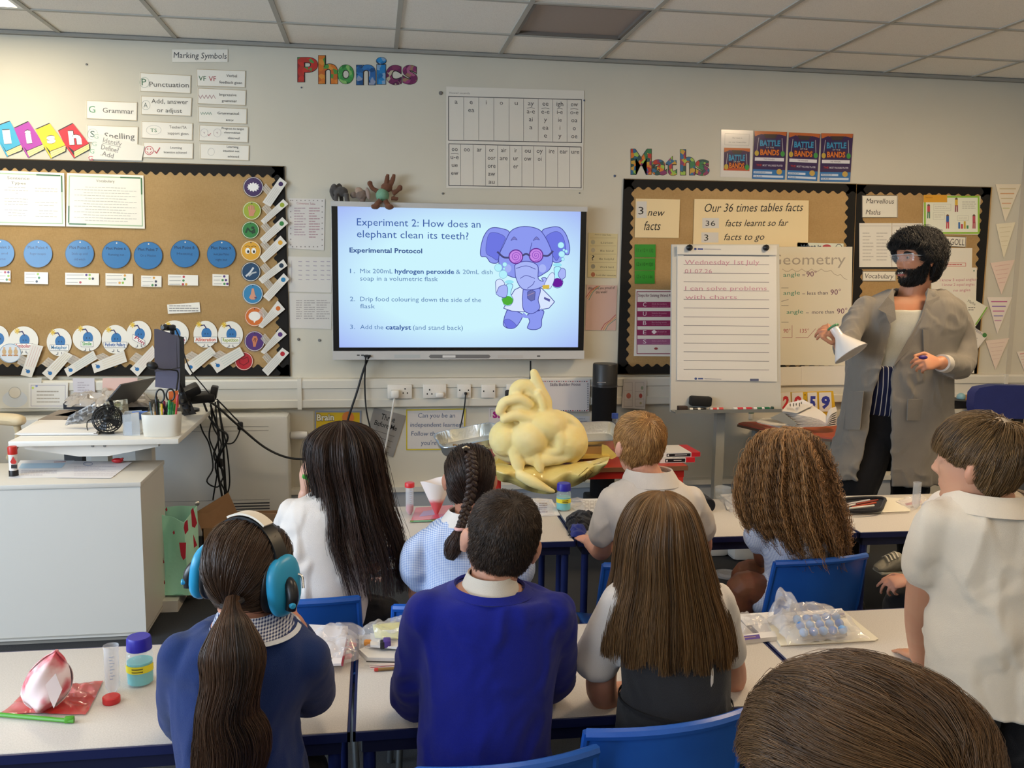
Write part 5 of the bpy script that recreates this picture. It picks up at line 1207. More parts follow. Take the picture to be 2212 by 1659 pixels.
m = MB().mat(M('#1f1f26',.6)); pz(m,[(137,884),(150,870),(320,872),(316,888)],DZ+.002,.03); m.mat(film('#c4bcb4',.6,.12)).grid(crumple_flat([(140,880),(150,855),(322,855),(318,880)],DZ+.03,.05,3,16,.012),.0012)
tag(m.build('zip_case'),'flat dark zip case under crinkled plastic behind the laptop','case')
tag(MB().mat(film('#b9bcc0',.6,.1)).grid(crumple([(148,899),(205,868),(212,912),(140,918)],4.5,.05,5,14,.014),.0012).build('plastic_wrapper'),'crinkled clear plastic wrapper in front of the laptop','wrapper')
tag(MB().mat(M('#8a7f74',.6)).slab([on_desk(82,912),on_desk(128,890),on_desk(190,890),on_desk(136,912)],(0,0,.012)).build('closed_folder',smooth=False),'flat brown grey folder lying on the left of the desk','folder')
m = MB().mat(film('#b9b6a6',.5,.12)).grid(crumple([(225,868),(275,862),(280,902),(240,905)],4.72,.06,8,12,.012),.0012)
m.mat(M('#7f9a4a',.5))
for x,y in ((246,885),(256,880),(252,893)): m.ell(atY(x,y,4.74),.022,10)
tag(m.build('snack_bag'),'clear bag with green fruit behind the fan','bag')
tag(pz(MB().mat(M('#1b1b1d',.5)),[(270,887),(300,864),(338,866),(320,890)],DZ+.001,.02).build('keyboard',smooth=False),'black keyboard pushed behind the white pot','keyboard')
# monitor seen almost edge on, with webcam and a sheet clipped under it
def monitor():
    Y = 4.62; t = thing('monitor',atZ(400,895,DZ),'thin dark monitor seen almost edge on above the desk','monitor')
    sl = M('#767c9c',.35); bk = M('#17171a',.4)
    MB().mat(sl).slab([atY(333,711,Y-.1),atY(381,726,Y),atY(382,794,Y),atY(334,804,Y-.1)],(.01,.02,0)).build('screen',t,smooth=False)
    MB().mat(bk).slab([atY(381,726,Y),atY(393,729,Y+.05),atY(396,838,Y+.05),atY(383,830,Y)],(.006,.02,0)).build('bezel',t,smooth=False)
    MB().mat(bk).tube([atY(385,825,Y+.02),atY(392,845,Y+.06),atY(397,862,Y+.08),atZ(400,890,DZ)],[.012,.014,.018,.03],10,4).lathe(atZ(402,888,DZ),[(.07,0),(.07,.012),(.02,.018)],20).build('stand',t)
    m = MB().mat(M('#2a2826',.3)).lathe(atY(356,707,Y-.04),[(.012,-.014),(.016,-.006),(.016,.014),(.01,.02)],14,axis=(-.4,-1,0)); m.mat(bk).box(atY(368,708,Y-.02),(.05,.03,.028),bev=.008).box(atY(372,716,Y-.01),(.02,.02,.03),bev=.004); m.build('webcam',t)
    m = MB().mat(bk).tube([atY(378,708,Y-.02),atY(388,730,Y-.04),atY(396,760,Y-.05),atY(412,800,Y-.05),atY(440,835,Y-.02),atY(452,850,Y)],.003,6,5); m.build('webcam_lead',t)
monitor()
tag(MB().mat(M('#6a6c84',.4)).slab([atY(336,801,4.55),atY(388,796,4.58),atY(387,842,4.58),atY(335,836,4.55)],(0,.012,0)).build('tablet',smooth=False),'lilac grey tablet propped below the monitor','tablet')
m = MB().mat(M('#141416',.5)).ell(atY(329,790,4.5),(.028,.02,.02),14,eul(0,.3,0)).tube([atY(335,793,4.5),atY(350,798,4.5),atY(372,799,4.52),atY(385,806,4.56),atY(380,850,4.52),atZ(372,898,DZ)],.004,8,4)
tag(m.build('gooseneck_microphone'),'black gooseneck microphone in front of the monitor','microphone')
# docking boxes and the cable bundle
m = MB().mat(M('#161618',.4)).box(atY(410,845,4.75),(.10,.08,.05),eul(.2,-.4,.3),.012).box(atY(398,860,4.78),(.06,.08,.07),eul(0,.3,.2),.01)
tag(m.build('desk_phone_dock'),'black dock leaning beside the monitor stand','dock')
m = MB().mat(M('#131315',.45)).box(atY(433,858,4.86),(.14,.1,.045),eul(.1,-.05,.2),.008).box(atY(462,848,4.88),(.035,.08,.07),eul(0,.2,.1),.006)
tag(m.build('cable_hub'),'black cable hub hanging off the back corner of the desk','hub')
m = MB().mat(M('#1b1b1e',.5)).grid(crumple([(388,862),(412,868),(424,894),(398,898)],4.72,.03,4,8,.008),.004)
tag(m.build('cloth_scrap'),'dark folded cloth beside the cable hub','cloth')
rr = random.Random(5)
CAB = [[(440,870),(452,900),(470,925),(492,945),(470,1000),(480,1075)],[(455,870),(460,920),(478,960),(465,1010),(490,1070)],[(465,868),(470,930),(476,1000),(492,1072)],[(470,866),(480,930),(484,1000),(488,1065)],[(425,890),(437,930),(452,960),(460,1010),(447,1040),(470,1052),(483,1030)],
       [(468,862),(500,895),(519,920),(505,955),(480,958)],[(455,875),(473,940),(462,985),(482,1020),(486,1068)],[(430,885),(458,895),(452,945),(470,1000),(460,1080)],[(472,870),(476,900),(490,970),(496,1040),(489,1075)]]
for k,c in enumerate(CAB):
    Y = 5.0+.018*k
    o = MB().mat(M('#121214',.5)).tube([atY(*p,Y+.02*math.sin(i*1.7+k)) for i,p in enumerate(c)],.0042 if k % 3 else .006,7,6)
    if k in (2,5): o.box(atY(*c[2],Y),(.03,.03,.045),None,.008)
    tag(o.build('cable'),'black cable in the tangle hanging behind the desk','cable','cables hanging behind the desk')
o = MB().mat(M('#151517',.5)).tube([atY(420,862,4.98),atY(460,872,5.0),atY(510,915,5.05),atY(570,965,5.1),atY(620,988,5.12),atY(668,991,5.12),atY(720,985,5.15),atY(760,960,5.2)],.0062,8,6)
tag(o.build('long_cable'),'long black cable looping right from the desk towards the dark haired girl','cable')
for pts,lab in (([(797,770),(785,800),(770,850),(752,905),(740,960)],'thick black lead running down left from the screen'),([(790,770),(788,830),(792,890),(808,960),(813,1020),(812,1060)],'thin black lead hanging straight down from the screen')):
    o = MB().mat(M('#161618',.5)).box(atY(pts[0][0],769,YP-.015),(.022,.02,.012),bev=.003).tube([atY(*p,YP-.01+.0*i if i < 1 else WALL-.075) for i,p in enumerate(pts)],.0065 if 'thick' in lab else .0045,8,5)
    tag(o.build('screen_lead'),lab,'lead')
tag(MB().mat(M('#161618',.5)).tube([atY(1146,780,YP+.03),atY(1146,800,WALL-.06),atY(1145,830,WALL-.062),atY(1145,860,WALL-.07)],.005,8,4).build('screen_lead'),'short black lead under the right half of the screen','lead')
# teacher chair at the left edge
t = thing('swivel_chair',(-2.0,4.72,0),'beige swivel chair with a padded arm, cut off by the left edge','chair')
a = atY(-40,905,4.75); b_ = atY(40,908,4.6)
MB().mat(M('#c9b592',.5)).tube([a,(a+b_)/2+np.array((0,0,.004)),b_,b_+np.array((.03,-.01,-.008))],[.02,.03,.028,.012],12,4,flat=1.3).build('arm_pad',t)
MB().mat(M('#c4b08c',.5)).tube([atY(36,918,4.62),atY(40,945,4.64),atY(20,990,4.7)],.016,10,3).build('arm_post',t)
MB().mat(M('#bfa985',.8)).box((-2.02,4.72,.52),(.5,.44,.08),bev=.03).build('seat',t)
MB().mat(M('#bfa985',.8)).box((-2.3,4.74,.86),(.08,.42,.5),bev=.03).build('backrest',t)
MB().mat(M('#2a2a2c',.4)).lathe((-2.02,4.72,.08),[(.03,0),(.03,.2),(.02,.2),(.02,.4)],14).build('gas_column',t)
for k in range(5):
    an = 2*PI*k/5; MB().mat(M('#2a2a2c',.4)).tube([(-2.02,4.72,.1),(-2.02+.27*math.cos(an),4.72+.25*math.sin(an),.06)],[.022,.015],8).ell((-2.02+.27*math.cos(an),4.72+.25*math.sin(an),.028),.028,10).build('castor_leg',t)
# on the pedestal
def glue():
    p = atZ(30,1028,.71); t = thing('glue_stick',p,'upright glue stick with a red cap on the white cabinet','glue stick'); k = 1/ppm(p)
    MB().mat(M('#1a1718',.4)).lathe(p,[(9.5*k,0),(9.5*k,12*k),(9*k,13*k)],20).build('base_cap',t)
    MB().mat(M('#dcd6d2',.35)).lathe(p+np.array((0,0,13*k)),[(8.5*k,0),(8.5*k,36*k)],20).build('tube',t)
    MB().mat(M('#c02a22',.35)).lathe(p+np.array((0,0,48*k)),[(9.5*k,0),(9.5*k,15*k),(8.6*k,17*k)],20).build('cap',t)
    s = Sheet(Y=p[1]-8.9*k); s.q([(22,998),(28,986),(36,998),(33,1002),(25,1002)],'#b8281f').rect(24,1004,37,1012,'#1f1c1d'); s.done('label_print',None,None,parent=t)
glue()
s = Sheet(Z=.7105); s.base([(18,1033),(44,995),(163,993),(128,1031)],'#dedde0',.001); s.q([(40,1012),(47,1001),(142,1000),(133,1011)],'#a9c6dc').greek(46,1015,126,1028,3,'#b8b4c0').line([(117,998),(142,997)],1.4,'#a86a72'); s.done('worksheet','white worksheet with a pale blue band on the white cabinet','paper')
s = Sheet(Z=.7125); s.base([(122,1032),(160,996),(286,998),(240,1033)],'#dcd9dc',.001); s.greek(160,1006,250,1028,6,'#c8c2ca').line([(190+10*math.cos(a/4),1002+3.5*math.sin(a/4)) for a in range(26)],1,'#6a80a8'); s.done('worksheet','white worksheet with a small round emblem on the white cabinet','paper')
p = atZ(254,1000,.7145); tag(MB().mat(M('#b8262c',.3)).ell(p+np.array((0,0,.012)),(.027,.017,.012),16).box(p+np.array((.012,0,.018)),(.03,.018,.008),eul(0,-.2,0),.003).build('tape_dispenser'),'small red clip lying on the papers on the cabinet','clip')
# gift bag and cardboard box
def giftbag():
    t = thing('gift_bag',atZ(385,1285,.06),'mint green watermelon-print gift bag beside the white cabinet','gift bag')
    Y = 4.36; nt_ = None
    mint = M('#bdf7db',.35,coat=.3,bump=(18,.5,.01)); mint2 = M('#b0efd2',.35,coat=.3,bump=(18,.5,.01))
    A = [atY(*p,y) for p,y in (((345,1093),Y),((425,1090),Y-.02),((430,1287),Y-.03),((345,1283),Y))]
    front = MB()
    def panel(mb,q,mat,n=10,dent=.03,th=.002):
        G_ = [[(np.array(q[0])*(1-u)+np.array(q[1])*u)*(1-v)+(np.array(q[3])*(1-u)+np.array(q[2])*u)*v+np.array((0,dent*math.sin(PI*u)*math.sin(PI*v*.9+.2)-.008*math.sin(9*u+5*v),0)) for u in np.linspace(0,1,n)] for v in np.linspace(0,1,n)]
        mb.mat(mat).grid(G_,th)
    P_ = lambda x,y,Yq: atY(x,y,Yq)
    panel(front,[P_(345,1110,Y),P_(398,1128,Y-.02),P_(408,1285,Y-.03),P_(345,1285,Y)],mint2,10,.04)
    m = MB(); panel(m,[P_(398,1128,Y-.02),P_(426,1092,Y+.1),P_(432,1284,Y+.1),P_(408,1286,Y-.03)],mint,8,0); m.build('side_panel',t)
    m = MB(); panel(m,[P_(345,1095,Y+.14),P_(426,1092,Y+.12),P_(428,1280,Y+.12),P_(345,1275,Y+.14)],M('#b5ecd4',.35),8,0); m.mat(mint2); m.slab([P_(345,1286,Y),P_(408,1286,Y-.03),P_(432,1284,Y+.1),P_(345,1276,Y+.14)],(0,0,.003)); m.build('back_panel',t)
    s2 = front
    def slice_(pts,Yq,rind):
        s2.mat(M('#b8283a',.4)).slab([P_(*p,Yq) for p in pts],(0,-.001,0)); s2.mat(M('#d8d8c0',.4))
        for a,b_ in rind: s2.slab([P_(*p,Yq-.0005) for p in ((a[0],a[1]-2),(b_[0],b_[1]-2),b_,a)],(0,-.0012,0))
    f = lambda x: Y-.035+.14*max(0,(x-400))/28-.003
    for pts in ([(413,1102),(417,1096),(426,1130),(421,1140),(414,1137),(412,1120)],[(399,1128),(405,1122),(407,1145),(400,1155),(397,1140)],[(412,1150),(418,1155),(426,1178),(420,1183),(413,1180)],[(387,1172),(402,1172),(401,1205),(396,1210),(391,1200)],[(413,1200),(421,1205),(421,1236),(413,1234)],[(410,1260),(426,1272),(424,1288),(411,1288)]):
        x = sum(p[0] for p in pts)/len(pts); slice_(pts,f(x) if x > 405 else Y-.03,[])
    s2.mat(M('#a82a38',.4))
    for x,y in ((352,1213),(354,1258),(375,1150),(359,1100),(350,1205)): s2.slab([P_(x-2,y,Y-.012),P_(x+1,y-5,Y-.012),P_(x+3,y+2,Y-.012),P_(x,y+5,Y-.012)],(0,-.001,0))
    front.build('front_panel',t)
    MB().mat(M('#b8b8b4',.3,metal=.8)).lathe(P_(426,1088,Y+.1),[(.006,-.004),(.012,0),(.006,.004)],12,axis=(.5,-1,0)).build('eyelet',t)
    m = MB().mat(M('#cfcbc4',.4)); x = atZ(370,1300,.0); m.bx(x[0]-.2,x[0]+.06,Y-.06,Y+.25,0.0,.055)
    tag(m.build('wooden_plinth',smooth=False),'low white block on the carpet under the gift bag','block')
giftbag()
def cardboard():
    t = thing('cardboard_box',atZ(520,1255,0),'open brown cardboard box with raised flaps beside the gift bag','box')
    Y = 4.5; kb = M('#8a6848',.85,vary=(30,.08)); kb2 = M('#a98a6a',.85,vary=(30,.08));
    q = lambda x,y,d=0: atY(x,y,Y+d)
    zb_ = 0;
    m = MB().mat(kb); x0,x1 = q(437,1150)[0],q(598,1150)[0]; zt_ = q(500,1140)[2]
    m.bx(x0,x1,Y,Y+.006,zb_,zt_).bx(x0,x1,Y+.3,Y+.306,zb_,zt_).bx(x0,x0+.006,Y,Y+.3,zb_,zt_).bx(x1-.006,x1,Y,Y+.3,zb_,zt_).bx(x0,x1,Y,Y+.3,0,.006); m.build('box_body',t,smooth=False)
    MB().mat(kb).slab([q(421,1108),q(493,1064,.1),q(515,1112,.12),q(443,1165)],(0,.005,0)).build('flap',t,smooth=False)
    MB().mat(kb2).slab([q(458,1104,.28),q(604,1110,.28),q(598,1140,.3),q(468,1140,.3)],(0,.005,0)).build('flap',t,smooth=False)
cardboard()

# ================================================================== FOAM TABLE
RT = .64
def red_table():
    x0,x1,y0,y1 = .58,1.60,4.38,4.92
    t = thing('red_table',((x0+x1)/2,(y0+y1)/2,0),'red-framed table carrying the yellow foam and foil trays','table')
    MB().mat(M('#a83a2c',.4)).box(((x0+x1)/2,(y0+y1)/2,RT-.011),(x1-x0,y1-y0,.022),bev=.004).build('table_top',t)
    e = MB().mat(M('#7a5238',.5)); e.bx(x0-.004,x1+.004,y0-.004,y0+.006,RT-.026,RT-.003).bx(x0-.004,x1+.004,y1-.006,y1+.004,RT-.026,RT-.003).bx(x0-.004,x0+.006,y0,y1,RT-.026,RT-.003).bx(x1-.006,x1+.004,y0,y1,RT-.026,RT-.003); e.build('wood_edging',t,smooth=False)
    rm = M('#c0281c',.4)
    f = MB().mat(rm).bx(x0+.02,x1-.012,y0+.012,y0+.04,RT-.065,RT-.024).bx(x0+.02,x1-.012,y1-.04,y1-.012,RT-.065,RT-.024).bx(x0+.02,x0+.048,y0+.03,y1-.03,RT-.065,RT-.024).bx(x1-.04,x1-.012,y0+.03,y1-.03,RT-.065,RT-.024); f.build('under_frame',t,smooth=False)
    for x in (x0+.034,x1-.028):
        for y in (y0+.028,y1-.028): MB().mat(rm).box((x,y,RT/2-.015),(.03,.03,RT-.05),bev=.004).build('leg',t)
red_table()
KR = M('#a98556',.85,vary=(30,.06))
for (pts,lab) in (([(1262,966),(1308,966),(1308,986),(1262,986)],'brown cardboard carton under the right foil tray'),([(985,976),(1040,976),(1040,992),(985,992)],'brown cardboard carton under the left foil tray, hidden by the girl with the braid')):
    a = atY(pts[0][0],pts[0][1],4.46); b_ = atY(pts[2][0],pts[2][1],4.46)
    m = MB().mat(KR).box(((a[0]+b_[0])/2,4.60,(RT+a[2])/2),(b_[0]-a[0],.26,a[2]-RT),bev=.003).mat(M('#8a6a42',.8)).bx(a[0]+.01,b_[0]-.01,4.595,4.605,a[2]-.001,a[2]+.0012)
    tag(m.build('carton',smooth=False),lab,'box','cartons under the foil trays')
FOIL = M('#e2e2de',.38,metal=.85,bump=(55,.6,.004))
def foil_tray(c,hx,hy,h,lab,rot=0.0,ribs=True,tilt=None):
    t = thing('foil_tray',c,lab,'foil tray','foil trays')
    n = 96; V = []; prof = [(.80,0),(.84,.1),(.97,.93),(.985,1.0),(1.06,1.0),(1.07,.96)]
    for pi,(k,z) in enumerate(prof):
        for i in range(n):
            a = 2*PI*i/n; sx,sy = abs(math.cos(a))**.35*math.copysign(1,math.cos(a)),abs(math.sin(a))**.35*math.copysign(1,math.sin(a))
            rb = .06*(1 if i % 2 else -1) if ribs and 0 < pi < 4 else 0
            x,y = sx*(hx-(1-k-rb)*.09),sy*(hy-(1-k-rb)*.09); cr_,s_ = math.cos(rot),math.sin(rot)
            V.append((c[0]+x*cr_-y*s_,c[1]+x*s_+y*cr_,c[2]+z*h))
    if tilt: V = (np.array(V)-np.array(c)) @ eul(*tilt).T+np.array(c)
    F_ = [(i*n+k,i*n+(k+1) % n,(i+1)*n+(k+1) % n,(i+1)*n+k) for i in range(len(prof)-1) for k in range(n)]
    MB().mat(FOIL).add(V,F_[:3*n]+[list(range(n))]).build('tray_body',t,sharp=60)
    MB().mat(M('#b0b6c4',.3,metal=.9)).add(V,F_[3*n:]).build('rim',t)
    return t
a,b_ = atY(945,958,4.55),atY(1080,938,4.55)
zb1 = atY(1000,970,4.46)[2]
foil_tray(((a[0]+b_[0])/2+.01,4.60,atY(1000,975,4.46)[2]),.165,.125,.062,'ribbed foil tray sticking out left of the yellow foam',.12,tilt=(.15,-.14,0))
foil_tray((atY(1270,940,4.6)[0],4.60,atY(1285,966,4.46)[2]),.165,.125,.062,'smooth-sided foil tray sticking out right of the yellow foam',-.05,False,tilt=(.22,-.05,0))

# implicit blending of solid pieces into one smooth skin
def merge(parts,voxel,smooth=4,fac=.5):
    V,F,n = [],[],0
    for v,f in parts: V.append(np.asarray(v,float)); F += [[n+int(i) for i in q] for q in f]; n += len(v)
    me = bpy.data.meshes.new('blend'); me.from_pydata(np.vstack(V).tolist(),[],F)
    o = bpy.data.objects.new('blend',me); COL.objects.link(o)
    m = o.modifiers.new('r','REMESH'); m.mode = 'VOXEL'; m.voxel_size = voxel
    if smooth: s_ = o.modifiers.new('s','SMOOTH'); s_.iterations = smooth; s_.factor = fac
    ev = o.evaluated_get(bpy.context.evaluated_depsgraph_get()); em = ev.to_mesh()
    co = np.empty(len(em.vertices)*3,np.float32); em.vertices.foreach_get('co',co)
    nl = len(em.loops); lv = np.empty(nl,np.int32); em.loops.foreach_get('vertex_index',lv)
    lt = np.empty(len(em.polygons),np.int32); em.polygons.foreach_get('loop_total',lt)
    no = np.empty(len(em.vertices)*3,np.float32); em.vertex_normals.foreach_get('vector',no)
    st = np.concatenate([[0],np.cumsum(lt)[:-1]]).astype(int); polys = []
    for k in (3,4):
        idx = st[lt == k]
        if len(idx): polys.append(lv[idx[:,None]+np.arange(k)])
    ev.to_mesh_clear(); bpy.data.objects.remove(o); bpy.data.meshes.remove(me)
    return co.reshape(-1,3).astype(float),polys,no.reshape(-1,3)
def foam():
    Y = 4.40; k = 1/ppm(atY(1165,930,Y)); parts = []
    def E_(x,y,rx,ry,dy=0.0,rd=None): parts.append(ell_geo(atY(x,y,Y+dy),(rx*k,(rd or (rx+ry)/2)*k,ry*k),24))
    def T_(pts,rad,dy=0):
        q = cr(np.column_stack([[atY(*p[:2],Y+dy+(p[2] if len(p) > 2 else 0)) for p in pts],np.array(rad)*k]),6); parts.append(tube_geo(q[:,:3],q[:,3],14))
        for e in (0,-1): parts.append(ell_geo(q[e,:3],q[e,3],14))
    E_(1160,968,100,40,.05,60); E_(1093,947,38,39,0,45); E_(1160,935,82,46,.04,60); E_(1200,908,34,20,.0); E_(1222,952,46,47,-.01,55); E_(1238,926,22,20,-.01); E_(1180,920,48,36,-.05,35); E_(1142,950,42,40,-.07,35)
    E_(1125,882,46,30,.02); E_(1093,880,18,21,.0); E_(1132,858,30,24,.02); E_(1160,888,34,24,.02)
    T_([(1110,856),(1118,838),(1136,834),(1152,848),(1160,872)],[13,16,16,15,13],-.02); T_([(1080,888),(1092,868),(1122,862),(1146,874)],[10,12,12,9],-.06); T_([(1090,905),(1116,897),(1145,904),(1172,898)],[10,12,12,8],-.07); T_([(1200,893),(1228,905),(1250,930),(1256,965),(1238,992)],[9,12,14,15,12],-.045)
    T_([(1153,805),(1159,822),(1170,846),(1181,868),(1181,886)],[8,10,11.5,12,11],-.03); T_([(1163,850),(1172,870),(1176,886)],[7,9,9],-.06)
    T_([(1146,925,-.05),(1152,955,-.085),(1158,985,-.105),(1166,1012,-.12),(1170,1022,-.12)],[11,12,11,9,5]); T_([(1113,935,-.03),(1114,975,-.085),(1120,1008,-.11),(1124,1020,-.11)],[16,16,13,8]); T_([(1185,925,-.07),(1212,945,-.10),(1208,972,-.10),(1172,978,-.09)],[12,14,13,10])
    T_([(1250,940,-.05),(1246,968,-.08),(1212,988,-.09),(1160,994,-.10),(1110,985,-.08)],[12,14,14,13,11]); T_([(1120,1026,-.13),(1140,1035,-.16),(1165,1048,-.19),(1195,1062,-.20)],[11,13,10,4])
    V,P,Nn = merge(parts,.006,5,.5)
    V = V+Nn*(.0028*wob(V,26,3)+.0012*wob(V,70,5))[:,None]
    m,nt,b = nodemat('foam',.8,.2)
    v = mapped(nt); nt.links.new(mixc(nt,ramp(nt,noise(nt,v,7,5),.3,.7),'#ead48c','#f0e0a8'),b.inputs['Base Color']); b.inputs['Subsurface Weight'].default_value = .35; b.inputs['Subsurface Radius'].default_value = (.03,.025,.01); b.inputs['Subsurface Scale'].default_value = .6
    bumpn(nt,b,noise(nt,v,320,3),.25,.002)
    tag(link('foam',V,P,[m]),'towering swirl of pale yellow foam spilling over the trays','foam')
foam()
def bag_sheet():
    top = np.array([(1068,1003),(1110,1004),(1160,1004),(1220,1002),(1270,996),(1318,986)],float); bot = np.array([(1074,1036),(1108,1046),(1160,1066),(1215,1060),(1262,1040),(1303,1012)],float)
    T = cr(top,8); B = cr(bot,8); n = len(T); rows = 22; G_ = np.zeros((rows,n,3)); r = np.random.default_rng(9)
    for i in range(rows):
        v = i/(rows-1)
        for j in range(n):
            p = T[j]*(1-v)+B[j]*v; u = j/(n-1); w = atY(*p,4.37-.10*math.sin(PI*min(1,v*.8+.15))-.05*v)
            w += np.array((0,.010*math.sin(9*u*PI+3*v)+.006*math.sin(21*u-8*v),.003*math.sin(17*u+9*v))); G_[i,j] = w
    Y_ = M('#dcc678',.22,coat=.5,bump=(35,.7,.006))
    m = MB().mat(Y_).grid(G_,.0015); m.mat(M('#e0c060',.25,coat=.5)).slab([atY(*p,4.42) for p in ((1068,1004),(1078,988),(1200,985),(1318,984),(1316,988))],(0,.1,0))
    m.mat(M('#e0cc70',.3)).slab([atY(*p,4.44) for p in ((1300,960),(1312,963),(1335,985),(1322,992),(1300,986))],(0,.004,0))
    ik = M('#6a5a2a',.5)
    def at_uv(x,y):
        j = int(np.argmin(np.abs(T[:,0]*.5+B[:,0]*.5-x))); yy = np.linspace(T[j,1],B[j,1],rows); i = int(np.clip(np.argmin(np.abs(yy-y)),0,rows-1)); return G_[i,j]-(0,.006,0)
    L = lambda a,b_,w=.0022: m.tube([at_uv(*a),(at_uv(*a)+at_uv(*b_))/2-(0,.003,0),at_uv(*b_)],w/2,5)
    m.mat(ik)
    for a,b_ in (((1268,1008),(1284,1022)),((1284,1022),(1268,1040)),((1268,1040),(1250,1026)),((1250,1026),(1268,1008)),((1262,1030),(1274,1030)),((1268,1020),(1268,1034)),((1280,1002),(1300,998)),((1284,1040),(1298,1026))): L(a,b_)
    tag(m.build('plastic_sack'),'shiny yellow plastic sack draped over the table front under the foam','sack')
bag_sheet()
def books_red():
    Y = 4.46; z = RT+.001
    for k,(q,h,lab,c) in enumerate((([(1416,1000),(1432,985),(1503,984),(1496,1001)],.026,'lower of two red and white textbooks on the red table','#c8242a'),([(1424,996),(1430,972),(1512,974),(1510,992)],.024,'upper of two red and white textbooks on the red table','#b8222a'))):
        a,b_ = atY(1424+k*4,990,4.45)[0],atY(1500+k*13,990,4.45)[0]; y0 = 4.44+.012*k
        t = thing('textbook',((a+b_)/2,y0+.1,z),lab,'book','textbooks on the red table')
        MB().mat(M('#e0dbd2',.5)).bx(a+.003,b_-.003,y0+.003,y0+.2,z+.002,z+h-.002).build('page_block',t,smooth=False)
        m = MB().mat(M('#dcd6ce',.35)).bx(a,b_,y0,y0+.205,z,z+.002).bx(a,b_,y0,y0+.205,z+h-.002,z+h).bx(a,b_,y0-.001,y0+.002,z,z+h)
        m.mat(M(c,.35)).bx(b_-.05,b_-.001,y0-.0016,y0+.206,z+.001,z+h+.0005).mat(M('#1d1a1c',.4)).bx(a+.03,b_-.055,y0-.0022,y0,z+.004,z+h-.004).mat(M('#e8e2da',.4)).bx(a+.035,a+.042,y0-.0028,y0,z+.008,z+h-.008).bx(a+.075,b_-.075,y0-.0028,y0,z+h*.45,z+h*.58)
        m.build('cover',t,smooth=False); z += h+.001
books_red()
def red_item(): tag(MB().mat(M('#c01f22',.4)).lathe(atY(1418,905,4.75)+np.array((0,0,-.06)),[(.015,-.18),(.015,0),(.013,.01),(.013,.055)],12).build('red_bottle'),'small red-topped bottle just behind the ginger-haired head','bottle')
red_item()
GLS = film('#c9d2dc',.22,.05)
def small_bottle():
    p = atY(1326,990,4.7); p[2] = RT; t = thing('glass_bottle',p,'clear lab bottle with a blue cap behind the right foil tray','bottle'); top = atY(1327,893,4.7)[2]-RT
    MB().mat(GLS).lathe(p,[(.03,0),(.034,.01),(.034,top*.6),(.016,top*.78),(.015,top*.9)],20,cap=False).build('glass',t); MB().mat(M('#3a55a8',.4)).lathe(p+np.array((0,0,top*.88)),[(.018,0),(.018,top*.12)],18).build('cap',t)
small_bottle()
def speaker():
    p = np.array((1.365,5.2,0.)); t = thing('tower_speaker',p,'tall black cylindrical speaker between the foam and the flipchart','speaker')
    h = atY(1303,785,5.2)[2]; r = .075
    m,nt,b = nodemat('speaker_cloth',.9,.15); nt.links.new(mixc(nt,noise(nt,mapped(nt),500,2),'#060607','#1a1a1c'),b.inputs['Base Color'])
    MB().mat(m).lathe(p+np.array((0,0,.28)),[(r*.99,0),(r*.99,h-.4)],32).build('grille_cloth',t)
    MB().mat(M('#1c1c1e',.4)).lathe(p+np.array((0,0,h-.125)),[(r,0),(r,.008),(r*.99,.01),(r*.99,.118),(r*.94,.125)],32).build('top_section',t)
    MB().mat(M('#2a2a2c',.3)).lathe(p+np.array((0,0,h-.138)),[(r*1.01,0),(r*1.01,.012)],32).build('ring',t)
    MB().mat(M('#0e0e10',.6)).box(p+np.array((-.005,-.0,.14)),(.185,.185,.28),bev=.012).build('bass_unit',t)
    q = p+np.array((-.012,-r-.001,h-.132)); s = Sheet(Y=q[1]); s.text('TOWER',1290,827,1308,c='#8a8a8c',h=3) if 0 else s.rect(1290,825.5,1309,827,'#85858a'); s.done('name_badge',None,None,parent=t)
speaker()

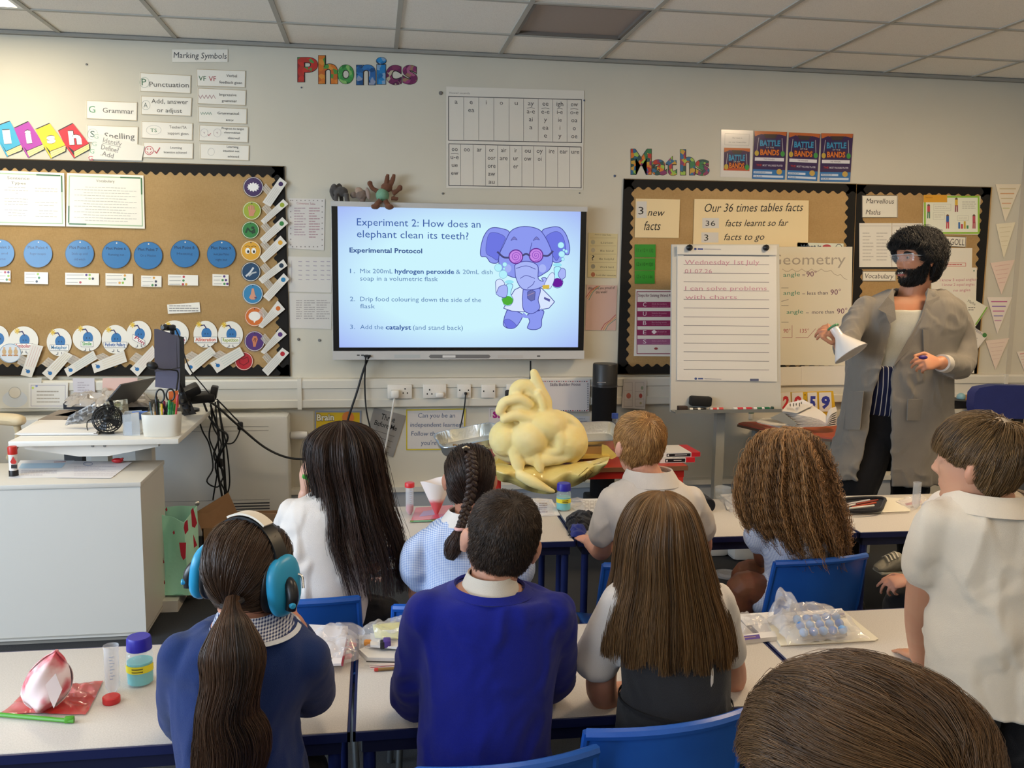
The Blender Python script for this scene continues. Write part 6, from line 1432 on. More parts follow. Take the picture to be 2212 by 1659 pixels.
# ------------------------------------------------------------------ flipchart easel
def flipchart():
    Y = 5.02
    t = thing('flipchart_easel',(2.15,Y+.1,0),'white flipchart easel with lined pad, in front of the maths board','flipchart')
    bd = M('#c6c3ba',.35,vary=(4,.04))
    prism(MB().mat(bd),[(1452,528),(1683,528),(1687,890),(1449,890)],Y,.02).build('board',t,smooth=False)
    s = Sheet(Y=Y-.0015,gloss=.6); s.base([(1463,548),(1676,549),(1678,824),(1462,821)],'#d9d5cd',.006)
    for k in range(14): s.line([(1477,552+k*18.9),(1661,553+k*18.95)],1.1 if k else 1.6,'#6f6f72')
    P_ = '#c08a9a'
    s.up().text('Wednesday 1st July',1479,571,1640,571,c=P_,h=10).text('01.07.26',1479,590,1538,590,c=P_,h=9).text('I can solve problems',1480,627,1656,627,c=P_,h=9).text('with charts',1480,646,1592,646,c=P_,h=9)
    s.disc(1503,818,3,2.5,'#4a5a8a').line([(1509,818),(1518,818)],3,'#4a5a8a').line([(1522,818),(1558,819)],1.2,'#8a8a96').rect(1620,818,1639,823,'#5a5f78'); s.done('paper_pad',None,None,parent=t)
    s = Sheet(Y=Y-.012,gloss=.35); s.base([(1462,530),(1677,530),(1677,551),(1462,549)],'#d4d1c9',.008); s.disc(1502,538,3,2.5,'#3a4a8a').line([(1508,538),(1518,538.2)],3.2,'#3a4a8a').line([(1521,538),(1557,538.5)],1.2,'#7a7a88'); s.done('clamp_bar',None,None,parent=t)
    for px in (1488,1653): p = atY(px,535,Y-.02); MB().mat(M('#17171a',.4)).lathe(p,[(.016,0),(.018,.004),(.018,.018),(.008,.026),(.006,.03)],9,axis=(0,-1,0)).build('clamp_knob',t)
    a,b_ = atY(1456,889,Y-.06),atY(1684,889,Y-.06)
    MB().mat(M('#8f908c',.35,metal=.4)).bx(a[0],b_[0],Y-.085,Y+.005,a[2]-.008,a[2]).bx(a[0],b_[0],Y-.087,Y-.083,a[2]-.008,a[2]+.012).build('pen_tray',t,smooth=False)
    z = a[2]
    p = atY(1557,890,Y+.03)[0]
    MB().mat(M('#9d9d97',.4)).bx(p-.026,p+.026,Y+.02,Y+.07,0.05,z+.3).build('centre_post',t,smooth=False)
    MB().mat(M('#8f8f8a',.4)).bx(p-.3,p+.3,Y+.02,Y+.07,.02,.06).bx(p-.026,p+.026,Y-.3,Y+.3,.02,.06).build('base',t,smooth=False)
    return z,Y
fz,FY = flipchart()
tag(MB().mat(M('#121213',.7)).box(atY(1513,866.5,FY-.03),(.13,.055,.058),eul(0,.06,0),.012).build('board_eraser'),'black board eraser stuck on the flipchart below the pad','eraser')
tag(MB().mat(M('#3a2a22',.7)).box((atY(1474,883,FY-.05)[0],FY-.05,fz+.016),(.055,.04,.03),None,.004).build('board_eraser'),'small dark brown eraser at the left end of the flipchart tray','eraser')
for x0,x1,c,c2,lab,k in ((1489,1524,'#d8d4cc','#1f1f22','white board pen with a black cap on the flipchart tray',1),(1533,1562,'#c8c2bc','#b82a2e','red board pen nearest the middle of the flipchart tray',-1),(1584,1624,'#d0ccc6','#c02a3a','longer white and red board pen on the flipchart tray',1),(1627,1662,'#d0ccc6','#1f6a4a','green board pen on the flipchart tray',-1)):
    a,b_ = atY(x0,886,FY-.045),atY(x1,886,FY-.045); L = b_[0]-a[0]; t = thing('board_pen',(a[0],FY-.045,fz),lab,'pen','board pens on the flipchart tray')
    o_ = np.array((a[0],FY-.045,fz+.0095)); MB().mat(M(c,.35)).lathe(o_,[(.008,0),(.009,.003),(.009,L*.66),(.007,L*.67)],12,axis=(1,0,0)).mat(M(c2,.35)).lathe(o_+np.array((L*.2,0,0)),[(.0093,0),(.0093,L*.3)],12,axis=(1,0,0)).build('barrel',t); MB().mat(M(c2,.35)).lathe(o_+np.array((L*.66,0,0)),[(.0098,0),(.0098,L*.3),(.007,L*.34)],12,axis=(1,0,0)).build('cap',t)
p = atY(1668,885,FY-.045); tag(MB().mat(M('#1a3a2a',.4)).lathe((p[0],FY-.045,fz),[(.01,0),(.011,.012),(.008,.02)],12).build('magnet'),'dark green round magnet at the right end of the tray','magnet')

# ------------------------------------------------------------------ brown table with the big open book
BT_ = .70
def brown_table():
    pts = [(1610,904),(1660,897),(1860,905),(1860,940),(1800,936),(1700,926),(1640,916)]
    p = atZ(1800,930,BT_); x0,x1,y0,y1 = p[0]-.55,p[0]+.55,p[1]-.12,p[1]+.42
    y0,y1 = 4.70,5.3; x0,x1 = 2.24,2.95
    t = thing('trapezium_table',((x0+x1)/2,(y0+y1)/2,0),'brown-edged grey table with the big open book, behind the man','table')
    pl = [(x0+.0,y1-.05),(x0+.05,y1),(x1,y1),(x1,y0),(x0+.40,y0),(x0+.12,y0+.2)]
    MB().mat(M('#a04a38',.5)).slab([(x,y,BT_-.018) for x,y in pl],(0,0,.018)).build('table_top',t,smooth=False)
    MB().mat(M('#5a4434',.5)).slab([(x*1.0+(-.006 if x < 2.8 else .006),y+(-.006 if y < 5 else .004),BT_-.022) for x,y in pl],(0,0,.014)).build('edging',t,smooth=False)
    g = M('#8b8d88',.35)
    m = MB().mat(g).tube([(x0+.45,y0+.05,.0),(x0+.45,y0+.05,BT_-.1),(x0+.48,y0+.05,BT_-.05),(x0+.58,y0+.05,BT_-.04),(x1-.1,y0+.05,BT_-.04)],.022,12,5); m.build('leg',t)
    for x,y in ((x0+.1,y1-.08),(x1-.08,y1-.08),(x1-.08,y0+.08)): MB().mat(g).tube([(x,y,0),(x,y,BT_-.02)],.022,12).build('leg',t)
brown_table()
def big_book():
    Y = 4.86; t = thing('open_book',atZ(1755,920,BT_+.002),'thick open book propped up with its pages fanned, beside the coat','book')
    pg = M('#d8d2cc',.7); z = BT_+.002
    Pk = lambda x,y,d=0: atY(x,y,Y+d)
    m = MB().mat(pg)
    for k in range(9):          # fanned page blocks: cover slope at the left, curling pages at the right
        o = k*.9
        top = cr(np.array([Pk(1700+k*4,874+k*4.6,.16-.012*k),Pk(1735+k*2.2,866+k*5.4,.12),Pk(1768+k*1,884+k*4,.06),Pk(1784,896+k*2.4,.03)]),5)
        bot = cr(np.array([Pk(1688+k*1.2,893+k*3.6,.02),Pk(1725+k*2,897+k*3.1,.0),Pk(1765+k,905+k*2,.0),Pk(1784,914+k*.7,.0)]),5)
        m.grid(np.array([top,top*.5+bot*.5+np.array((0,0,.004)),bot]),.0022)
    m.mat(M('#c9c4c0',.7))
    for k in range(7): m.grid(np.array([cr(np.array([Pk(1784,900+k*3,.03),Pk(1792,884+k*5.2,.06),Pk(1806,878+k*6,.12)]),5),cr(np.array([Pk(1784,914+k*.9,0),Pk(1794,897+k*3.8,.0),Pk(1808,888+k*5,.02)]),5)]),.0018)
    m.build('page_block',t,sharp=25)
    s = Sheet(Y=Y+.0);
    m = MB().mat(M('#d6d0ca',.5)).slab([Pk(1690,888,-.006),Pk(1702,872,.15),Pk(1735,864,.11),Pk(1757,876,.05),Pk(1722,893,-.008)],(0,0,.003)); m.mat(M('#8a8a86',.6)).slab([Pk(1664,903,.0),Pk(1690,890,.0),Pk(1722,915,-.01),Pk(1716,922,-.01)],(0,.004,0)); m.mat(M('#55514e',.6))
    for x,y,h in ((1706,873,5),(1713,872,6),(1719,872,4),(1726,871,7),(1730,869,4)): m.slab([Pk(x,y,.04),Pk(x+2.2,y-.6,.04),Pk(x+2.2,y+h,.0),Pk(x,y+h,.0)],(0,.001,.002))
    m.build('cover',t,smooth=False)
big_book()
paper_stack([(1630,912),(1668,896),(1780,912),(1700,928)],BT_+.0,3,'loose white papers under the open book on the brown table',c=None,fan=.01,th=.002)['group'] = 'loose papers'
t = thing('glue_pot',atZ(1618,908,BT_),'short white and green tub on the corner of the brown table','tub'); p = atZ(1620,905,BT_)
MB().mat(M('#c9c8c0',.4)).lathe(p,[(.022,0),(.024,.01),(.024,.04)],16).build('tub_body',t); MB().mat(M('#2a5a42',.4)).lathe(p+np.array((0,0,.038)),[(.025,0),(.025,.014),(.02,.016)],16).build('lid',t)
def clock_cards():
    Y = 5.16; MB().mat(M('#c9c4ba',.5)).slab([atY(*p,Y-.02) for p in ((1684,892),(1810,894),(1812,908),(1684,906))],(0,.1,0)).build('x_') if 0 else None; t = thing('number_flip_chart',atY(1740,890,Y),'flip number cards showing 20 59 on a yellow stand behind the open book','number cards')
    prism(MB().mat(M('#d0a820',.5)),[(1686,848),(1800,845),(1808,912),(1690,910)],Y+.004,.01).build('stand',t,smooth=False)
    for x0,x1,ch,c,xb in ((1686,1707,'2','#c02a2e',0),(1710,1734,'0','#c02a2e',0),(1744,1764,'5','#2a3490',0),(1769,1795,'9','#2a3490',0)):
        s = Sheet(Y=Y,gloss=.3,coat=.4); s.base([(x0,848),(x1,847),(x1+2,889),(x0+1,889)],'#d8d2c8',.002); s.text(ch,x0+4,881,x1-3,881,c,h=25,bold=.05); s.done('number_card',None,None,parent=t)
    s = Sheet(Y=Y,gloss=.4); s.disc(1739,866,2.6,2.6,'#2a2418').disc(1739,853,1.5,1.5,'#6a5418'); s.done('dots',None,None,parent=t)
clock_cards()
# blue padded chair and tray at the far right
t = thing('office_chair',(3.7,4.9,0),'navy blue padded chair back at the right edge behind the pupils','chair')
nv = fabric('#1f2a6a',500); Yc = 4.85
MB().mat(nv).slab([atY(*p,Yc) for p in ((2103,880),(2106,850),(2116,838),(2150,832),(2230,834),(2330,840),(2335,905),(2110,905))],(0,.07,0)).build('backrest',t,smooth=True,sharp=50)
c = atY(2220,900,Yc); MB().mat(nv).box((c[0],Yc-.25,.5),(.46,.44,.07),bev=.02).build('seat',t)
MB().mat(M('#1c1c1e',.4)).bx(c[0]-.03,c[0]+.03,Yc+.07,Yc+.1,.45,.8).bx(c[0]-.03,c[0]+.03,Yc-.2,Yc+.1,.44,.47).lathe((c[0],Yc-.22,.06),[(.03,0),(.03,.4)],14).build('chair_post',t)
for k in range(5): an = 2*PI*k/5+.3; MB().mat(M('#1c1c1e',.4)).tube([(c[0],Yc-.22,.1),(c[0]+.28*math.cos(an),Yc-.22+.28*math.sin(an),.06)],[.022,.015],8).ell((c[0]+.28*math.cos(an),Yc-.22+.28*math.sin(an),.028),.028,10).build('castor_leg',t)
def side_unit():
    Y0 = 5.0; a,b_ = atY(2010,882,Y0),atY(2150,884,Y0); z = a[2]-.0
    t = thing('side_unit',((a[0]+b_[0])/2,5.15,0),'pale low unit with a black tray on it beside the blue chair','unit')
    MB().mat(M('#b0aa9c',.5)).bx(a[0],b_[0],Y0,5.3,0,z-.03).build('unit_body',t,smooth=False); MB().mat(M('#c9c3b4',.45)).bx(a[0]-.01,b_[0]+.01,Y0-.01,5.31,z-.03,z-.01).build('unit_top',t,smooth=False)
    m = MB().mat(M('#17171a',.5,bump=(200,.5,.003))); A = [atY(*p,Y0+.03) for p in ((2036,864),(2108,868),(2104,886),(2037,884))]; m.slab(A,(0,.2,0)); tag(m.build('black_tray',smooth=False),'speckled black tray right of the grey coat','tray')
    m = MB().mat(M('#c9985a',.6)); m.slab([atY(*p,Y0+.12) for p in ((2094,866),(2098,856),(2107,854),(2113,868))],(0,.06,0)); tag(m.build('wooden_block',smooth=False),'light wooden block behind the black tray','block')
    m = MB().mat(M('#7fa6b0',.4)).ell(atY(2076,858,Y0+.15),(.028,.028,.028),14); tag(m.build('ball'),'small pale blue ball behind the black tray','ball')
side_unit()
for x0,x1,y0,y1,lab in ((1515,1579,1180,1205,'white plastic tub on the carpet under the far table, left one'),(1583,1655,1178,1213,'white plastic tub on the carpet under the far table, right one')):
    p = atZ((x0+x1)/2,y1,0); k = 1/ppm(p); w = (x1-x0)*k
    t = thing('plastic_tub',p,lab,'tub','tubs on the carpet'); MB().mat(M('#d6d2cb',.4)).box(p+np.array((0,.12,.07)),(w,.24,.14),bev=.03).build('tub_body',t); MB().mat(M('#c6c2bb',.4)).box(p+np.array((0,.12,.142)),(w+.012,.252,.014),bev=.005).build('lid',t)

# ================================================================== PLUSH TOYS ON THE SCREEN
PTOP = z1
def plush(name,label,parts,col,vox=.004,extra=None):
    V,P,Nn = merge(parts,vox,3,.5); V = V+Nn*(.0012*wob(V,160,2))[:,None]
    m = fabric(col,700,.95,.35); o = tag(link(name,V,P,[m]),label,'soft toy','soft toys on the screen')
    if extra: extra(o)
YT_ = YP+.03; kk = 1/ppm(atY(760,430,YT_))
def e_(x,y,rx,ry,d=0.0,rd=None): return ell_geo(atY(x,y,YT_+d),(rx*kk,(rd or min(rx,ry))*kk,ry*kk),16)
def t_(pts,rad,d=0.0):
    q = cr(np.column_stack([[atY(*p,YT_+d) for p in pts],np.array(rad)*kk]),5); return tube_geo(q[:,:3],q[:,3],10)
plush('elephant_toy','grey soft elephant toy at the left end of the screen top',[e_(737,414,15,11),e_(722,405,8,8),t_([(720,404),(716,412),(719,424),(722,432)],[5,4.5,4,3.5]),t_([(727,418),(726,437)],[5,4.5],-.02),t_([(748,418),(751,437)],[5.5,5],-.02),t_([(736,420),(738,436)],[5,4.5],.02),e_(733,405,7,9,.02,3)],'#4f4c4a')
plush('mouse_toy','taupe soft toy with large pale ears in the middle of the toys',[e_(781,421,14,11),e_(783,432,7,6),e_(764,421,8,7),t_([(770,420),(759,424)],[5,4])],'#7a6a60',extra=lambda o: MB().mat(fabric('#9c8a80',700)).ell(atY(795,418,YT_-.015),(5*kk,4*kk,13*kk),14,eul(0,-.2,0)).mat(fabric('#a8907f',700)).ell(atY(776,413,YT_-.01),(10*kk,4*kk,8*kk),14,eul(0,.6,0)).build('ear',o))
plush('rabbit_toy','brown soft rabbit toy in a green romper waving its arms on the screen top',[e_(835,405,13,10),t_([(834,398),(836,386),(838,376)],[5,5,3.5]),t_([(844,400),(849,386),(851,376)],[5,5,3.5]),t_([(822,416),(806,408),(799,398)],[6,5,5]),e_(799,396,6,6),t_([(848,418),(858,412),(863,406)],[6,5,5]),e_(864,406,6,7),e_(826,424,13,14),t_([(822,432),(812,444)],[6,6],-.05),t_([(832,432),(838,444)],[6,6],-.05),e_(811,446,10,6,-.06,8),e_(841,447,10,6,-.06,8),t_([(845,428),(860,430)],[5,4])],'#6f4a38',
      extra=lambda o: MB().mat(M('#6f9a80',.8,vary=(220,.35))).ell(atY(826,422,YT_-.002),(14.5*kk,15*kk,15*kk),18).build('romper',o))

# ================================================================== THINGS ON THE PUPILS' TABLES
TZ = .6405
def lab_bottle(px,py,lab,h,r):
    p = atZ(px,py,TZ); t = thing('lab_bottle',p,lab,'bottle','blue-capped lab bottles')
    gl,nt,b = nodemat('bottle_glass',.03,.5); b.inputs['Transmission Weight'].default_value = 1; b.inputs['IOR'].default_value = 1.3; b.inputs['Base Color'].default_value = (.95,.98,.98,1)
    MB().mat(film('#d5e4e6',.22,.04)).lathe(p,[(r*.9,0),(r,h*.03),(r,h*.60),(r*.92,h*.67),(r*.62,h*.73),(r*.62,h*.76)],28,cap=False).build('glass',t)
    MB().mat(M('#3fb6bd',.08,spec=.6,alpha=1)).lathe(p+np.array((0,0,h*.03)),[(r*.88,0),(r*.94,h*.02),(r*.94,h*.46)],28).build('turquoise_liquid',t)
    m = MB().mat(M('#27239a',.4)); n = 40; V = []
    for z,k in ((h*.735,1),(h*.96,.96),(h,.88)):
        for i in range(n): rr_ = r*.93*k*(1+.02*(i % 2)); V.append(p+np.array((rr_*math.cos(2*PI*i/n),rr_*math.sin(2*PI*i/n),z)))
    m.add(V,[(i*n+k,i*n+(k+1) % n,(i+1)*n+(k+1) % n,(i+1)*n+k) for i in range(2) for k in range(n)]+[list(range(n))[::-1],list(range(2*n,3*n))]).build('ribbed_cap',t)
    L = MB().mat(M('#d8cc2a',.5)); arc = np.linspace(-PI*.98,-PI*.02,16)
    L.grid([[p+np.array(((r+.0006)*math.cos(a),(r+.0006)*math.sin(a),z)) for a in arc] for z in (h*.30,h*.45)]); L.mat(M('#4a4520',.5))
    for z,n_ in ((h*.40,5),(h*.34,4)): L.grid([[p+np.array(((r+.0012)*math.cos(a),(r+.0012)*math.sin(a),zz)) for a in np.linspace(-PI*.62,-PI*.36,8)] for zz in (z-.0012,z+.0012)])
    L.build('yellow_label',t)
lab_bottle(304,1475,'blue-capped bottle of turquoise liquid on the near left table',.118,.031)
lab_bottle(1217,1101,'blue-capped bottle of turquoise liquid on the far row of tables',.115,.031)
def tube_thing(px,py,lab,h,r,cap,liquid=None,grp='graduated plastic tubes',cone=True):
    p = atZ(px,py,TZ); t = thing('sample_tube',p,lab,'tube',grp)
    MB().mat(film('#dfe3e8',.38,.15)).lathe(p,[(r*.35,0),(r*.95,h*.13) if cone else (r*.97,h*.02),(r,h*.2),(r,h*.97),(r*1.06,h*.975),(r*1.06,h)],24,cap=False).build('clear_wall',t)
    if liquid: MB().mat(M(liquid,.2)).lathe(p+np.array((0,0,.002)),[(r*.3,0),(r*.85,h*.13),(r*.9,h*.3)],20).build('red_liquid',t)
    m = MB().mat(M('#9ab0d8',.5))
    for k in range(8): z = h*(.35+.065*k); m.grid([[p+np.array(((r+.0006)*math.cos(a),(r+.0006)*math.sin(a),zz)) for a in np.linspace(-PI*.5,-PI*(.3 if k % 2 else .38),6)] for zz in (z,z+.0012)])
    m.build('scale_marks',t)
    if cap: MB().mat(M('#c4282e',.35)).lathe(p+np.array((0,0,h*.93)),[(r*1.2,0),(r*1.2,h*.13),(r*1.1,h*.15)],24).build('cap',t)
tube_thing(244,1497,'open clear graduated tube standing near the blue-capped bottle',.118,.0165,False)
tube_thing(885,1112,'clear tube with a red cap and a little red liquid on the far left table',.125,.0165,True,'#c2323e')
tube_thing(1978,1098,'pale tube on the far right table beside the leaning boy',.115,.0165,False,None)
p = atZ(241,1517,TZ); tag(MB().mat(M('#c02a2c',.4)).lathe(p,[(.0185,0),(.0195,.002),(.0195,.014),(.017,.016)],28).build('tube_cap'),'loose red screw cap lying in front of the open tube','cap')
# red-stained filter papers and zip bags
RS,nt,b = nodemat('stained_paper',.8,.2)
nt.links.new(mixc(nt,ramp(nt,noise(nt,mapped(nt),18,3,.4),.47,.60),'#e6d2d2','#d0606a'),b.inputs['Base Color'])
ZB = nodemat('zip_bag_red',.1,.6)[0]
nt = ZB.node_tree; b = nt.nodes['Principled BSDF']; nt.links.new(mixc(nt,ramp(nt,noise(nt,mapped(nt),9,3),.35,.65),'#e08a86','#cc3530'),b.inputs['Base Color']); tr = nt.nodes.new('ShaderNodeBsdfTransparent'); mx = nt.nodes.new('ShaderNodeMixShader'); mx.inputs[0].default_value = .7
nt.links.new(tr.outputs[0],mx.inputs[1]); nt.links.new(b.outputs[0],mx.inputs[2]); nt.links.new(mx.outputs[0],nt.nodes['Material Output'].inputs[0])
m = MB().mat(ZB).grid(crumple_flat([(60,1500),(228,1470),(185,1545),(0,1542)],TZ,.008,21,18,.005),.001)
tag(m.build('zip_bag'),'clear zip bag smeared with red dye on the near left table','bag')
m = MB().mat(M('#4f9a2e',.35)).tube([atZ(*p,TZ+.006) for p in ((-30,1541),(60,1549),(140,1556),(160,1556))],[.005,.005,.005,.006],8,3).box(atZ(150,1554,TZ+.008),(.02,.012,.014),None,.003)
tag(m.build('bag_slider'),'green plastic zip strip along the front of the red-dyed bag','zip strip')
def filter_cone():
    Y = 2.06; n = 20; rows = 12
    L = [(120,1405),(88,1425),(62,1455),(47,1490),(50,1514),(70,1528)]; Rr = [(122,1406),(140,1424),(153,1448),(155,1475),(146,1500),(115,1530)]
    a,b_ = cr(np.array(L,float),4),cr(np.array(Rr,float),4); k = len(a); G_ = []
    for i in range(k):
        row = []
        for u in np.linspace(0,1,n):
            p = a[i]*(1-u)+b_[i]*u; w = atY(*p,Y); h_ = np.linalg.norm(a[i]-b_[i])/ppm(w)
            row.append(w+np.array((0,-.42*h_*math.sin(PI*u)+.006*math.sin(7*u+i*.4),0)))
        G_.append(row)
    m = MB().mat(RS).grid(G_,.0015)
    G2 = np.array(G_); G2[:,:,1] = 2*Y-G2[:,:,1]+0.0; m.grid(G2,.0015)
    m.mat(M('#e3d0cc',.8)).slab([atY(*p,Y-.055) for p in ((98,1480),(120,1455),(134,1490),(116,1530),(108,1512))],(0,.003,0))
    return m
tag(filter_cone().build('filter_paper'),'pink-stained folded filter paper standing on the red-dyed bag','filter paper')
def filter_cone_far():
    p = atZ(943,1112,TZ); k = 1/ppm(p); rows = []
    for i in range(14):
        v = i/13; r_ = (3+31*v)*k; z = .004+v*72*k; rows.append([p+np.array((r_*math.cos(a)*(1+.05*math.sin(3*a)),r_*math.sin(a)*.9,z*(1+.06*math.sin(2*a)*v))) for a in np.linspace(0,2*PI,33)])
    mt,nt,b = nodemat('dipped_paper',.8,.2); tc = nt.nodes.new('ShaderNodeTexCoord'); sp = nt.nodes.new('ShaderNodeSeparateXYZ'); nt.links.new(tc.outputs['Object'],sp.inputs[0]); ad = nt.nodes.new('ShaderNodeMath'); ad.operation = 'MULTIPLY_ADD'; ad.inputs[1].default_value = .03; nt.links.new(noise(nt,tc.outputs['Object'],25,3),ad.inputs[0]); nt.links.new(sp.outputs[2],ad.inputs[2])
    nt.links.new(mixc(nt,ramp(nt,ad.outputs[0],.062,.085),'#cf5c60','#e6dedb'),b.inputs['Base Color'])
    return MB().mat(mt).grid(rows,.0012)
tag(filter_cone_far().build('filter_paper'),'white filter paper cone dipped in red on the far left table','filter paper')
s = Sheet(Z=TZ,gloss=.15,coat=.6); s.base([(898,1098),(978,1092),(985,1118),(888,1126)],'#d8808c',.003); s.q([(915,1104),(945,1100),(938,1112),(905,1116)],'#b89ac8').q([(935,1112),(975,1108),(978,1114),(930,1122)],'#c65a78'); s.up().line([(887,1126),(978,1123)],3.5,'#4f9a3a'); s.done('zip_bag','pink and lilac dyed zip bag under the white filter cone','bag')
# papers, whiteboards, packets on the tables
def flat(name,pts,Z,c,label,cat='paper',th=.0012,group=None,fn=None,gloss=.6,coat=0):
    s = Sheet(Z=Z,gloss=gloss,coat=coat); s.base(pts,c,th)
    if fn: fn(s)
    return s.done(name,label,cat,group)
CL = film('#e4e2e4',.2,.08)
flat('worksheet',[(1120,1077),(1192,1080),(1210,1114),(1160,1116)],TZ,'#d6d4d4','white worksheet with dark figures beside the table gap',fn=lambda s: s.greek(1165,1085,1182,1108,5,'#6a4a58',w=2.5),th=.003)
m = MB().mat(CL).grid(crumple_flat([(1150,1078),(1190,1080),(1202,1112),(1168,1114)],TZ+.004,.012,33,12,.005),.001); tag(m.build('clear_packet'),'crinkled clear packet on the worksheet beside the table gap','packet')
flat('worksheet',[(1253,1078),(1318,1077),(1300,1106),(1272,1112)],TZ,'#dad8d6','white worksheet of small boxes left of the ginger-haired boy',fn=lambda s: [s.frame(1264+i*11,1082+j*8,1272+i*11,1088+j*8,.6,'#8a8688') for i in range(4) for j in range(3)])
m = MB().mat(CL).grid(crumple_flat([(1225,1080),(1260,1080),(1275,1106),(1240,1104)],TZ,.014,35,12,.006),.001); tag(m.build('clear_packet'),'crinkled clear packet right of the far blue-capped bottle','packet')
def bundle(pts,z0,h,mat,seed):
    G_ = crumple_flat(pts,z0,h,seed,16,.006); return MB().mat(mat).grid(G_,.002)
bl = bundle([(1222,1118),(1285,1108),(1290,1140),(1228,1158)],TZ,.035,fabric('#15171f',600),41); bl.mat(fabric('#1b2a78',600)).grid(crumple_flat([(1228,1135),(1270,1128),(1262,1158),(1235,1162)],TZ+.004,.02,42,10,.005),.002)
tag(bl.build('folded_cloth'),'dark and navy bundled cloth by the ginger-haired boy\'s hand','cloth')
p0,p1 = atZ(1500,1070,TZ+.03),atZ(1530,1092,TZ+.03)
t = thing('pencil_case',(p0+p1)/2-np.array((0,0,.03)),'black cylindrical pencil case lying on the middle far table','pencil case'); ax = unit(p1-p0)
MB().mat(fabric('#17181c',400)).lathe(p0-ax*.03,[(.026,0),(.031,.006),(.031,.20),(.027,.206)],24,axis=ax).build('case_body',t); MB().mat(M('#2a2b30',.4)).lathe(p0-ax*.03,[(.0318,.008),(.0318,.014)],24,axis=ax,cap=False).lathe(p0-ax*.03,[(.0318,.19),(.0318,.196)],24,axis=ax,cap=False).build('piping',t)
tag(MB().mat(M('#3a3fb0',.4)).tube([atZ(1519,1121,TZ+.004),atZ(1537,1132,TZ+.004)],.0035,8).build('pencil'),'thin blue pencil on the middle far table','pencil')
tag(MB().mat(M('#c8403a',.5)).box(atZ(1517,1110,TZ+.004),(.02,.012,.007),None,.002).build('rubber'),'tiny red rubber beside the black cylindrical case','rubber')
m = bundle([(1550,1075),(1620,1068),(1625,1102),(1575,1108)],TZ,.02,CL,51); m.mat(M('#d8d4d0',.6)); pz(m,[(1556,1072),(1604,1068),(1625,1086),(1580,1092)],TZ+.002,.008); pz(m,[(1565,1085),(1610,1088),(1612,1100),(1570,1102)],TZ+.001,.004)
tag(m.build('sandwich_bag'),'clear plastic bag of white papers left of the curly-haired girl','bag')
p = atZ(1561,1076,TZ); tag(MB().mat(film('#d5d8d8',.25,.05)).lathe(p,[(.03,0),(.034,.004),(.036,.05)],24).build('plastic_cup'),'clear plastic cup behind the bag of white papers','cup')
flat('mini_whiteboard',[(1815,1080),(1880,1073),(1968,1080),(1966,1106),(1830,1112)],TZ,'#d8d2c2','white mini board under the open black pencil case','whiteboard',.004,fn=lambda s: s.line([(1825,1111),(1964,1106)],1,'#5a4a42'))
def open_case():
    t = thing('pencil_case',atZ(1858,1090,TZ+.005),'open black pencil case full of pens on the far right table','pencil case')
    q = [np.array(p,float) for p in ((1807,1087),(1830,1078),(1905,1076),(1908,1088),(1895,1102),(1830,1104))]
    bk = fabric('#17161a',400); rim = [atZ(*p,TZ+.022) for p in q]; base = [atZ(*p,TZ+.006) for p in q]
    m = MB().mat(bk); pz(m,[tuple(p) for p in q],TZ+.005,.006); m.tube(rim+[rim[0]],.006,8,4).tube([(a+b)/2 for a,b in zip(rim+[rim[0]],base+[base[0]])],.008,8,4); m.build('case_body',t)
    m = MB()
    for k,(a,b_,c) in enumerate((((1826,1094),(1884,1083),'#c8c4c0'),((1824,1090),(1878,1080),'#b8b4b8'),((1840,1096),(1892,1086),'#a8442a'),((1835,1098),(1888,1092),'#d0ccc8'),((1850,1089),(1896,1080),'#8a3a2a'))): MB().mat(M(c,.4)).tube([atZ(*a,TZ+.018+.002*k),atZ(*b_,TZ+.018+.002*k)],.0045,8).build('pen',t)
open_case()
m = bundle([(1930,1085),(1985,1070),(2020,1085),(1970,1104)],TZ,.012,CL,61); m.mat(M('#d6cdc6',.6)); pz(m,[(1935,1086),(1982,1073),(2005,1085),(1965,1098)],TZ+.001,.005); m.mat(M('#a8606a',.6)); pz(m,[(1955,1088),(1990,1082),(1992,1085),(1958,1092)],TZ+.0065,.001)
tag(m.build('sandwich_bag'),'crinkled clear bag with papers beside the pale tube, far right table','bag')
# near row
m = MB().mat(M('#d9d5d8',.65)); G0 = [(668,1362),(752,1366),(741,1436),(690,1442),(672,1400)]; pz(m,G0,TZ+.001,.018); pz(m,[(672,1372),(745,1356),(748,1400),(738,1438),(690,1440)],TZ+.02,.006)
m.mat(CL).grid(crumple_flat([(662,1362),(785,1352),(772,1432),(690,1446)],TZ+.01,.035,71,18,.008),.001); m.mat(M('#7a1f2c',.5)).slab([atZ(741,1440,TZ+.02),atZ(737,1438,TZ+.02),atZ(748,1386,TZ+.03),atZ(752,1384,TZ+.03)],(0,0,.006)); m.mat(M('#c86a72',.5))
for x,y in ((756,1400),(762,1392),(752,1418)): m.box(atZ(x,y,TZ+.018),(.014,.02,.01),eul(.3,.2,x),.003)
tag(m.build('paper_packet'),'clear bag of folded white paper with red scraps, left of the blue jumper','packet')
m = MB().mat(M('#d8d88a',.7)); pz(m,[(805,1352),(860,1347),(895,1352),(890,1384),(810,1378)],TZ+.03,.004); m.mat(M('#d8d4d0',.6)); pz(m,[(800,1372),(850,1376),(890,1378),(890,1405),(800,1398)],TZ+.02,.006)
m.mat(CL).grid(crumple_flat([(778,1362),(902,1344),(902,1404),(788,1400)],TZ+.012,.04,73,18,.008),.001); m.mat(M('#4f3a86',.5)).box(atZ(836,1388,TZ+.03),(.02,.03,.02),None,.004); m.mat(M('#24242a',.5)).box(atZ(826,1392,TZ+.028),(.012,.02,.02),None,.003); m.mat(M('#c8843a',.5)).box(atZ(795,1388,TZ+.02),(.022,.02,.014),None,.005)
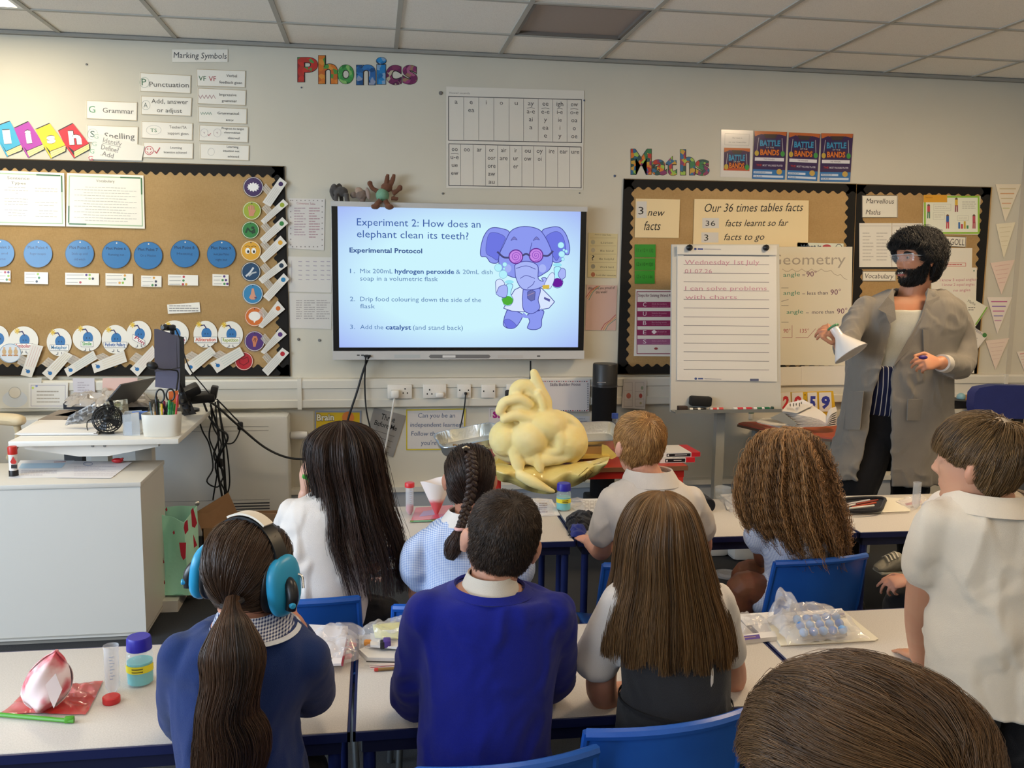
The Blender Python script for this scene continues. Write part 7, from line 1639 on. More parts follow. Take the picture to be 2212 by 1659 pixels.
tag(m.build('paper_packet'),'clear bag with pale yellow paper and purple scraps beside the blue jumper','packet')
flat('notebook',[(776,1412),(800,1402),(880,1406),(905,1420),(880,1432),(795,1430)],TZ,'#d6d2cc','white notebook with a dark edge under the yellow paper bag','notebook',.012,fn=lambda s: s.line([(792,1429),(878,1431)],3,'#2a2422'))
pp = [atZ(808,1447,TZ+.0045),atZ(905,1440,TZ+.0045)]; t = thing('pencil',pp[0],'striped brown pencil lying left of the blue jumper sleeve','pencil'); d = unit(pp[1]-pp[0])
MB().mat(M('#8a6a3a',.4)).lathe(pp[0]+d*.006,[(.0042,0),(.0042,.13)],6,axis=d).build('wood_barrel',t); MB().mat(M('#2a211c',.4)).lathe(pp[0]+d*.006,[(.0044,.008),(.0044,.11)],3,axis=d).build('dark_stripe',t); MB().mat(M('#b8382e',.4)).lathe(pp[0],[(.003,0),(.0046,.002),(.0046,.01)],8,axis=d).build('red_end',t)
flat('paper_scrap',[(797,1437),(864,1431),(866,1442),(800,1446)],TZ,'#d8c8c4','narrow pinkish paper strip beside the brown pencil',fn=lambda s: s.line([(800,1442),(862,1436)],1.2,'#c06a72'))
flat('workbook',[(1560,1384),(1672,1372),(1678,1384),(1562,1396)],TZ,'#d8d4d0','white workbook with a purple band right of the long-haired girl','book',.012,fn=lambda s: s.q([(1562,1378),(1640,1370),(1643,1379),(1563,1388)],'#4f3a86').line([(1575,1381),(1632,1375)],1,'#c8a860'))
flat('worksheet',[(1592,1328),(1672,1322),(1668,1345),(1612,1352)],TZ,'#d9d5d0','white sheet with faint drawings behind the purple workbook',fn=lambda s: [s.line([(1615+i*14+7*math.cos(a/3),1336+6*math.sin(a/3)) for a in range(20)],.6,'#a8a4a0') for i in range(3)])
m = bundle([(1575,1330),(1650,1335),(1665,1365),(1580,1385)],TZ+.006,.03,CL,77); tag(m.build('clear_packet'),'crinkled clear bag lying on the purple workbook','packet')
flat('mini_whiteboard',[(1660,1355),(1820,1320),(1897,1382),(1890,1386),(1686,1397)],TZ,'#dcd6c4','large white board under the bag of blue bottles, near right table','whiteboard',.004,fn=lambda s: s.line([(1688,1396),(1890,1385)],1,'#6a5a4a'))
flat('workbook',[(1690,1328),(1818,1318),(1826,1332),(1705,1346)],TZ+.006,'#d8d2ce','white workbook with a violet stripe behind the bag of blue bottles','book',.006,fn=lambda s: s.line([(1745,1331),(1823,1326)],4,'#4a3484'))
m = MB();
for i in range(5):
    for j in range(3):
        p = atZ(1722+i*21+j*7,1338+j*14-i*1.5,TZ+.03); m.mat(M('#3f7fd0' if (i+j) % 2 else '#7fb0e8',.25)).ell(p,(.012,.014,.012),10)
m.mat(M('#9a8f80',.6)); pz(m,[(1728,1376),(1828,1366),(1830,1374),(1735,1384)],TZ+.012,.004)
m.mat(CL).grid(crumple_flat([(1662,1335),(1800,1318),(1880,1380),(1695,1394)],TZ+.012,.05,79,20,.008),.001)
m.grid(crumple_flat([(1655,1335),(1690,1308),(1740,1325),(1700,1380)],TZ+.014,.06,80,14,.01),.001)
tag(m.build('bag_of_counters'),'clear plastic bag of blue pieces on the near right table','bag')
# foil tray on the lap of the girl at the left, clear lid on the floor
foil_tray(np.array(atY(815,1238,2.92)),.07,.055,.03,'small foil tray held under the far left table edge',.3)
p = atZ(1570,1243,.002); tag(MB().mat(film('#c9c9cc',.4,.06)).lathe(p,[(.07,0),(.072,.012),(.055,.016),(.05,.02)],28).build('food_container'),'clear plastic lid lying on the carpet by the curly-haired girl','lid')

# ================================================================== PEOPLE: toolkit
HT = np.array([  # height, half width, front, back of a head in head heights (chin 0, crown 1)
    (1.0,.02,.0,-.06),(.985,.11,.08,-.19),(.95,.20,.19,-.29),(.88,.275,.30,-.38),(.78,.322,.37,-.44),(.68,.338,.395,-.465),(.58,.338,.405,-.46),(.50,.326,.39,-.435),
    (.42,.315,.395,-.39),(.33,.302,.385,-.33),(.24,.275,.375,-.26),(.15,.24,.365,-.16),(.07,.19,.345,-.06),(.02,.13,.30,.04),(.0,.06,.24,.10)])[::-1]
def prof_at(z): return [np.interp(z,HT[:,0],HT[:,i]) for i in (1,2,3)]
HC = np.array((0,-.03,.55))
def head_inside(p):
    w,f,b = prof_at(p[...,2]); d = np.where(p[...,1] > 0,f,-b); d = np.maximum(d,.01)
    return ((p[...,0]/np.maximum(w,.01))**2+(p[...,1]/d)**2 < 1) & (p[...,2] > 0) & (p[...,2] < 1)
def head_r(D):                  # distance from HC to the skin along unit directions
    lo = np.zeros(D.shape[:-1]); hi = np.full(D.shape[:-1],.8)
    for _ in range(14):
        m = (lo+hi)/2; i = head_inside(HC+D*m[...,None]); lo = np.where(i,m,lo); hi = np.where(i,hi,m)
    return lo
def head_geo(smile=0):
    nz,nf = 64,72; zs = np.concatenate([np.linspace(0,.12,10)[:-1],np.linspace(.12,.9,44),np.linspace(.9,1,12)[1:]]); fi = 2*PI*np.arange(nf)/nf; V = []
    for z in zs:
        w,f,b = prof_at(z); x = w*np.sin(fi); c = np.cos(fi); y = np.where(c > 0,f*c,-b*c)
        fr = np.clip(c,0,1)**.5
        g = lambda v,m,s: np.exp(-((v-m)/s)**2)
        dy = .105*g(x,0,.04)*np.interp(z,[.29,.33,.36,.42,.54,.6],[0,.75,1,.7,.18,0])+.035*g(np.abs(x),.045,.028)*g(z,.345,.035)
        dy += -.05*g(np.abs(x),.135,.06)*g(z,.515,.05)+.03*g(np.abs(x),.12,.09)*g(z,.60,.035)+.03*g(np.abs(x),.19,.07)*g(z,.41,.06+.02*smile)
        dy += .028*g(x,0,.09)*(g(z,.235,.018)+g(z,.195,.018))-.03*g(x,0,.10)*g(z,.215,.009)+.03*g(x,0,.07)*g(z,.06,.05)-.015*g(x,0,.08)*g(z,.14,.03)
        V.append(np.column_stack([x,y+dy*fr,np.full(nf,z)]))
    V = np.vstack(V); n = len(zs)
    F = [(i*nf+k,i*nf+(k+1) % nf,(i+1)*nf+(k+1) % nf,(i+1)*nf+k) for i in range(n-1) for k in range(nf)]+[list(range(nf))[::-1],[(n-1)*nf+k for k in range(nf)]]
    return V,F
def strand_mesh(P,w,tint):
    """P (N,K,3) strand paths, w (K,) or (N,K) radii, tint (N,)"""
    Nn,K = P.shape[:2]; T = np.gradient(P,axis=1); T /= np.maximum(1e-9,np.linalg.norm(T,axis=2,keepdims=True))
    ref = NR.normal(0,1,(Nn,1,3)); A = np.cross(T,ref); A /= np.maximum(1e-9,np.linalg.norm(A,axis=2,keepdims=True)); B = np.cross(T,A)
    w = np.broadcast_to(w,(Nn,K)); an = 2*PI*np.arange(3)/3
    V = P[:,:,None]+w[:,:,None,None]*(A[:,:,None]*np.cos(an)[:,None]+B[:,:,None]*np.sin(an)[:,None])
    i = np.arange(Nn)[:,None,None]*K*3+np.arange(K-1)[None,:,None]*3; k = np.arange(3)[None,None]; k2 = (k+1) % 3
    Q = np.stack([i+k,i+k2,i+3+k2,i+3+k],-1).reshape(-1,4)
    return V.reshape(-1,3),Q,np.repeat(tint,K*3)
def hair_obj(name,parent,chunks,mat,label=None):
    V,Q,T,n = [],[],[],0
    for v,q,t in chunks: V.append(v); Q.append(np.asarray(q)+n); T.append(t); n += len(v)
    o = link(name,np.vstack(V),[np.vstack(Q)],[mat],None,parent,True,None,np.concatenate(T))
    if label: o['label'] = label
    return o
def grid_chunk(G,tint):
    n,m = G.shape[:2]; idx = np.arange(n*m).reshape(n,m); return G.reshape(-1,3),np.stack([idx[:-1,:-1],idx[:-1,1:],idx[1:,1:],idx[1:,:-1]],-1).reshape(-1,4),np.full(n*m,tint)
def W(p): return atY(p[0],p[1],p[2])
def hand_geo(wr,fwd,back,size=1.0,side=1,curl=(.5,.5,.5,.5),thumb=.6,spread=.06):
    """five-fingered hand: wr wrist point, fwd finger direction, back = normal of the back of the hand, side = +1/-1 which side the thumb is on"""
    f = unit(fwd); n = unit(np.asarray(back,float)-f*np.dot(back,f)); s = np.cross(f,n)*side; wr = np.asarray(wr,float); parts = []; g = size
    rg = [(wr-f*.012*g,s*.024*g,n*.017*g),(wr+f*.012*g,s*.027*g,n*.016*g),(wr+f*.045*g,s*.038*g,n*.015*g),(wr+f*.075*g,s*.041*g,n*.012*g),(wr+f*.088*g,s*.038*g,n*.009*g)]
    parts.append(loft_geo(rg,3,18))
    for k,(o,L) in enumerate(zip((.029,.010,-.010,-.028),(.070,.079,.073,.057))):
        b = wr+f*(.082-.006*abs(k-1.2))*g+s*o*g; d = unit(f+s*spread*(1.3-k)); a = 0; pts = [b-d*.012*g,b]; c = curl[k]
        for ph,l in enumerate((.45,.31,.24)):
            a += c*(1.0,1.1,.7)[ph]; q = d*math.cos(a)-n*math.sin(a); pts.append(pts[-1]+q*L*l*g)
        pts = cr(np.array(pts),4); parts.append(tube_geo(pts,np.linspace(.0088,.0066,len(pts))*g,10)); parts.append(ell_geo(pts[-1],.0066*g,10))
    b = wr+f*.022*g+s*.026*g; d1 = unit(f*.7+s*.75-n*.25); d2 = unit(f*.95+s*(.5-thumb)-n*.45*thumb)
    pts = cr(np.array([b-d1*.012*g,b+d1*.018*g,b+d1*.042*g,b+d1*.042*g+d2*.030*g,b+d1*.042*g+d2*.052*g]),4); parts.append(tube_geo(pts,np.linspace(.0125,.0078,len(pts))*g,10)); parts.append(ell_geo(pts[-1],.0078*g,10))
    return parts
class Person:
    def __init__(s,label,skin,Y,voxel=.0045): s.label,s.skin,s.Y,s.vox,s.parts,s.pend = label,skin,Y,voxel,[],[]
    def head(s,px,py,H,yaw=0,pitch=0,roll=0,Y=None,neck=None,nr=.048,smile=0,ears=True,slim=1.0):
        s.H,s.hc = H,W((px,py,Y or s.Y)); s.M = rotm('Z',yaw) @ rotm('X',pitch) @ rotm('Y',roll); s.slim = np.array((slim,1,1))
        V,F = head_geo(smile); s.parts.append((s.hw(V),F))
        if ears:
            for sx in (-1,1):
                e = eul(0,0,-sx*.6); c = np.array((sx*.362,-.03,.45))
                for off,r in (((0,0,0),(.030,.085,.145)),((sx*.02,-.03,.03),(.022,.075,.11))):
                    v,f = ell_geo((0,0,0),r,18); v = v @ (e @ eul(.15,0,0)).T+c+np.array(off); s.parts.append((s.hw(v),f))
        nb = W(neck) if neck is not None else s.hw(np.array((0,-.08,-.25)))
        a = s.hw(np.array((0,-.09,.25))); pts = np.array([a,(a+nb)/2,nb,nb-np.array((0,0,.05))]); t = cr(np.column_stack([pts,np.array([nr,nr,nr*1.04,nr*1.15])]),5); s.parts.append(tube_geo(t[:,:3],t[:,3],20))
        return s
    def hw(s,p): return s.hc+((np.asarray(p,float)-HC)*s.slim*s.H) @ s.M.T
    def rings(s,L,Y=None,k=1.0,pad=0):
        out = []
        for r in L:
            y,xl,xr,d = r[:4]; Yc = (Y or s.Y)+(r[4] if len(r) > 4 else 0); a,b = atY(xl,y,Yc),atY(xr,y,Yc); A = (b-a)/2; h = np.linalg.norm(A)
            A = A*((h*k+pad)/h); B = unit(np.cross(A,(0,0,1)))*(d*k+pad); out.append(((a+b)/2,A,B))
        return out
    def limb(s,pts,rad,sub=6,seg=16):
        q = cr(np.column_stack([[W(p) if len(p) == 3 and p[0] > 9 else p for p in pts],rad]),sub); g = tube_geo(q[:,:3],q[:,3],seg)
        return [g]+[ell_geo(q[e,:3],q[e,3]*.98,seg) for e in (0,-1)]
    def build(s,torso=None,limbs=(),hands=()):
        if torso: s.parts.append(loft_geo(s.rings(torso,k=.82),4,28))
        for p,r in limbs: s.parts += s.limb(p,[r[0]*.55,r[1]*.84]+list(r[2:]))
        for h in hands: s.parts += hand_geo(**h)
        V,P,Nn = merge(s.parts,s.vox,2,.4); s.o = tag(link('person',V,P,[skin_mat(s.skin)]),s.label,'person'); return s
    def wear(s,name,torso,mat,sleeves=(),voxel=.0065,fold=.004,seed=1,label=None,fs=1.0,extra=()):
        parts = [loft_geo(s.rings(torso),4,32)] if torso else []
        for p,r in sleeves: parts += s.limb(p,[r[0]*.93]+list(r[1:]),6,18)
        parts += list(extra); V,P,Nn = merge(parts,voxel,7,.55)
        z = V*np.array((1,1,.6)); z = z+.02*np.stack([wob(V,16,seed+7),wob(V,16,seed+8),wob(V,16,seed+9)],1); f = 1-2.4*np.abs(wob(z,30*fs,seed)); V = V+Nn*np.maximum(-.35*fold,fold*(.9*f+.6*wob(z,75*fs,seed+3))*np.clip(.6+.9*wob(V,11,seed+2),.05,1.5))[:,None]
        o = link(name,V,P,[mat],None,s.o,True,None)
        if label: o['label'] = label
        return o
    def collar(s,L,mat,name='collar',th=.004,Y=None):
        R_ = s.rings(L,Y); n = 40; an = np.linspace(0,2*PI,n); G_ = np.array([[c+A*math.cos(a)+B*math.sin(a) for a in an] for c,A,B in R_]); return MB().mat(mat).grid(G_,th).build(name,s.o)
    # ---- hair growing on the scalp
    def scalp(s,n,mask,flow,length,K=7,lift=.03,rad=.0006,clump=.25,tint=(.5,.25),jit=.12,cap=.012,droop=0.0,seed=1,stop=None,curl=0,lump=.35):
        r = np.random.default_rng(seed); D = r.normal(0,1,(n*3,3)); D /= np.linalg.norm(D,axis=1,keepdims=True); p = HC+D*head_r(D)[:,None]; D = D[mask(p)][:n]; p = HC+D*head_r(D)[:,None]; n = len(D)
        L = length(p)*r.uniform(.7,1.1,n); P = np.zeros((n,K,3)); d = D.copy(); P[:,0] = HC+d*(head_r(d)-.01)[:,None]; q = P[:,0].copy(); rnd = r.normal(0,1,(n,3)); cl = np.stack([wob(D,16,5+i) for i in range(3)],1)
        for k in range(1,K):
            t = flow(q); t = t-d*np.sum(t*d,1)[:,None]; tl = np.linalg.norm(t,axis=1,keepdims=True); t = t/np.maximum(tl,1e-6); t = t+jit*rnd+clump*cl; t[:,2] -= droop
            qn = q+t*(L/(K-1))[:,None]; d = qn-HC; rr_ = np.linalg.norm(d,axis=1); d = d/rr_[:,None]; sf = head_r(d)+lift*np.minimum(1,k/2.5)*np.maximum(.15,1+lump*cl[:,0])+.008*rnd[:,0]
            on = HC+d*sf[:,None]
            if stop is not None: on = np.where(stop(on)[:,None],on,q+(on-q)*.12)
            q = on; P[:,k] = q
        if curl:
            for k in range(2,K): a = cl[:,0]*7+.22*rnd[:,0]+k*.8; P[:,k] += curl*min(1,k/5)*np.stack([np.cos(a),np.sin(a+cl[:,1]*4),np.sin(a)],1)
        w = rad*np.linspace(1,.35,K); tn = np.clip(tint[0]+tint[1]*(.7*wob(D,9,3)+.7*r.normal(0,.6,n)),0,1)
        ch = [strand_mesh(s.hw(P.reshape(-1,3)).reshape(P.shape),w,tn)]
        az,el = np.meshgrid(np.linspace(0,2*PI,73),np.linspace(-1.2,PI/2,60)); Dg = np.stack([np.cos(az)*np.cos(el),np.sin(az)*np.cos(el),np.sin(el)],-1); pg = HC+Dg*head_r(Dg)[...,None]; ok = mask(pg.reshape(-1,3)).reshape(az.shape)
        Pg = HC+Dg*(head_r(Dg)+cap)[...,None]; v,q4,t4 = grid_chunk(s.hw(Pg.reshape(-1,3)).reshape(Pg.shape),.12); q4 = q4[ok.ravel()[q4].all(1)]; ch.append((v,q4,t4)); return ch
    # ---- hair hanging as a lock-covered shell
    def shell(s,L,Y=None,phi=(-20,200),n=3000,K=26,vol=.006,lock=.006,tip=.12,wig=.05,rad=.0009,tint=(.5,.25),seed=1,curl=0,cf=30,sub=6,base=True,fly=.0):
        R_ = s.rings(L,Y); X = cr(np.array([np.concatenate(q) for q in R_]),sub); m = len(X); r = np.random.default_rng(seed)
        kf = r.uniform(0,6.28,12)
        def ln(ph,t): return sum(np.sin(ph*f+kf[i]+t*(1.5+i*.4)*np.sin(kf[i+4]))*a for i,(f,a) in enumerate(((7,.5),(13,.4),(23,.35),(37,.25))))
        def S_(ph,t,off):
            i = np.clip(t*(m-1),0,m-1.001); j = i.astype(int); f = (i-j)[...,None]; x = X[j]*(1-f)+X[np.minimum(j+1,m-1)]*f; dr = x[...,3:6]*np.cos(ph)[...,None]-x[...,6:9]*np.sin(ph)[...,None]*-1.0
            u = dr/np.maximum(1e-6,np.linalg.norm(dr,axis=-1,keepdims=True)); return x[...,0:3]+dr+u*(off+lock*ln(ph,t)*np.minimum(1,t*3))[...,None]
        p0,p1 = math.radians(phi[0]),math.radians(phi[1]); ch = []
        if base: P_,T_ = np.meshgrid(np.linspace(p0,p1,90),np.linspace(0,.93-tip*.6,50)); ch.append(grid_chunk(S_(P_,T_,np.full(P_.shape,-.006)),.1))
        ph = r.uniform(p0,p1,n); lk = r.integers(0,150,n); lr = r.uniform(0,1,(150,4)); ph = p0+(p1-p0)*lr[lk,0]+.018*r.normal(0,1,n) if curl else ph; t1 = 1-tip*np.clip(.5+.5*ln(ph*1.7,.3*np.ones(n))+r.normal(0,.2,n),0,1.2); t0 = np.clip(r.uniform(-.35,.35,n),0,1)*(r.uniform(0,1,n) < .5); tt = t0[:,None]+(t1-t0)[:,None]*np.linspace(0,1,K)
        off = r.normal(0,1,n)[:,None]*vol*np.minimum(1,tt*2.5)+fly*np.abs(r.normal(0,1,n))[:,None]*tt**2; a = ph[:,None]+wig*np.sin(tt*r.uniform(4,9,n)[:,None]+r.uniform(0,6.28,n)[:,None])*tt+.03*r.normal(0,1,n)[:,None]*tt
        P = S_(a,tt,off)
        if curl: q = (lr[lk,1]*6.28+.35*r.normal(0,1,n))[:,None]+tt*cf*(.7+.6*lr[lk,2])[:,None]; cr_ = curl*(.6+.8*lr[lk,3])[:,None]; P = P+np.stack([np.cos(q)*cr_,np.sin(q*1.0+1)*cr_,np.sin(q)*cr_],-1)*np.minimum(1,tt*4)[...,None]
        tn = np.clip(tint[0]+tint[1]*(.6*ln(ph*1.3,.5*np.ones(n))+r.normal(0,.45,n)),0,1); ch.append(strand_mesh(P,rad*np.linspace(1,.5,K),tn)); return ch
    def tail(s,pts,rad,n=900,K=40,flat=.7,wave=0,rag=.05,rw=.0009,tint=(.5,.25),seed=1,sub=8):
        q = cr(np.column_stack([[W(p) for p in pts],rad]),sub); T,A,B = frames(q[:,:3],(1,0,0)); r = np.random.default_rng(seed); a = r.uniform(0,6.28,n); rr_ = np.sqrt(r.uniform(.35,1.1,n)); m = len(q); tt = np.linspace(0,1,K)[None]*(1-rag*r.uniform(0,1,n))[:,None]
        i = np.clip(tt*(m-1),0,m-1.001); j = i.astype(int); f = (i-j)[...,None]; lp = lambda Z: Z[j]*(1-f)+Z[np.minimum(j+1,m-1)]*f; R_ = lp(q[:,3:4])
        P = lp(q[:,:3])+R_*(lp(A)*(np.cos(a+.0)*rr_)[:,None,None]+flat*lp(B)*(np.sin(a)*rr_)[:,None,None]); P = P+lp(A)*((wave*np.sin(tt*17+np.cos(a)[:,None]*1.5)+.004*np.sin(tt*r.uniform(8,22,n)[:,None]+r.uniform(0,6,n)[:,None]))*tt)[...,None]
        v,fq = tube_geo(q[:,:3],q[:,3]*.82,20,False,flat,(1,0,0)); return [strand_mesh(P,rw*np.linspace(1,.5,K),np.clip(tint[0]+tint[1]*(np.sin(a*3+1)*.6+r.normal(0,.5,n)),0,1)),(v,np.array(fq),np.full(len(v),.1))]
def hairline(nape=.27,front=.80,side=.52):
    def f(p): return p[:,2] > np.interp(p[:,1],[-.5,-.2,-.1,.04,.14,.25,.4],[nape,nape,nape+.12,side,side,front-.04,front])
    return f
away = lambda w: (lambda q: q-np.array(w)); to = lambda w: (lambda q: np.array(w)-q)
const = lambda v: (lambda p: np.full(len(p),v))
def projx(p): d = np.asarray(p)-np.array((0,0,EYE)); return 1106+FPX*(d @ _r)/(d @ _f)

# ================================================================== PEOPLE: the pupils
SK,SKB = '#c08a72','#6e452f'
HB = hair_mat('#1a110b','#5d422e'); HD = hair_mat('#140c09','#4b3327'); HG = hair_mat('#6b4522','#dba868'); HL = hair_mat('#33210f','#8d683f'); HC_ = hair_mat('#382112','#b98a58',.5); HM = hair_mat('#2a1a0d','#7d5b38')
WHITE = fabric('#d9d1ca',800,.85,.04); NAVYJ = fabric('#1c3062',800); ROYAL = fabric('#141f86',800); GREY = fabric('#2b2a2c',600); BLACK = fabric('#131214',500)
GING = gingham('#d5dae6','#7c95c6',62.0); GINGN = gingham('#d0d2da','#2a3560',62.0); GINGP = gingham('#cfd3e0','#aab4d0',50.0)
def seat_legs(P,px,py,Y,mat,name,yaw=0.0,w=.075,back=0.0):
    c = atZ(px,py,.45) if Y is None else np.array((atY(px,1300,Y)[0],Y,.45)); d = np.array((-math.sin(yaw),math.cos(yaw),0)); s_ = np.array((d[1],-d[0],0)); ex = [ell_geo(c+(0,0,.03),(.14,.12,.10),20)]
    for k in (-1,1):
        h = c+s_*k*w; kn = h+d*.33+np.array((0,0,.03)); an = kn+np.array((0,0,-.37))+d*(-.03)
        ex += P.limb([h,(h+kn)/2+np.array((0,0,.01)),kn,(kn+an)/2,an],[.075,.068,.055,.045,.034])+[ell_geo(an+d*.05+np.array((0,0,-.05)),(.035,.09,.032),14,rotm('Z',yaw))]
    return P.wear(name,None,mat,extra=ex,fold=0.0029)

# girl with ear defenders
T = [(1322,478,606,.055),(1345,438,640,.075),(1372,398,672,.09),(1410,372,690,.10),(1470,366,676,.105),(1540,370,645,.11),(1620,378,655,.115),(1700,385,668,.12),(1760,385,670,.12)]
P = Person('girl seen from behind in a navy jumper with long ponytail and blue ear defenders',SK,1.73)
P.head(534,1226,.2,-.48,-.06,.06,1.75,neck=(538,1345,1.74))
ARM = [([(395,1415,1.72),(390,1500,1.78),(405,1560,1.90),(480,1540,2.02)],[.04,.037,.036,.03]),([(660,1420,1.72),(668,1470,1.80),(672,1500,1.90),(662,1420,1.89),(630,1348,1.86)],[.044,.042,.038,.032,.026])]
P.build(T,ARM,[dict(wr=W((627,1342,1.86)),fwd=(-.45,.1,1),back=(.8,-.5,0),size=.78,side=1,curl=(.5,.55,.6,.65))])
P.wear('jumper',T[1:],NAVYJ,[(a[0][:4] if i == 0 else a[0][:4]+[(642,1374,1.875)],[r+.009 for r in a[1]][:5]) for i,a in enumerate(ARM)],fold=0.0043)
seat_legs(P,530,0,1.68,BLACK,'skirt')
P.collar([(1312,486,602,.062,.0),(1330,470,622,.078),(1350,462,634,.092,.0)],GINGN); P.collar([(1349,458,640,.094),(1356,452,648,.098)],M('#c9cdd6',.8),'collar_edge')
ch = P.scalp(8000,hairline(.16,.78,.42),to((.0,-.44,.20)),lambda p: np.linalg.norm(p-np.array((0,-.44,.20)),axis=1)*1.15,K=12,lift=.045,rad=.0008,clump=.06,jit=.04,cap=.03,tint=(.42,.22))
ch += P.tail([(503,1292,1.655),(500,1318,1.62),(502,1355,1.59),(503,1410,1.575),(500,1470,1.57),(492,1540,1.57),(502,1600,1.575),(490,1680,1.58),(490,1740,1.59)],np.array((15,20,42,62,62,64,72,72,60))/1200,n=4600,wave=.006,flat=.55,rag=.15,rw=.0006,tint=(.45,.4))
hair_obj('hair',P.o,ch,HB); q = W((502,1303,1.645)); MB().mat(M('#1a1210',.7)).tube([q+np.array((.018*math.cos(a),.012*math.sin(a),.004*math.cos(a))) for a in np.linspace(0,2*PI,20)],.005,8).build('hair_tie',P.o)
def ear_defenders(P):
    t = thing('ear_defenders',P.hw((0,0,1.05)),'bright blue ear defenders on the girl with the ponytail','ear defenders')
    blk = M('#16171a',.35); blu = M('#2b93bf',.35); A = np.linspace(-1.75,1.75,40); hp = P.hw
    def arc(w,x,z): return np.array([[hp((x*math.sin(a),-.06+y_,.50+z*math.cos(a) if abs(a) < PI/2 else .50+.0)) for y_ in w] for a in np.linspace(-PI/2,PI/2,40)])
    MB().mat(blk).grid(arc((-.09,-.03,.03,.09),.445,.575),.008).build('headband',t); G_ = arc((-.075,0,.075),.46,.607)[14:27]; MB().mat(M('#d8cfc0',.5)).grid(G_,.004).build('pale_pad',t)
    for sx in (-1,1):
        m = MB().mat(blu); c = np.array((sx*.435,-.05,.46)); V,F = ell_geo((0,0,0),(1,1,1),28); V = np.sign(V)*np.abs(V)**.75*np.array((.088,.24,.29)); m.add(hp(V @ eul(.12,-sx*.12,0).T+c),F).build('ear_cup',t)
        V,F = ell_geo((0,0,0),(1,1,1),24); V = np.sign(V)*np.abs(V)**.7*np.array((.06,.23,.27)); MB().mat(blk).add(hp(V+c+np.array((-sx*.09,0,0))),F).build('cushion',t)
        MB().mat(blk).tube([hp((sx*.455,-.06,.52)),hp((sx*.53,-.10,.50)),hp((sx*.585,-.13,.40)),hp((sx*.58,-.14,.27))],[.009,.012,.012,.01],10,4).build('yoke_arm',t)
        MB().mat(blu).lathe(hp((sx*.585,-.15,.33)),[(.006,0),(.006,.011),(.004,.013)],12,axis=P.M @ np.array((sx*.8,-.6,0))).build('pivot_stud',t)
        MB().mat(M('#b8bcc0',.25,metal=1)).tube([hp((sx*.46,.06,.55)),hp((sx*.53,.1,.53)),hp((sx*.57,.08,.42))],.0028,8,4).build('wire_clip',t)
ear_defenders(P)

# boy in the royal blue jumper
T = [(1258,1000,1118,.055),(1270,965,1150,.075),(1284,926,1188,.09),(1306,904,1212,.10),(1370,898,1216,.105),(1430,905,1204,.11),(1500,908,1194,.11),(1600,905,1190,.115),(1720,900,1195,.12),(1780,900,1195,.12)]
P = Person('boy with cropped dark hair in a royal blue jumper, seen from behind','#c2917a',1.79)
P.head(1086,1160,.205,-.05,.05,.20,1.80,neck=(1064,1262,1.80))
ARM = [([(925,1325,1.78),(905,1420,1.84),(896,1512,1.93),(985,1500,2.1)],[.045,.040,.038,.03]),([(1192,1325,1.78),(1196,1400,1.84),(1190,1475,1.93),(1110,1478,2.1)],[.045,.040,.038,.03])]
P.build(T,ARM,[dict(wr=W((985,1500,2.1)),fwd=(1,.2,0),back=(0,0,1),size=.8,side=1),dict(wr=W((1110,1478,2.1)),fwd=(-1,.2,0),back=(0,0,1),size=.8,side=-1)])
P.wear('jumper',T[1:],ROYAL,[(p,[q+.009 for q in r]) for p,r in ARM],fold=0.0051,seed=4); seat_legs(P,1060,0,1.74,BLACK,'trousers')
P.collar([(1238,1014,1106,.050),(1260,1004,1114,.060),(1279,996,1122,.070),(1292,984,1132,.078)],fabric('#e0d8cc',900,.8,.03))
P.collar([(1266,984,1130,.074),(1279,964,1150,.085)],ROYAL,'neckband',.006)
hair_obj('hair',P.o,P.scalp(20000,hairline(.22,.78,.50),away((.02,-.2,.98)),lambda p: np.interp(p[:,2],[.25,.6,.9],[.04,.065,.11]),K=5,lift=.026,rad=.0005,clump=.2,tint=(.4,.3),cap=.010),hair_mat('#18100b','#55402f',.5))

# girl with long light brown hair in a grey pinafore
T = [(1232,1385,1482,.05),(1250,1345,1525,.07),(1275,1322,1556,.085),(1320,1318,1570,.09),(1385,1336,1574,.092),(1450,1345,1571,.095),(1540,1338,1574,.085,.02),(1620,1330,1585,.085,.06),(1720,1320,1595,.085,.10)]
P = Person('girl with long straight light brown hair in a grey pinafore, seen from behind',SK,1.80)
P.head(1430,1165,.2,.05,.04,.03,1.81,neck=(1432,1262,1.81))
ARM = [([(1328,1300,1.80),(1308,1400,1.86),(1305,1500,1.93),(1390,1490,2.08)],[.042,.038,.036,.028]),([(1555,1300,1.80),(1570,1390,1.88),(1580,1470,1.98),(1530,1470,2.08)],[.042,.036,.034,.028])]
P.build(T,ARM,[dict(wr=W((1390,1490,2.08)),fwd=(1,.3,0),back=(0,0,1),size=.76,side=1),dict(wr=W((1530,1470,2.08)),fwd=(-1,.3,0),back=(0,0,1),size=.76,side=-1)])
P.wear('polo_shirt',T[:6],WHITE,[([(1336,1292,1.80),(1312,1360,1.83),(1290,1425,1.87)],[.038,.045,.053]),([(1552,1292,1.80),(1566,1350,1.84),(1576,1412,1.90)],[.036,.037,.038])],fold=0.0043)
T2 = [(1300,1385,1512,.100),(1360,1345,1560,.104),(1400,1338,1574,.102),(1470,1346,1571,.103),(1508,1345,1571,.104),(1516,1338,1577,.108),(1560,1332,1583,.10,.04),(1640,1322,1594,.10,.08),(1760,1310,1605,.10,.11)]
P.wear('pinafore',T2,GREY,fold=0.0029,seed=6); seat_legs(P,1455,0,1.87,GREY,'skirt'); P.collar([(1506,1340,1576,.108),(1512,1340,1576,.1085)],M('#1d1c1e',.9),'waist_seam',.002)
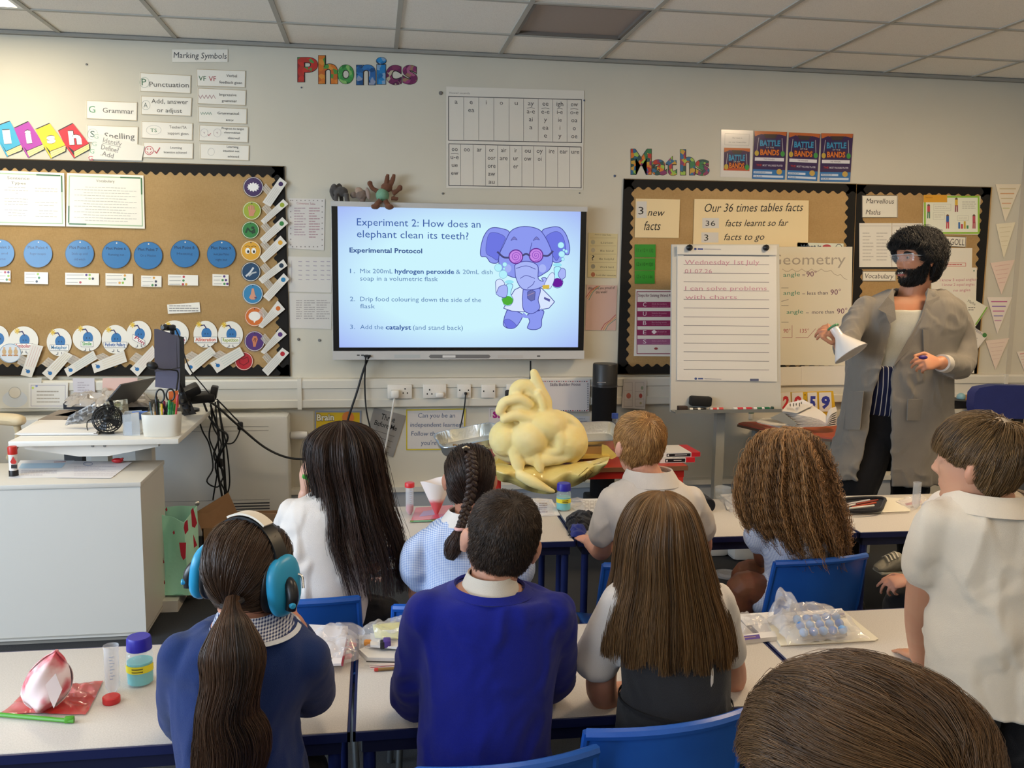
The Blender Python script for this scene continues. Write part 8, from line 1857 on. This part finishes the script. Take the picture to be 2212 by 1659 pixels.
L = [(1061,1426,1438,.006,.01),(1066,1404,1458,.035,.0),(1080,1383,1480,.065),(1105,1366,1493,.087),(1150,1348,1507,.100),(1200,1340,1520,.104),(1250,1334,1535,.106),(1300,1320,1556,.108),(1350,1309,1571,.112),(1412,1303,1580,.114)]
hair_obj('hair',P.o,P.shell(L,1.805,(-35,215),8500,vol=.004,lock=.004,tip=.09,wig=.035,rad=.0008,tint=(.45,.33),seed=2),HL)

# nearest boy, only the top of the head in the picture
P = Person('brown-haired boy nearest the camera, only his head showing at the bottom right',SK,.63)
P.head(1868,1706,.208,.95,.0,.0,.625,nr=.05)
c = P.hw((0,-.1,-.42)); P.parts.append(loft_geo([(c+np.array((0,0,.03)),np.array((.07,0,0)),np.array((0,.06,0))),(c+np.array((0,0,-.03)),np.array((.115,0,0)),np.array((0,.065,0))),(c+np.array((0,0,-.3)),np.array((.13,0,0)),np.array((0,.075,0)))],4,24)); P.build()
P.wear('polo_shirt',None,WHITE,extra=[loft_geo([(c+np.array((0,0,.02)),np.array((.085,0,0)),np.array((0,.07,0))),(c+np.array((0,0,-.02)),np.array((.16,0,0)),np.array((0,.095,0))),(c+np.array((0,0,-.3)),np.array((.165,0,0)),np.array((0,.10,0)))],4,24)])
hair_obj('hair',P.o,P.scalp(32000,hairline(.22,.76,.46),lambda q: np.array((.25,1,-.25))+0*q+.25*np.sin(q[:,[2,0,1]]*9),lambda p: np.interp(p[:,2],[.25,.6,.9],[.16,.26,.36]),K=9,lift=.05,rad=.00036,clump=.16,tint=(.45,.36),cap=.03,jit=.05,droop=.05,stop=hairline(.14,.62,.44)),HM)

# girl with long loose dark hair, far row left
T = [(1062,690,775,.05),(1080,640,792,.07),(1100,618,800,.085),(1150,606,800,.09),(1200,612,796,.092),(1260,632,792,.10),(1310,650,797,.11),(1348,654,804,.11)]
P = Person('girl with long loose dark hair in a white shirt, far row left, looking left','#c79a84',2.73)
P.head(726,984,.2,1.0,.05,.0,2.75,neck=(735,1075,2.74),nr=.045)
P.build(T,[([(632,1105,2.74),(622,1135,2.86),(630,1150,3.0),(655,1100,3.02),(660,1068,2.98)],[.036,.034,.032,.027,.023]),([(786,1110,2.74),(800,1170,2.80),(802,1215,2.86),(806,1228,2.90)],[.036,.033,.03,.025])],[dict(wr=W((660,1066,2.98)),fwd=(-.1,-.15,1),back=(-.8,-.3,0),size=.8,side=-1,curl=(.35,.4,.5,.6)),dict(wr=W((806,1230,2.9)),fwd=(.2,.8,-.3),back=(.5,0,1),size=.75,side=-1)])
P.wear('white_shirt',T[:],WHITE,[([(632,1105,2.74),(622,1138,2.84),(624,1155,2.93)],[.044,.044,.046]),([(786,1108,2.74),(796,1150,2.78),(800,1190,2.83)],[.043,.042,.042])],fold=0.0071,seed=8)
P.wear('skirt',None,BLACK,extra=P.limb([(720,1365,2.74),(780,1350,2.76),(828,1338,2.82)],[.12,.10,.075])+P.limb([(828,1340,2.82),(838,1400,2.84),(838,1440,2.84)],[.065,.05,.04])+P.limb([(700,1370,2.76),(720,1366,3.06),(722,1470,3.06)],[.09,.07,.045]),fold=0.0029)
L = [(909,734,742,.006),(913,716,762,.03),(926,692,787,.06),(952,672,806,.088),(1000,672,816,.10),(1050,684,826,.102),(1100,690,838,.104,-.01),(1150,688,856,.108,-.01),(1205,706,868,.108,-.01),(1265,728,870,.104,-.01)]
hair_obj('hair',P.o,P.shell(L,2.75,(-75,172),5200,vol=.008,lock=.012,tip=.48,wig=.11,rad=.0009,tint=(.42,.36),seed=5,fly=.012),HD)
o = MB().mat(M('#3f9a3a',.4)).box(W((662,1031,2.94)),(.028,.016,.014),eul(0,.4,.3),.004).tube([W((668,1036,2.94)),W((676,1056,2.96))],.004,8).build('green_toy'); tag(o,'little green plastic piece held at the dark haired girl\'s mouth','toy')

# girl with the braid
T = [(1112,978,1052,.05),(1126,945,1085,.065),(1148,915,1112,.08),(1185,912,1112,.085),(1240,918,1105,.088),(1300,915,1106,.10),(1360,905,1115,.12)]
P = Person('girl with a single dark braid in a blue gingham dress, far row','#b57f66',2.63)
P.head(1015,1028,.2,-.04,.02,.03,2.65,neck=(1014,1112,2.66),nr=.044)
ARM = [([(905,1170,2.63),(902,1240,2.67),(908,1300,2.76),(950,1290,2.98)],[.034,.032,.03,.025]),([(1116,1170,2.63),(1124,1240,2.67),(1118,1300,2.76),(1080,1290,2.98)],[.034,.032,.03,.025])]
P.build(T,ARM,[dict(wr=W((950,1290,2.98)),fwd=(.4,1,.1),back=(0,0,1),size=.75),dict(wr=W((1080,1290,2.98)),fwd=(-.4,1,.1),back=(0,0,1),size=.75,side=-1)])
P.wear('gingham_dress',T,GING,[([(922,1162,2.63),(900,1190,2.64),(896,1228,2.65),(906,1254,2.66)],[.032,.042,.047,.036]),([(1106,1162,2.63),(1122,1195,2.64),(1126,1232,2.65),(1116,1254,2.66)],[.032,.040,.044,.034])],fold=0.0043,seed=12)
seat_legs(P,1012,0,2.62,GING,'dress_skirt'); P.collar([(1103,972,1058,.055),(1118,960,1068,.066),(1130,952,1078,.076)],WHITE)
ch = P.scalp(4600,hairline(.2,.78,.45),lambda q: np.stack([-q[:,0]*1.0,-.30-q[:,1],-.25-.2*q[:,2]],1),const(.42),K=9,lift=.035,rad=.0011,clump=.05,jit=.05,cap=.026,tint=(.35,.25))
BR = cr(np.array([W(p) for p in ((1014,976,2.575),(1018,1000,2.552),(1019,1030,2.543),(1016,1065,2.55),(1006,1100,2.545),(998,1128,2.535),(993,1142,2.533))]),12)
m = len(BR); u = np.linspace(0,1,m)
for k in range(3):
    a = u*34+k*2*PI/3; rr_ = np.interp(u,[0,.3,1],[.0115,.0115,.009]); pth = BR+np.stack([np.sin(a)*rr_,-.45*np.sin(2*a)*rr_-.003,np.zeros(m)],1)
    v,f = tube_geo(pth,rr_*.62,12); f = [q for q in f if len(q) == 4]; ch.append((v,np.array(f),np.full(len(v),.3)))
    an = NR.uniform(0,6.28,130); st = pth[None]+(rr_*.66)[None,:,None]*np.stack([np.cos(an)[:,None]*np.ones(m),np.sin(an)[:,None]*np.ones(m),.3*np.sin(an*2)[:,None]*np.ones(m)],-1); ch.append(strand_mesh(st[:,::2],np.full((m+1)//2,.0009),NR.uniform(.1,.8,130)))
ch += P.tail([(993,1142,2.533),(988,1158,2.53),(980,1180,2.53),(972,1208,2.53)],np.array((6,14,19,12))/735,n=420,K=14,rag=.3,tint=(.55,.3)); hair_obj('hair',P.o,ch,HD)
q = W((993,1142,2.53)); MB().mat(M('#d0a09c',.6)).tube([q+np.array((.012*math.cos(a),.010*math.sin(a),0)) for a in np.linspace(0,2*PI,16)],.005,8).build('hair_bobble',P.o); MB().mat(M('#b8a888',.3,metal=.7)).tube([W(p) for p in ((1000,968,2.565),(1006,965,2.56),(1014,968,2.562))],.003,8,3).build('hair_clip',P.o)

# ginger-haired boy
T = [(1022,1362,1446,.05),(1042,1334,1474,.07),(1064,1306,1500,.085),(1100,1302,1510,.09),(1160,1330,1506,.092),(1220,1340,1502,.085,.02),(1300,1335,1505,.08,.07)]
P = Person('boy with short ginger hair in a white polo shirt, far row middle','#d09a82',2.83)
P.head(1383,955,.208,.22,.02,.03,2.85,neck=(1400,1035,2.84),nr=.05)
ARM = [([(1318,1080,2.83),(1306,1140,2.88),(1300,1190,2.96),(1275,1172,3.14)],[.037,.034,.033,.026]),([(1496,1080,2.83),(1516,1140,2.88),(1512,1190,2.98),(1450,1160,3.2)],[.037,.034,.032,.026])]
P.build(T,ARM,[dict(wr=W((1274,1172,3.15)),fwd=(-.25,1,.05),back=(0,-.1,1),size=.8,side=1,curl=(.3,.35,.4,.5)),dict(wr=W((1450,1160,3.2)),fwd=(-.6,.8,0),back=(0,0,1),size=.8,side=-1)])
P.wear('polo_shirt',T,WHITE,[([(1320,1076,2.83),(1308,1120,2.86),(1300,1152,2.89)],[.046,.046,.048]),([(1494,1076,2.83),(1510,1115,2.86),(1518,1145,2.89)],[.046,.046,.046])],fold=0.0057,seed=15); seat_legs(P,1425,0,2.88,GREY,'trousers')
P.collar([(1014,1358,1448,.058),(1030,1350,1458,.066),(1046,1346,1466,.076)],WHITE,th=.005)
hair_obj('hair',P.o,P.scalp(9000,hairline(.2,.78,.5),away((.0,-.3,1.0)),lambda p: np.interp(p[:,2],[.25,.6,.9],[.07,.16,.26]),K=7,lift=.045,rad=.0008,clump=.3,tint=(.5,.35),cap=.014),HG)

# girl with curly hair
T = [(1100,1665,1745,.05),(1116,1640,1775,.075),(1140,1634,1790,.09),(1190,1650,1792,.092),(1240,1656,1796,.085,.03),(1300,1650,1790,.085,.08),(1340,1650,1785,.085,.10)]
P = Person('girl with long curly brown hair in a pale gingham dress, far row right',SKB,2.80)
P.head(1695,1000,.2,.9,.05,.0,2.82,neck=(1705,1095,2.82),nr=.044)
ARM = [([(1648,1140,2.80),(1645,1180,2.84),(1650,1205,2.92),(1640,1150,3.08),(1645,1105,3.06)],[.036,.035,.034,.027,.023])]
P.build(T,ARM+[([(1715,1318,2.90),(1670,1292,2.85),(1606,1268,2.84),(1598,1330,2.86),(1600,1400,2.88)],[.08,.068,.055,.045,.036]),([(1715,1275,2.95),(1680,1252,2.98),(1612,1240,3.02),(1608,1300,3.02)],[.07,.062,.05,.042])],[dict(wr=W((1645,1103,3.06)),fwd=(.1,-.1,1),back=(-.7,.5,0),size=.78,side=-1)])
P.wear('gingham_dress',T,GINGP,[([(1648,1134,2.80),(1640,1152,2.82),(1640,1166,2.85)],[.046,.048,.05]),([(1715,1318,2.90),(1690,1305,2.87),(1655,1286,2.84)],[.075,.078,.074])],fold=0.0043,seed=18)
L = [(925,1694,1704,.006),(931,1668,1730,.04),(950,1644,1752,.08),(985,1628,1770,.105),(1030,1614,1782,.115),(1075,1610,1794,.118),(1115,1622,1806,.118),(1155,1650,1812,.114),(1205,1690,1812,.10)]
hair_obj('hair',P.o,P.shell(L,2.82,(-80,190),4200,K=84,vol=.011,lock=.012,tip=.3,wig=.05,rad=.0012,tint=(.45,.42),seed=7,curl=.013,cf=88,fly=.010),HC_)

# boy leaning on the near right table
T = [(1072,2066,2205,.06),(1090,2032,2250,.08),(1125,2010,2282,.10),(1200,2018,2284,.105),(1300,2022,2280,.11),(1400,2015,2288,.115),(1470,2012,2292,.118),(1512,2012,2294,.12)]
P = Person('boy with a brown bowl haircut and white polo shirt leaning on the near right table','#bd8a6c',1.80)
P.head(2122,990,.208,.70,.02,.0,1.81,neck=(2140,1085,1.80),nr=.05)
ARM = [([(2012,1130,1.80),(1998,1230,1.84),(1988,1330,1.90),(1990,1418,2.02)],[.045,.042,.036,.028]),([(2270,1130,1.80),(2285,1250,1.86),(2280,1340,1.94),(2240,1400,2.05)],[.045,.04,.036,.028])]
P.build(T,ARM,[dict(wr=W((1990,1420,2.02)),fwd=(.1,1,-.2),back=(0,-.2,1),size=.8,side=1,curl=(.1,.1,.1,.1)),dict(wr=W((2240,1402,2.05)),fwd=(-.2,1,-.2),back=(0,-.2,1),size=.8,side=-1,curl=(.1,.1,.1,.1))])
P.wear('polo_shirt',T,fabric('#d6c8b4',800,.85,.04),[([(2030,1122,1.80),(2014,1170,1.82),(2004,1222,1.845)],[.046,.050,.058]),([(2262,1120,1.80),(2276,1170,1.82),(2282,1222,1.845)],[.052,.054,.056])],fold=0.0071,seed=21,fs=.8)
P.collar([(1062,2074,2205,.066),(1080,2056,2222,.085),(1098,2044,2240,.100)],fabric('#d6c8b4',800,.85,.04),th=.005)
hc = np.array((atY(2153,1500,1.8)[0],1.8,.78)); ex = [loft_geo([(hc+np.array((0,0,.06)),np.array((.135,0,0)),np.array((0,.105,0))),(hc-np.array((0,0,.12)),np.array((.14,0,0)),np.array((0,.11,0)))],4,24)]
for k in (-1,1): ex += P.limb([hc+np.array((k*.07,0,-.08)),hc+np.array((k*.075,.0,-.38)),hc+np.array((k*.08,-.02,-.70))],[.075,.055,.04])+[ell_geo(hc+np.array((k*.08,.03,-.745)),(.04,.1,.035),14)]
P.wear('trousers',None,BLACK,extra=ex,fold=0.0043)
hair_obj('hair',P.o,P.scalp(11000,hairline(.24,.74,.54),away((.0,-.22,1.0)),lambda p: np.interp(p[:,2],[.25,.5,.75,.95],[.10,.20,.42,.5]),K=12,lift=.06,rad=.0008,clump=.12,jit=.06,tint=(.45,.36),cap=.03,droop=.1,stop=hairline(.16,.60,.50)),hair_mat('#2a1a0d','#8f6d42'))

# pupil hidden behind the leaning boy
T = [(1050,2075,2185,.05),(1066,2030,2225,.07),(1090,2004,2245,.085),(1150,2000,2245,.09),(1230,2010,2240,.10),(1310,2005,2240,.12)]
P = Person('pupil in a white shirt hidden behind the leaning boy, hand on a dark knee',SK,2.62)
P.head(2125,985,.2,.5,.05,0,2.64,neck=(2128,1060,2.64),nr=.045)
P.build(T,[([(2015,1110,2.62),(2020,1190,2.66),(2030,1245,2.70),(1985,1252,2.72),(1970,1252,2.72)],[.036,.034,.032,.027,.024])],[dict(wr=W((1968,1252,2.72)),fwd=(-1,.1,-.15),back=(0,-.35,1),size=.8,side=1,curl=(.35,.55,.75,.9))])
P.wear('white_shirt',T,WHITE,[([(2015,1105,2.62),(2014,1150,2.64),(2018,1185,2.66)],[.044,.046,.048])],fold=0.0043)
P.wear('trousers',None,BLACK,extra=P.limb([(2120,1320,2.64),(2030,1308,2.70),(1948,1306,2.78),(1955,1370,2.82),(1960,1440,2.84)],[.11,.08,.062,.05,.04])+P.limb([(2120,1310,2.66),(2040,1290,2.85),(2010,1250,3.05),(1965,1222,3.12)],[.10,.075,.06,.042]),fold=0.0029)
sh = W((1922,1216,3.13)); k = 1/ppm(sh); m = MB().mat(M('#8f8a7c',.7,vary=(60,.25))).add(*loft_geo([(sh+np.array((30*k,0,2*k)),np.array((0,.030,0)),np.array((0,0,15*k))),(sh+np.array((14*k,0,2*k)),np.array((0,.034,0)),np.array((0,0,22*k))),(sh+np.array((-6*k,0,-4*k)),np.array((0,.036,0)),np.array((0,0,17*k))),(sh+np.array((-24*k,0,-10*k)),np.array((0,.034,0)),np.array((0,0,9*k))),(sh+np.array((-31*k,0,-12*k)),np.array((0,.02,0)),np.array((0,0,4*k)))],5,20)).mat(M('#c9c3b0',.6)).box(sh+np.array((0,0,-19*k)),(58*k,.07,7*k),eul(0,.06,0),.006).mat(M('#c8c2b4',.6))
for i in range(4): m.tube([sh+np.array(((-12+i*7)*k,-.03,(8+i*3)*k)),sh+np.array(((-10+i*7)*k,0,(15+i*3)*k)),sh+np.array(((-8+i*7)*k,.03,(8+i*3)*k))],.003,6,3)
m.build('trainer',P.o)['label'] = 'grey and cream trainer'
hair_obj('hair',P.o,P.scalp(2500,hairline(),away((.0,-.22,1.0)),const(.15),K=5,lift=.04,rad=.001,cap=.025),HM)

# ================================================================== THE MAN IN THE GREY COAT
def face_bits(P,brow,iris='#3a2a20'):
    for sx in (-1,1):
        c = P.hw((sx*.135,.335,.512)); m = MB().mat(M('#b8aca2',.2)).ell(c,.03*P.H,14).mat(M(iris,.2)).ell(P.hw((sx*.14,.352,.51)),.021*P.H,10); m.build('eye',P.o)
        MB().mat(M(brow,.8)).tube([P.hw((sx*.06,.385,.585)),P.hw((sx*.14,.375,.61)),P.hw((sx*.22,.315,.585))],[.005,.007,.004],8,4).build('eyebrow',P.o)
SKT = '#b07a5c'
T = [(640,1900,2030,.08),(662,1868,2062,.11),(700,1852,2060,.125),(760,1850,2045,.13),(830,1848,2040,.135),(900,1850,2035,.13),(935,1855,2030,.12)]
P = Person('bearded man with black curly hair in a long grey lab coat holding a flask',SKT,3.95,.0045)
P.head(1984,552,.236,1.72,-.04,.05,3.93,neck=(1972,632,3.95),nr=.062,smile=1)
AR = ([(1866,676,3.93),(1832,730,3.84),(1826,752,3.76),(1814,734,3.60)],[.055,.05,.045,.032]); AL = ([(2060,680,3.95),(2078,740,3.93),(2074,792,3.86),(2032,784,3.70)],[.055,.05,.045,.032])
fw = W((1803,712,3.56))
P.build(T,[AR,AL],[dict(wr=W((1813,732,3.595)),fwd=(-.75,-.2,.5),back=(-.35,-.5,.65),size=.92,side=-1,curl=(.75,.8,.85,.9),thumb=.7),dict(wr=W((2028,783,3.69)),fwd=(-1,-.15,.02),back=(-.1,-.75,.55),size=.95,side=1,curl=(.6,.7,.8,.9),thumb=.6)])
face_bits(P,'#120d0b')
V,F_ = ell_geo((0,0,0),(.085,.03,.026),20); MB().mat(M('#ddd6c8',.25)).add(P.hw(V+np.array((0,.392,.222))),F_).build('teeth',P.o)
V,F_ = ell_geo((0,0,0),(.10,.03,.022),20); MB().mat(M('#a8605a',.4)).add(P.hw(V+np.array((0,.396,.178))),F_).build('lower_lip',P.o)
TB = hair_mat('#040404','#1a1411',.55); SW = away((.0,-.16,1.0))
ch = P.scalp(7500,lambda p: p[:,2] > np.interp(p[:,1],[-.5,-.2,-.12,.1,.2,.4],[.14,.2,.62,.66,.84,.86]),SW,lambda p: np.interp(p[:,2],[.2,.6,.95],[.4,.48,.5])*np.where(p[:,1] > .1,.6,1),K=20,lift=.05,rad=.0014,clump=.7,jit=.3,tint=(.35,.3),cap=.06,droop=.1,stop=lambda p: p[:,2] > np.interp(p[:,1],[-.7,-.22,-.12,.12,.2,.45],[.02,.05,.46,.54,.74,.78]),curl=.085,lump=1.1)
bm_ = lambda p: (p[:,1] > -.02) & (p[:,2] < np.interp(p[:,1],[0,.1,.25,.34],[.46,.40,.30,.31])) & ~((np.abs(p[:,0]) < .125) & (p[:,2] > .15) & (p[:,2] < .262) & (p[:,1] > .2)) & (p[:,2] > .0)
ch += P.scalp(5200,bm_,lambda q: np.array((0,.25,-1.0))+0*q,lambda p: np.where(p[:,2] > .24,.06,.18),K=8,lift=.05,rad=.001,clump=.6,jit=.3,tint=(.35,.3),cap=.025,seed=4,curl=.02)
hair_obj('hair_and_beard',P.o,ch,TB)
cl = film('#d8e2e6',.07,.05); g = MB().mat(cl).grid([[P.hw((x,.44-.9*abs(x)**2.2,z)) for x in np.linspace(-.33,.33,22)] for z in (.44,.50,.575)],.002)
g.mat(film('#d8dee0',.35,.1)).tube([P.hw((x,.45-.9*abs(x)**2.2,.58)) for x in np.linspace(-.33,.33,22)],.002,6).tube([P.hw((.33,.36,.55)),P.hw((.37,.1,.53)),P.hw((.37,-.05,.5))],.003,6).tube([P.hw((-.33,.36,.55)),P.hw((-.37,.1,.53)),P.hw((-.37,-.05,.5))],.003,6); g.build('safety_glasses',P.o)
P.wear('vest_top',[(668,1880,2036,.118),(700,1862,2050,.132),(760,1862,2036,.137),(800,1862,2030,.138)],fabric('#a8a79d',700),fold=0.0031,seed=2)
m,nt,b = nodemat('striped_cloth',.85,.15); wv = N(nt,'ShaderNodeTexWave',Scale=17.0,Distortion=.4); wv.bands_direction = 'X'; nt.links.new(mapped(nt),wv.inputs['Vector']); nt.links.new(mixc(nt,ramp(nt,wv.outputs['Fac'],.9,.97),'#131730','#a09c98'),b.inputs['Base Color'])
P.wear('waistcoat',[(786,1850,2040,.146),(830,1846,2040,.15),(892,1850,2036,.146)],m,fold=0.0016,seed=3)
hip = W((1930,915,3.96)); ex = [loft_geo(P.rings([(880,1852,2034,.14),(930,1850,2036,.14),(965,1856,2030,.12)]),4,28)]+P.limb([(1892,930,3.95),(1866,1010,3.93),(1842,1080,3.92),(1838,1180,3.95),(1836,1285,3.96)],[.10,.10,.098,.075,.06])+P.limb([(1985,930,3.96),(1972,1010,3.97),(1964,1080,3.97),(1970,1180,3.98),(1974,1285,3.99)],[.10,.095,.085,.072,.06])
P.wear('trousers',None,fabric('#100f11',500),extra=ex,fold=0.0031)
for x,Yq in ((1836,3.96),(1974,3.99)): p = W((x,1290,Yq)); p[2] = .05; MB().mat(M('#171412',.35)).loft([(p+np.array((0,.11,.0)),np.array((.035,0,0)),np.array((0,0,.04))),(p,np.array((.05,0,0)),np.array((0,0,.05))),(p-np.array((.03,.12,.012)),np.array((.048,0,0)),np.array((0,0,.036))),(p-np.array((.05,.19,.02)),np.array((.02,0,0)),np.array((0,0,.02)))],4,18).build('shoe',P.o)
COAT = [(624,1926,2034,.105,1934,2004),(640,1890,2058,.125,1928,2002),(660,1858,2080,.142,1924,2000),(700,1838,2082,.155,1926,1985),(745,1836,2062,.16,1916,1958),(790,1834,2052,.165,1902,1930),(850,1828,2052,.168,1884,1926),(915,1816,2054,.17,1876,1926),(970,1802,2050,.172,1864,1926),(1003,1790,2046,.175,1852,1926),(1034,1784,2042,.178,1850,1926)]
X = cr(np.array([np.concatenate([np.concatenate(q),r[4:6]]) for q,r in zip(P.rings([r[:4] for r in COAT]),COAT)]),5)
G_ = []
for x in X:
    an = np.linspace(.15,PI-.15,120); px = projx(x[0:3]+x[3:6]*np.cos(an)[:,None]+x[6:9]*np.sin(an)[:,None]); a0,a1 = an[np.argmin(np.abs(px-x[10]))],an[np.argmin(np.abs(px-x[9]))]-2*PI; row = []
    for k,a in enumerate(np.linspace(a0,a1,90)):
        w_ = 1+.018*math.sin(a*9+x[2]*3)*np.clip((1.2-x[2])*1.6,0,1); row.append(x[0:3]+(x[3:6]*math.cos(a)+x[6:9]*math.sin(a))*w_+np.array((0,0,.035*max(0,k-60)/30*np.clip((.75-x[2])*5,0,1))))
    G_.append(row)
mb = MB().grid(np.array(G_)[:,::-1],-.014)
CO = fabric('#726d66',700,.9,.08)
P.wear('lab_coat',None,CO,[([(1872,664,3.94),(1846,700,3.90),(1832,738,3.82),(1826,754,3.74),(1822,744,3.68)],[.062,.054,.050,.048,.043]),([(2056,668,3.95),(2074,710,3.95),(2080,750,3.93),(2076,790,3.86),(2046,786,3.75)],[.066,.064,.062,.060,.048])],voxel=.0055,fold=0.0047,seed=5,extra=[(np.array(mb.V),mb.F)])
lp = lambda pts,Yq,nm: MB().mat(CO).slab([W((*p,Yq+dy)) for p,dy in pts],(0,.006,0)).build(nm,P.o,smooth=False)
lp([((1930,622),.03),((1918,640),.0),((1896,668),-.01),((1912,676),-.012),((1922,700),-.014),((1936,690),-.012),((1932,655),.0)],3.812,'lapel'); lp([((2006,622),.03),((2030,640),.02),((2022,680),-.0),((2004,690),-.006),((1998,716),-.01),((1930,792),-.014),((1960,738),-.012),((1988,690),-.01),((2000,652),.0)],3.808,'lapel')
for q,Yq in (([(1836,845),(1866,846),(1858,930),(1822,928)],3.80),([(1960,862),(2030,864),(2030,912),(1958,908)],3.80),([(1992,712),(2040,714),(2040,770),(1994,770)],3.80)):
    Rg = min((abs(x[2]-W((*q[0],3.95))[2]),i) for i,x in enumerate(X))[1]; x = X[Rg]
    def on(p): u = np.clip((W((*p,3.95))[0]-x[0])/np.linalg.norm(x[3:6]),-.97,.97); a = math.acos(u); f = x[0:3]+(x[3:6]*math.cos(a)+x[6:9]*math.sin(a))*1.035; return atY(*p,f[1]-.006)
    MB().mat(CO).grid([[on((q[0][0]*(1-u)*(1-v)+q[1][0]*u*(1-v)+q[3][0]*(1-u)*v+q[2][0]*u*v,q[0][1]*(1-v)+q[3][1]*v)) for u in np.linspace(0,1,8)] for v in (0,.08,.5,1)],-.006).build('pocket',P.o)
MB().mat(fabric('#b8b4b0',700)).tube([W((2042,786,3.735)),W((2033,784,3.70))],[.042,.040],16).build('shirt_cuff',P.o)
def flask():
    a = unit((.38,-.50,-.78)); t = thing('conical_flask',fw,'white translucent conical flask tipped over in the hand of the man','flask')
    MB().mat(film('#e4e0dc',.72,.2)).lathe(fw-a*.012,[(.019,0),(.019,.045),(.024,.055),(.072,.130),(.075,.136),(.072,.138),(.02,.057)],36,axis=a,cap=False).build('flask_body',t)
    MB().mat(film('#cfccc8',.8,.3)).lathe(fw+a*.122,[(.001,0),(.071,.001),(.071,.003),(.001,.004)],36,axis=a,cap=False).build('flask_base',t)
    MB().mat(M('#3f7a50',.4)).tube([fw-a*.012+unit(np.cross(a,(1,0,0)))*.022*math.cos(q)+unit(np.cross(a,np.cross(a,(1,0,0))))*.022*math.sin(q) for q in np.linspace(0,2*PI,24)],.0045,8).build('green_rim',t)
flask()
q = W((1994,772,3.62)); tag(MB().mat(M('#3a1f6a',.4)).ell(q,(.022,.012,.010),12).build('bottle_top'),'small purple cap between the fingers of the man','cap')
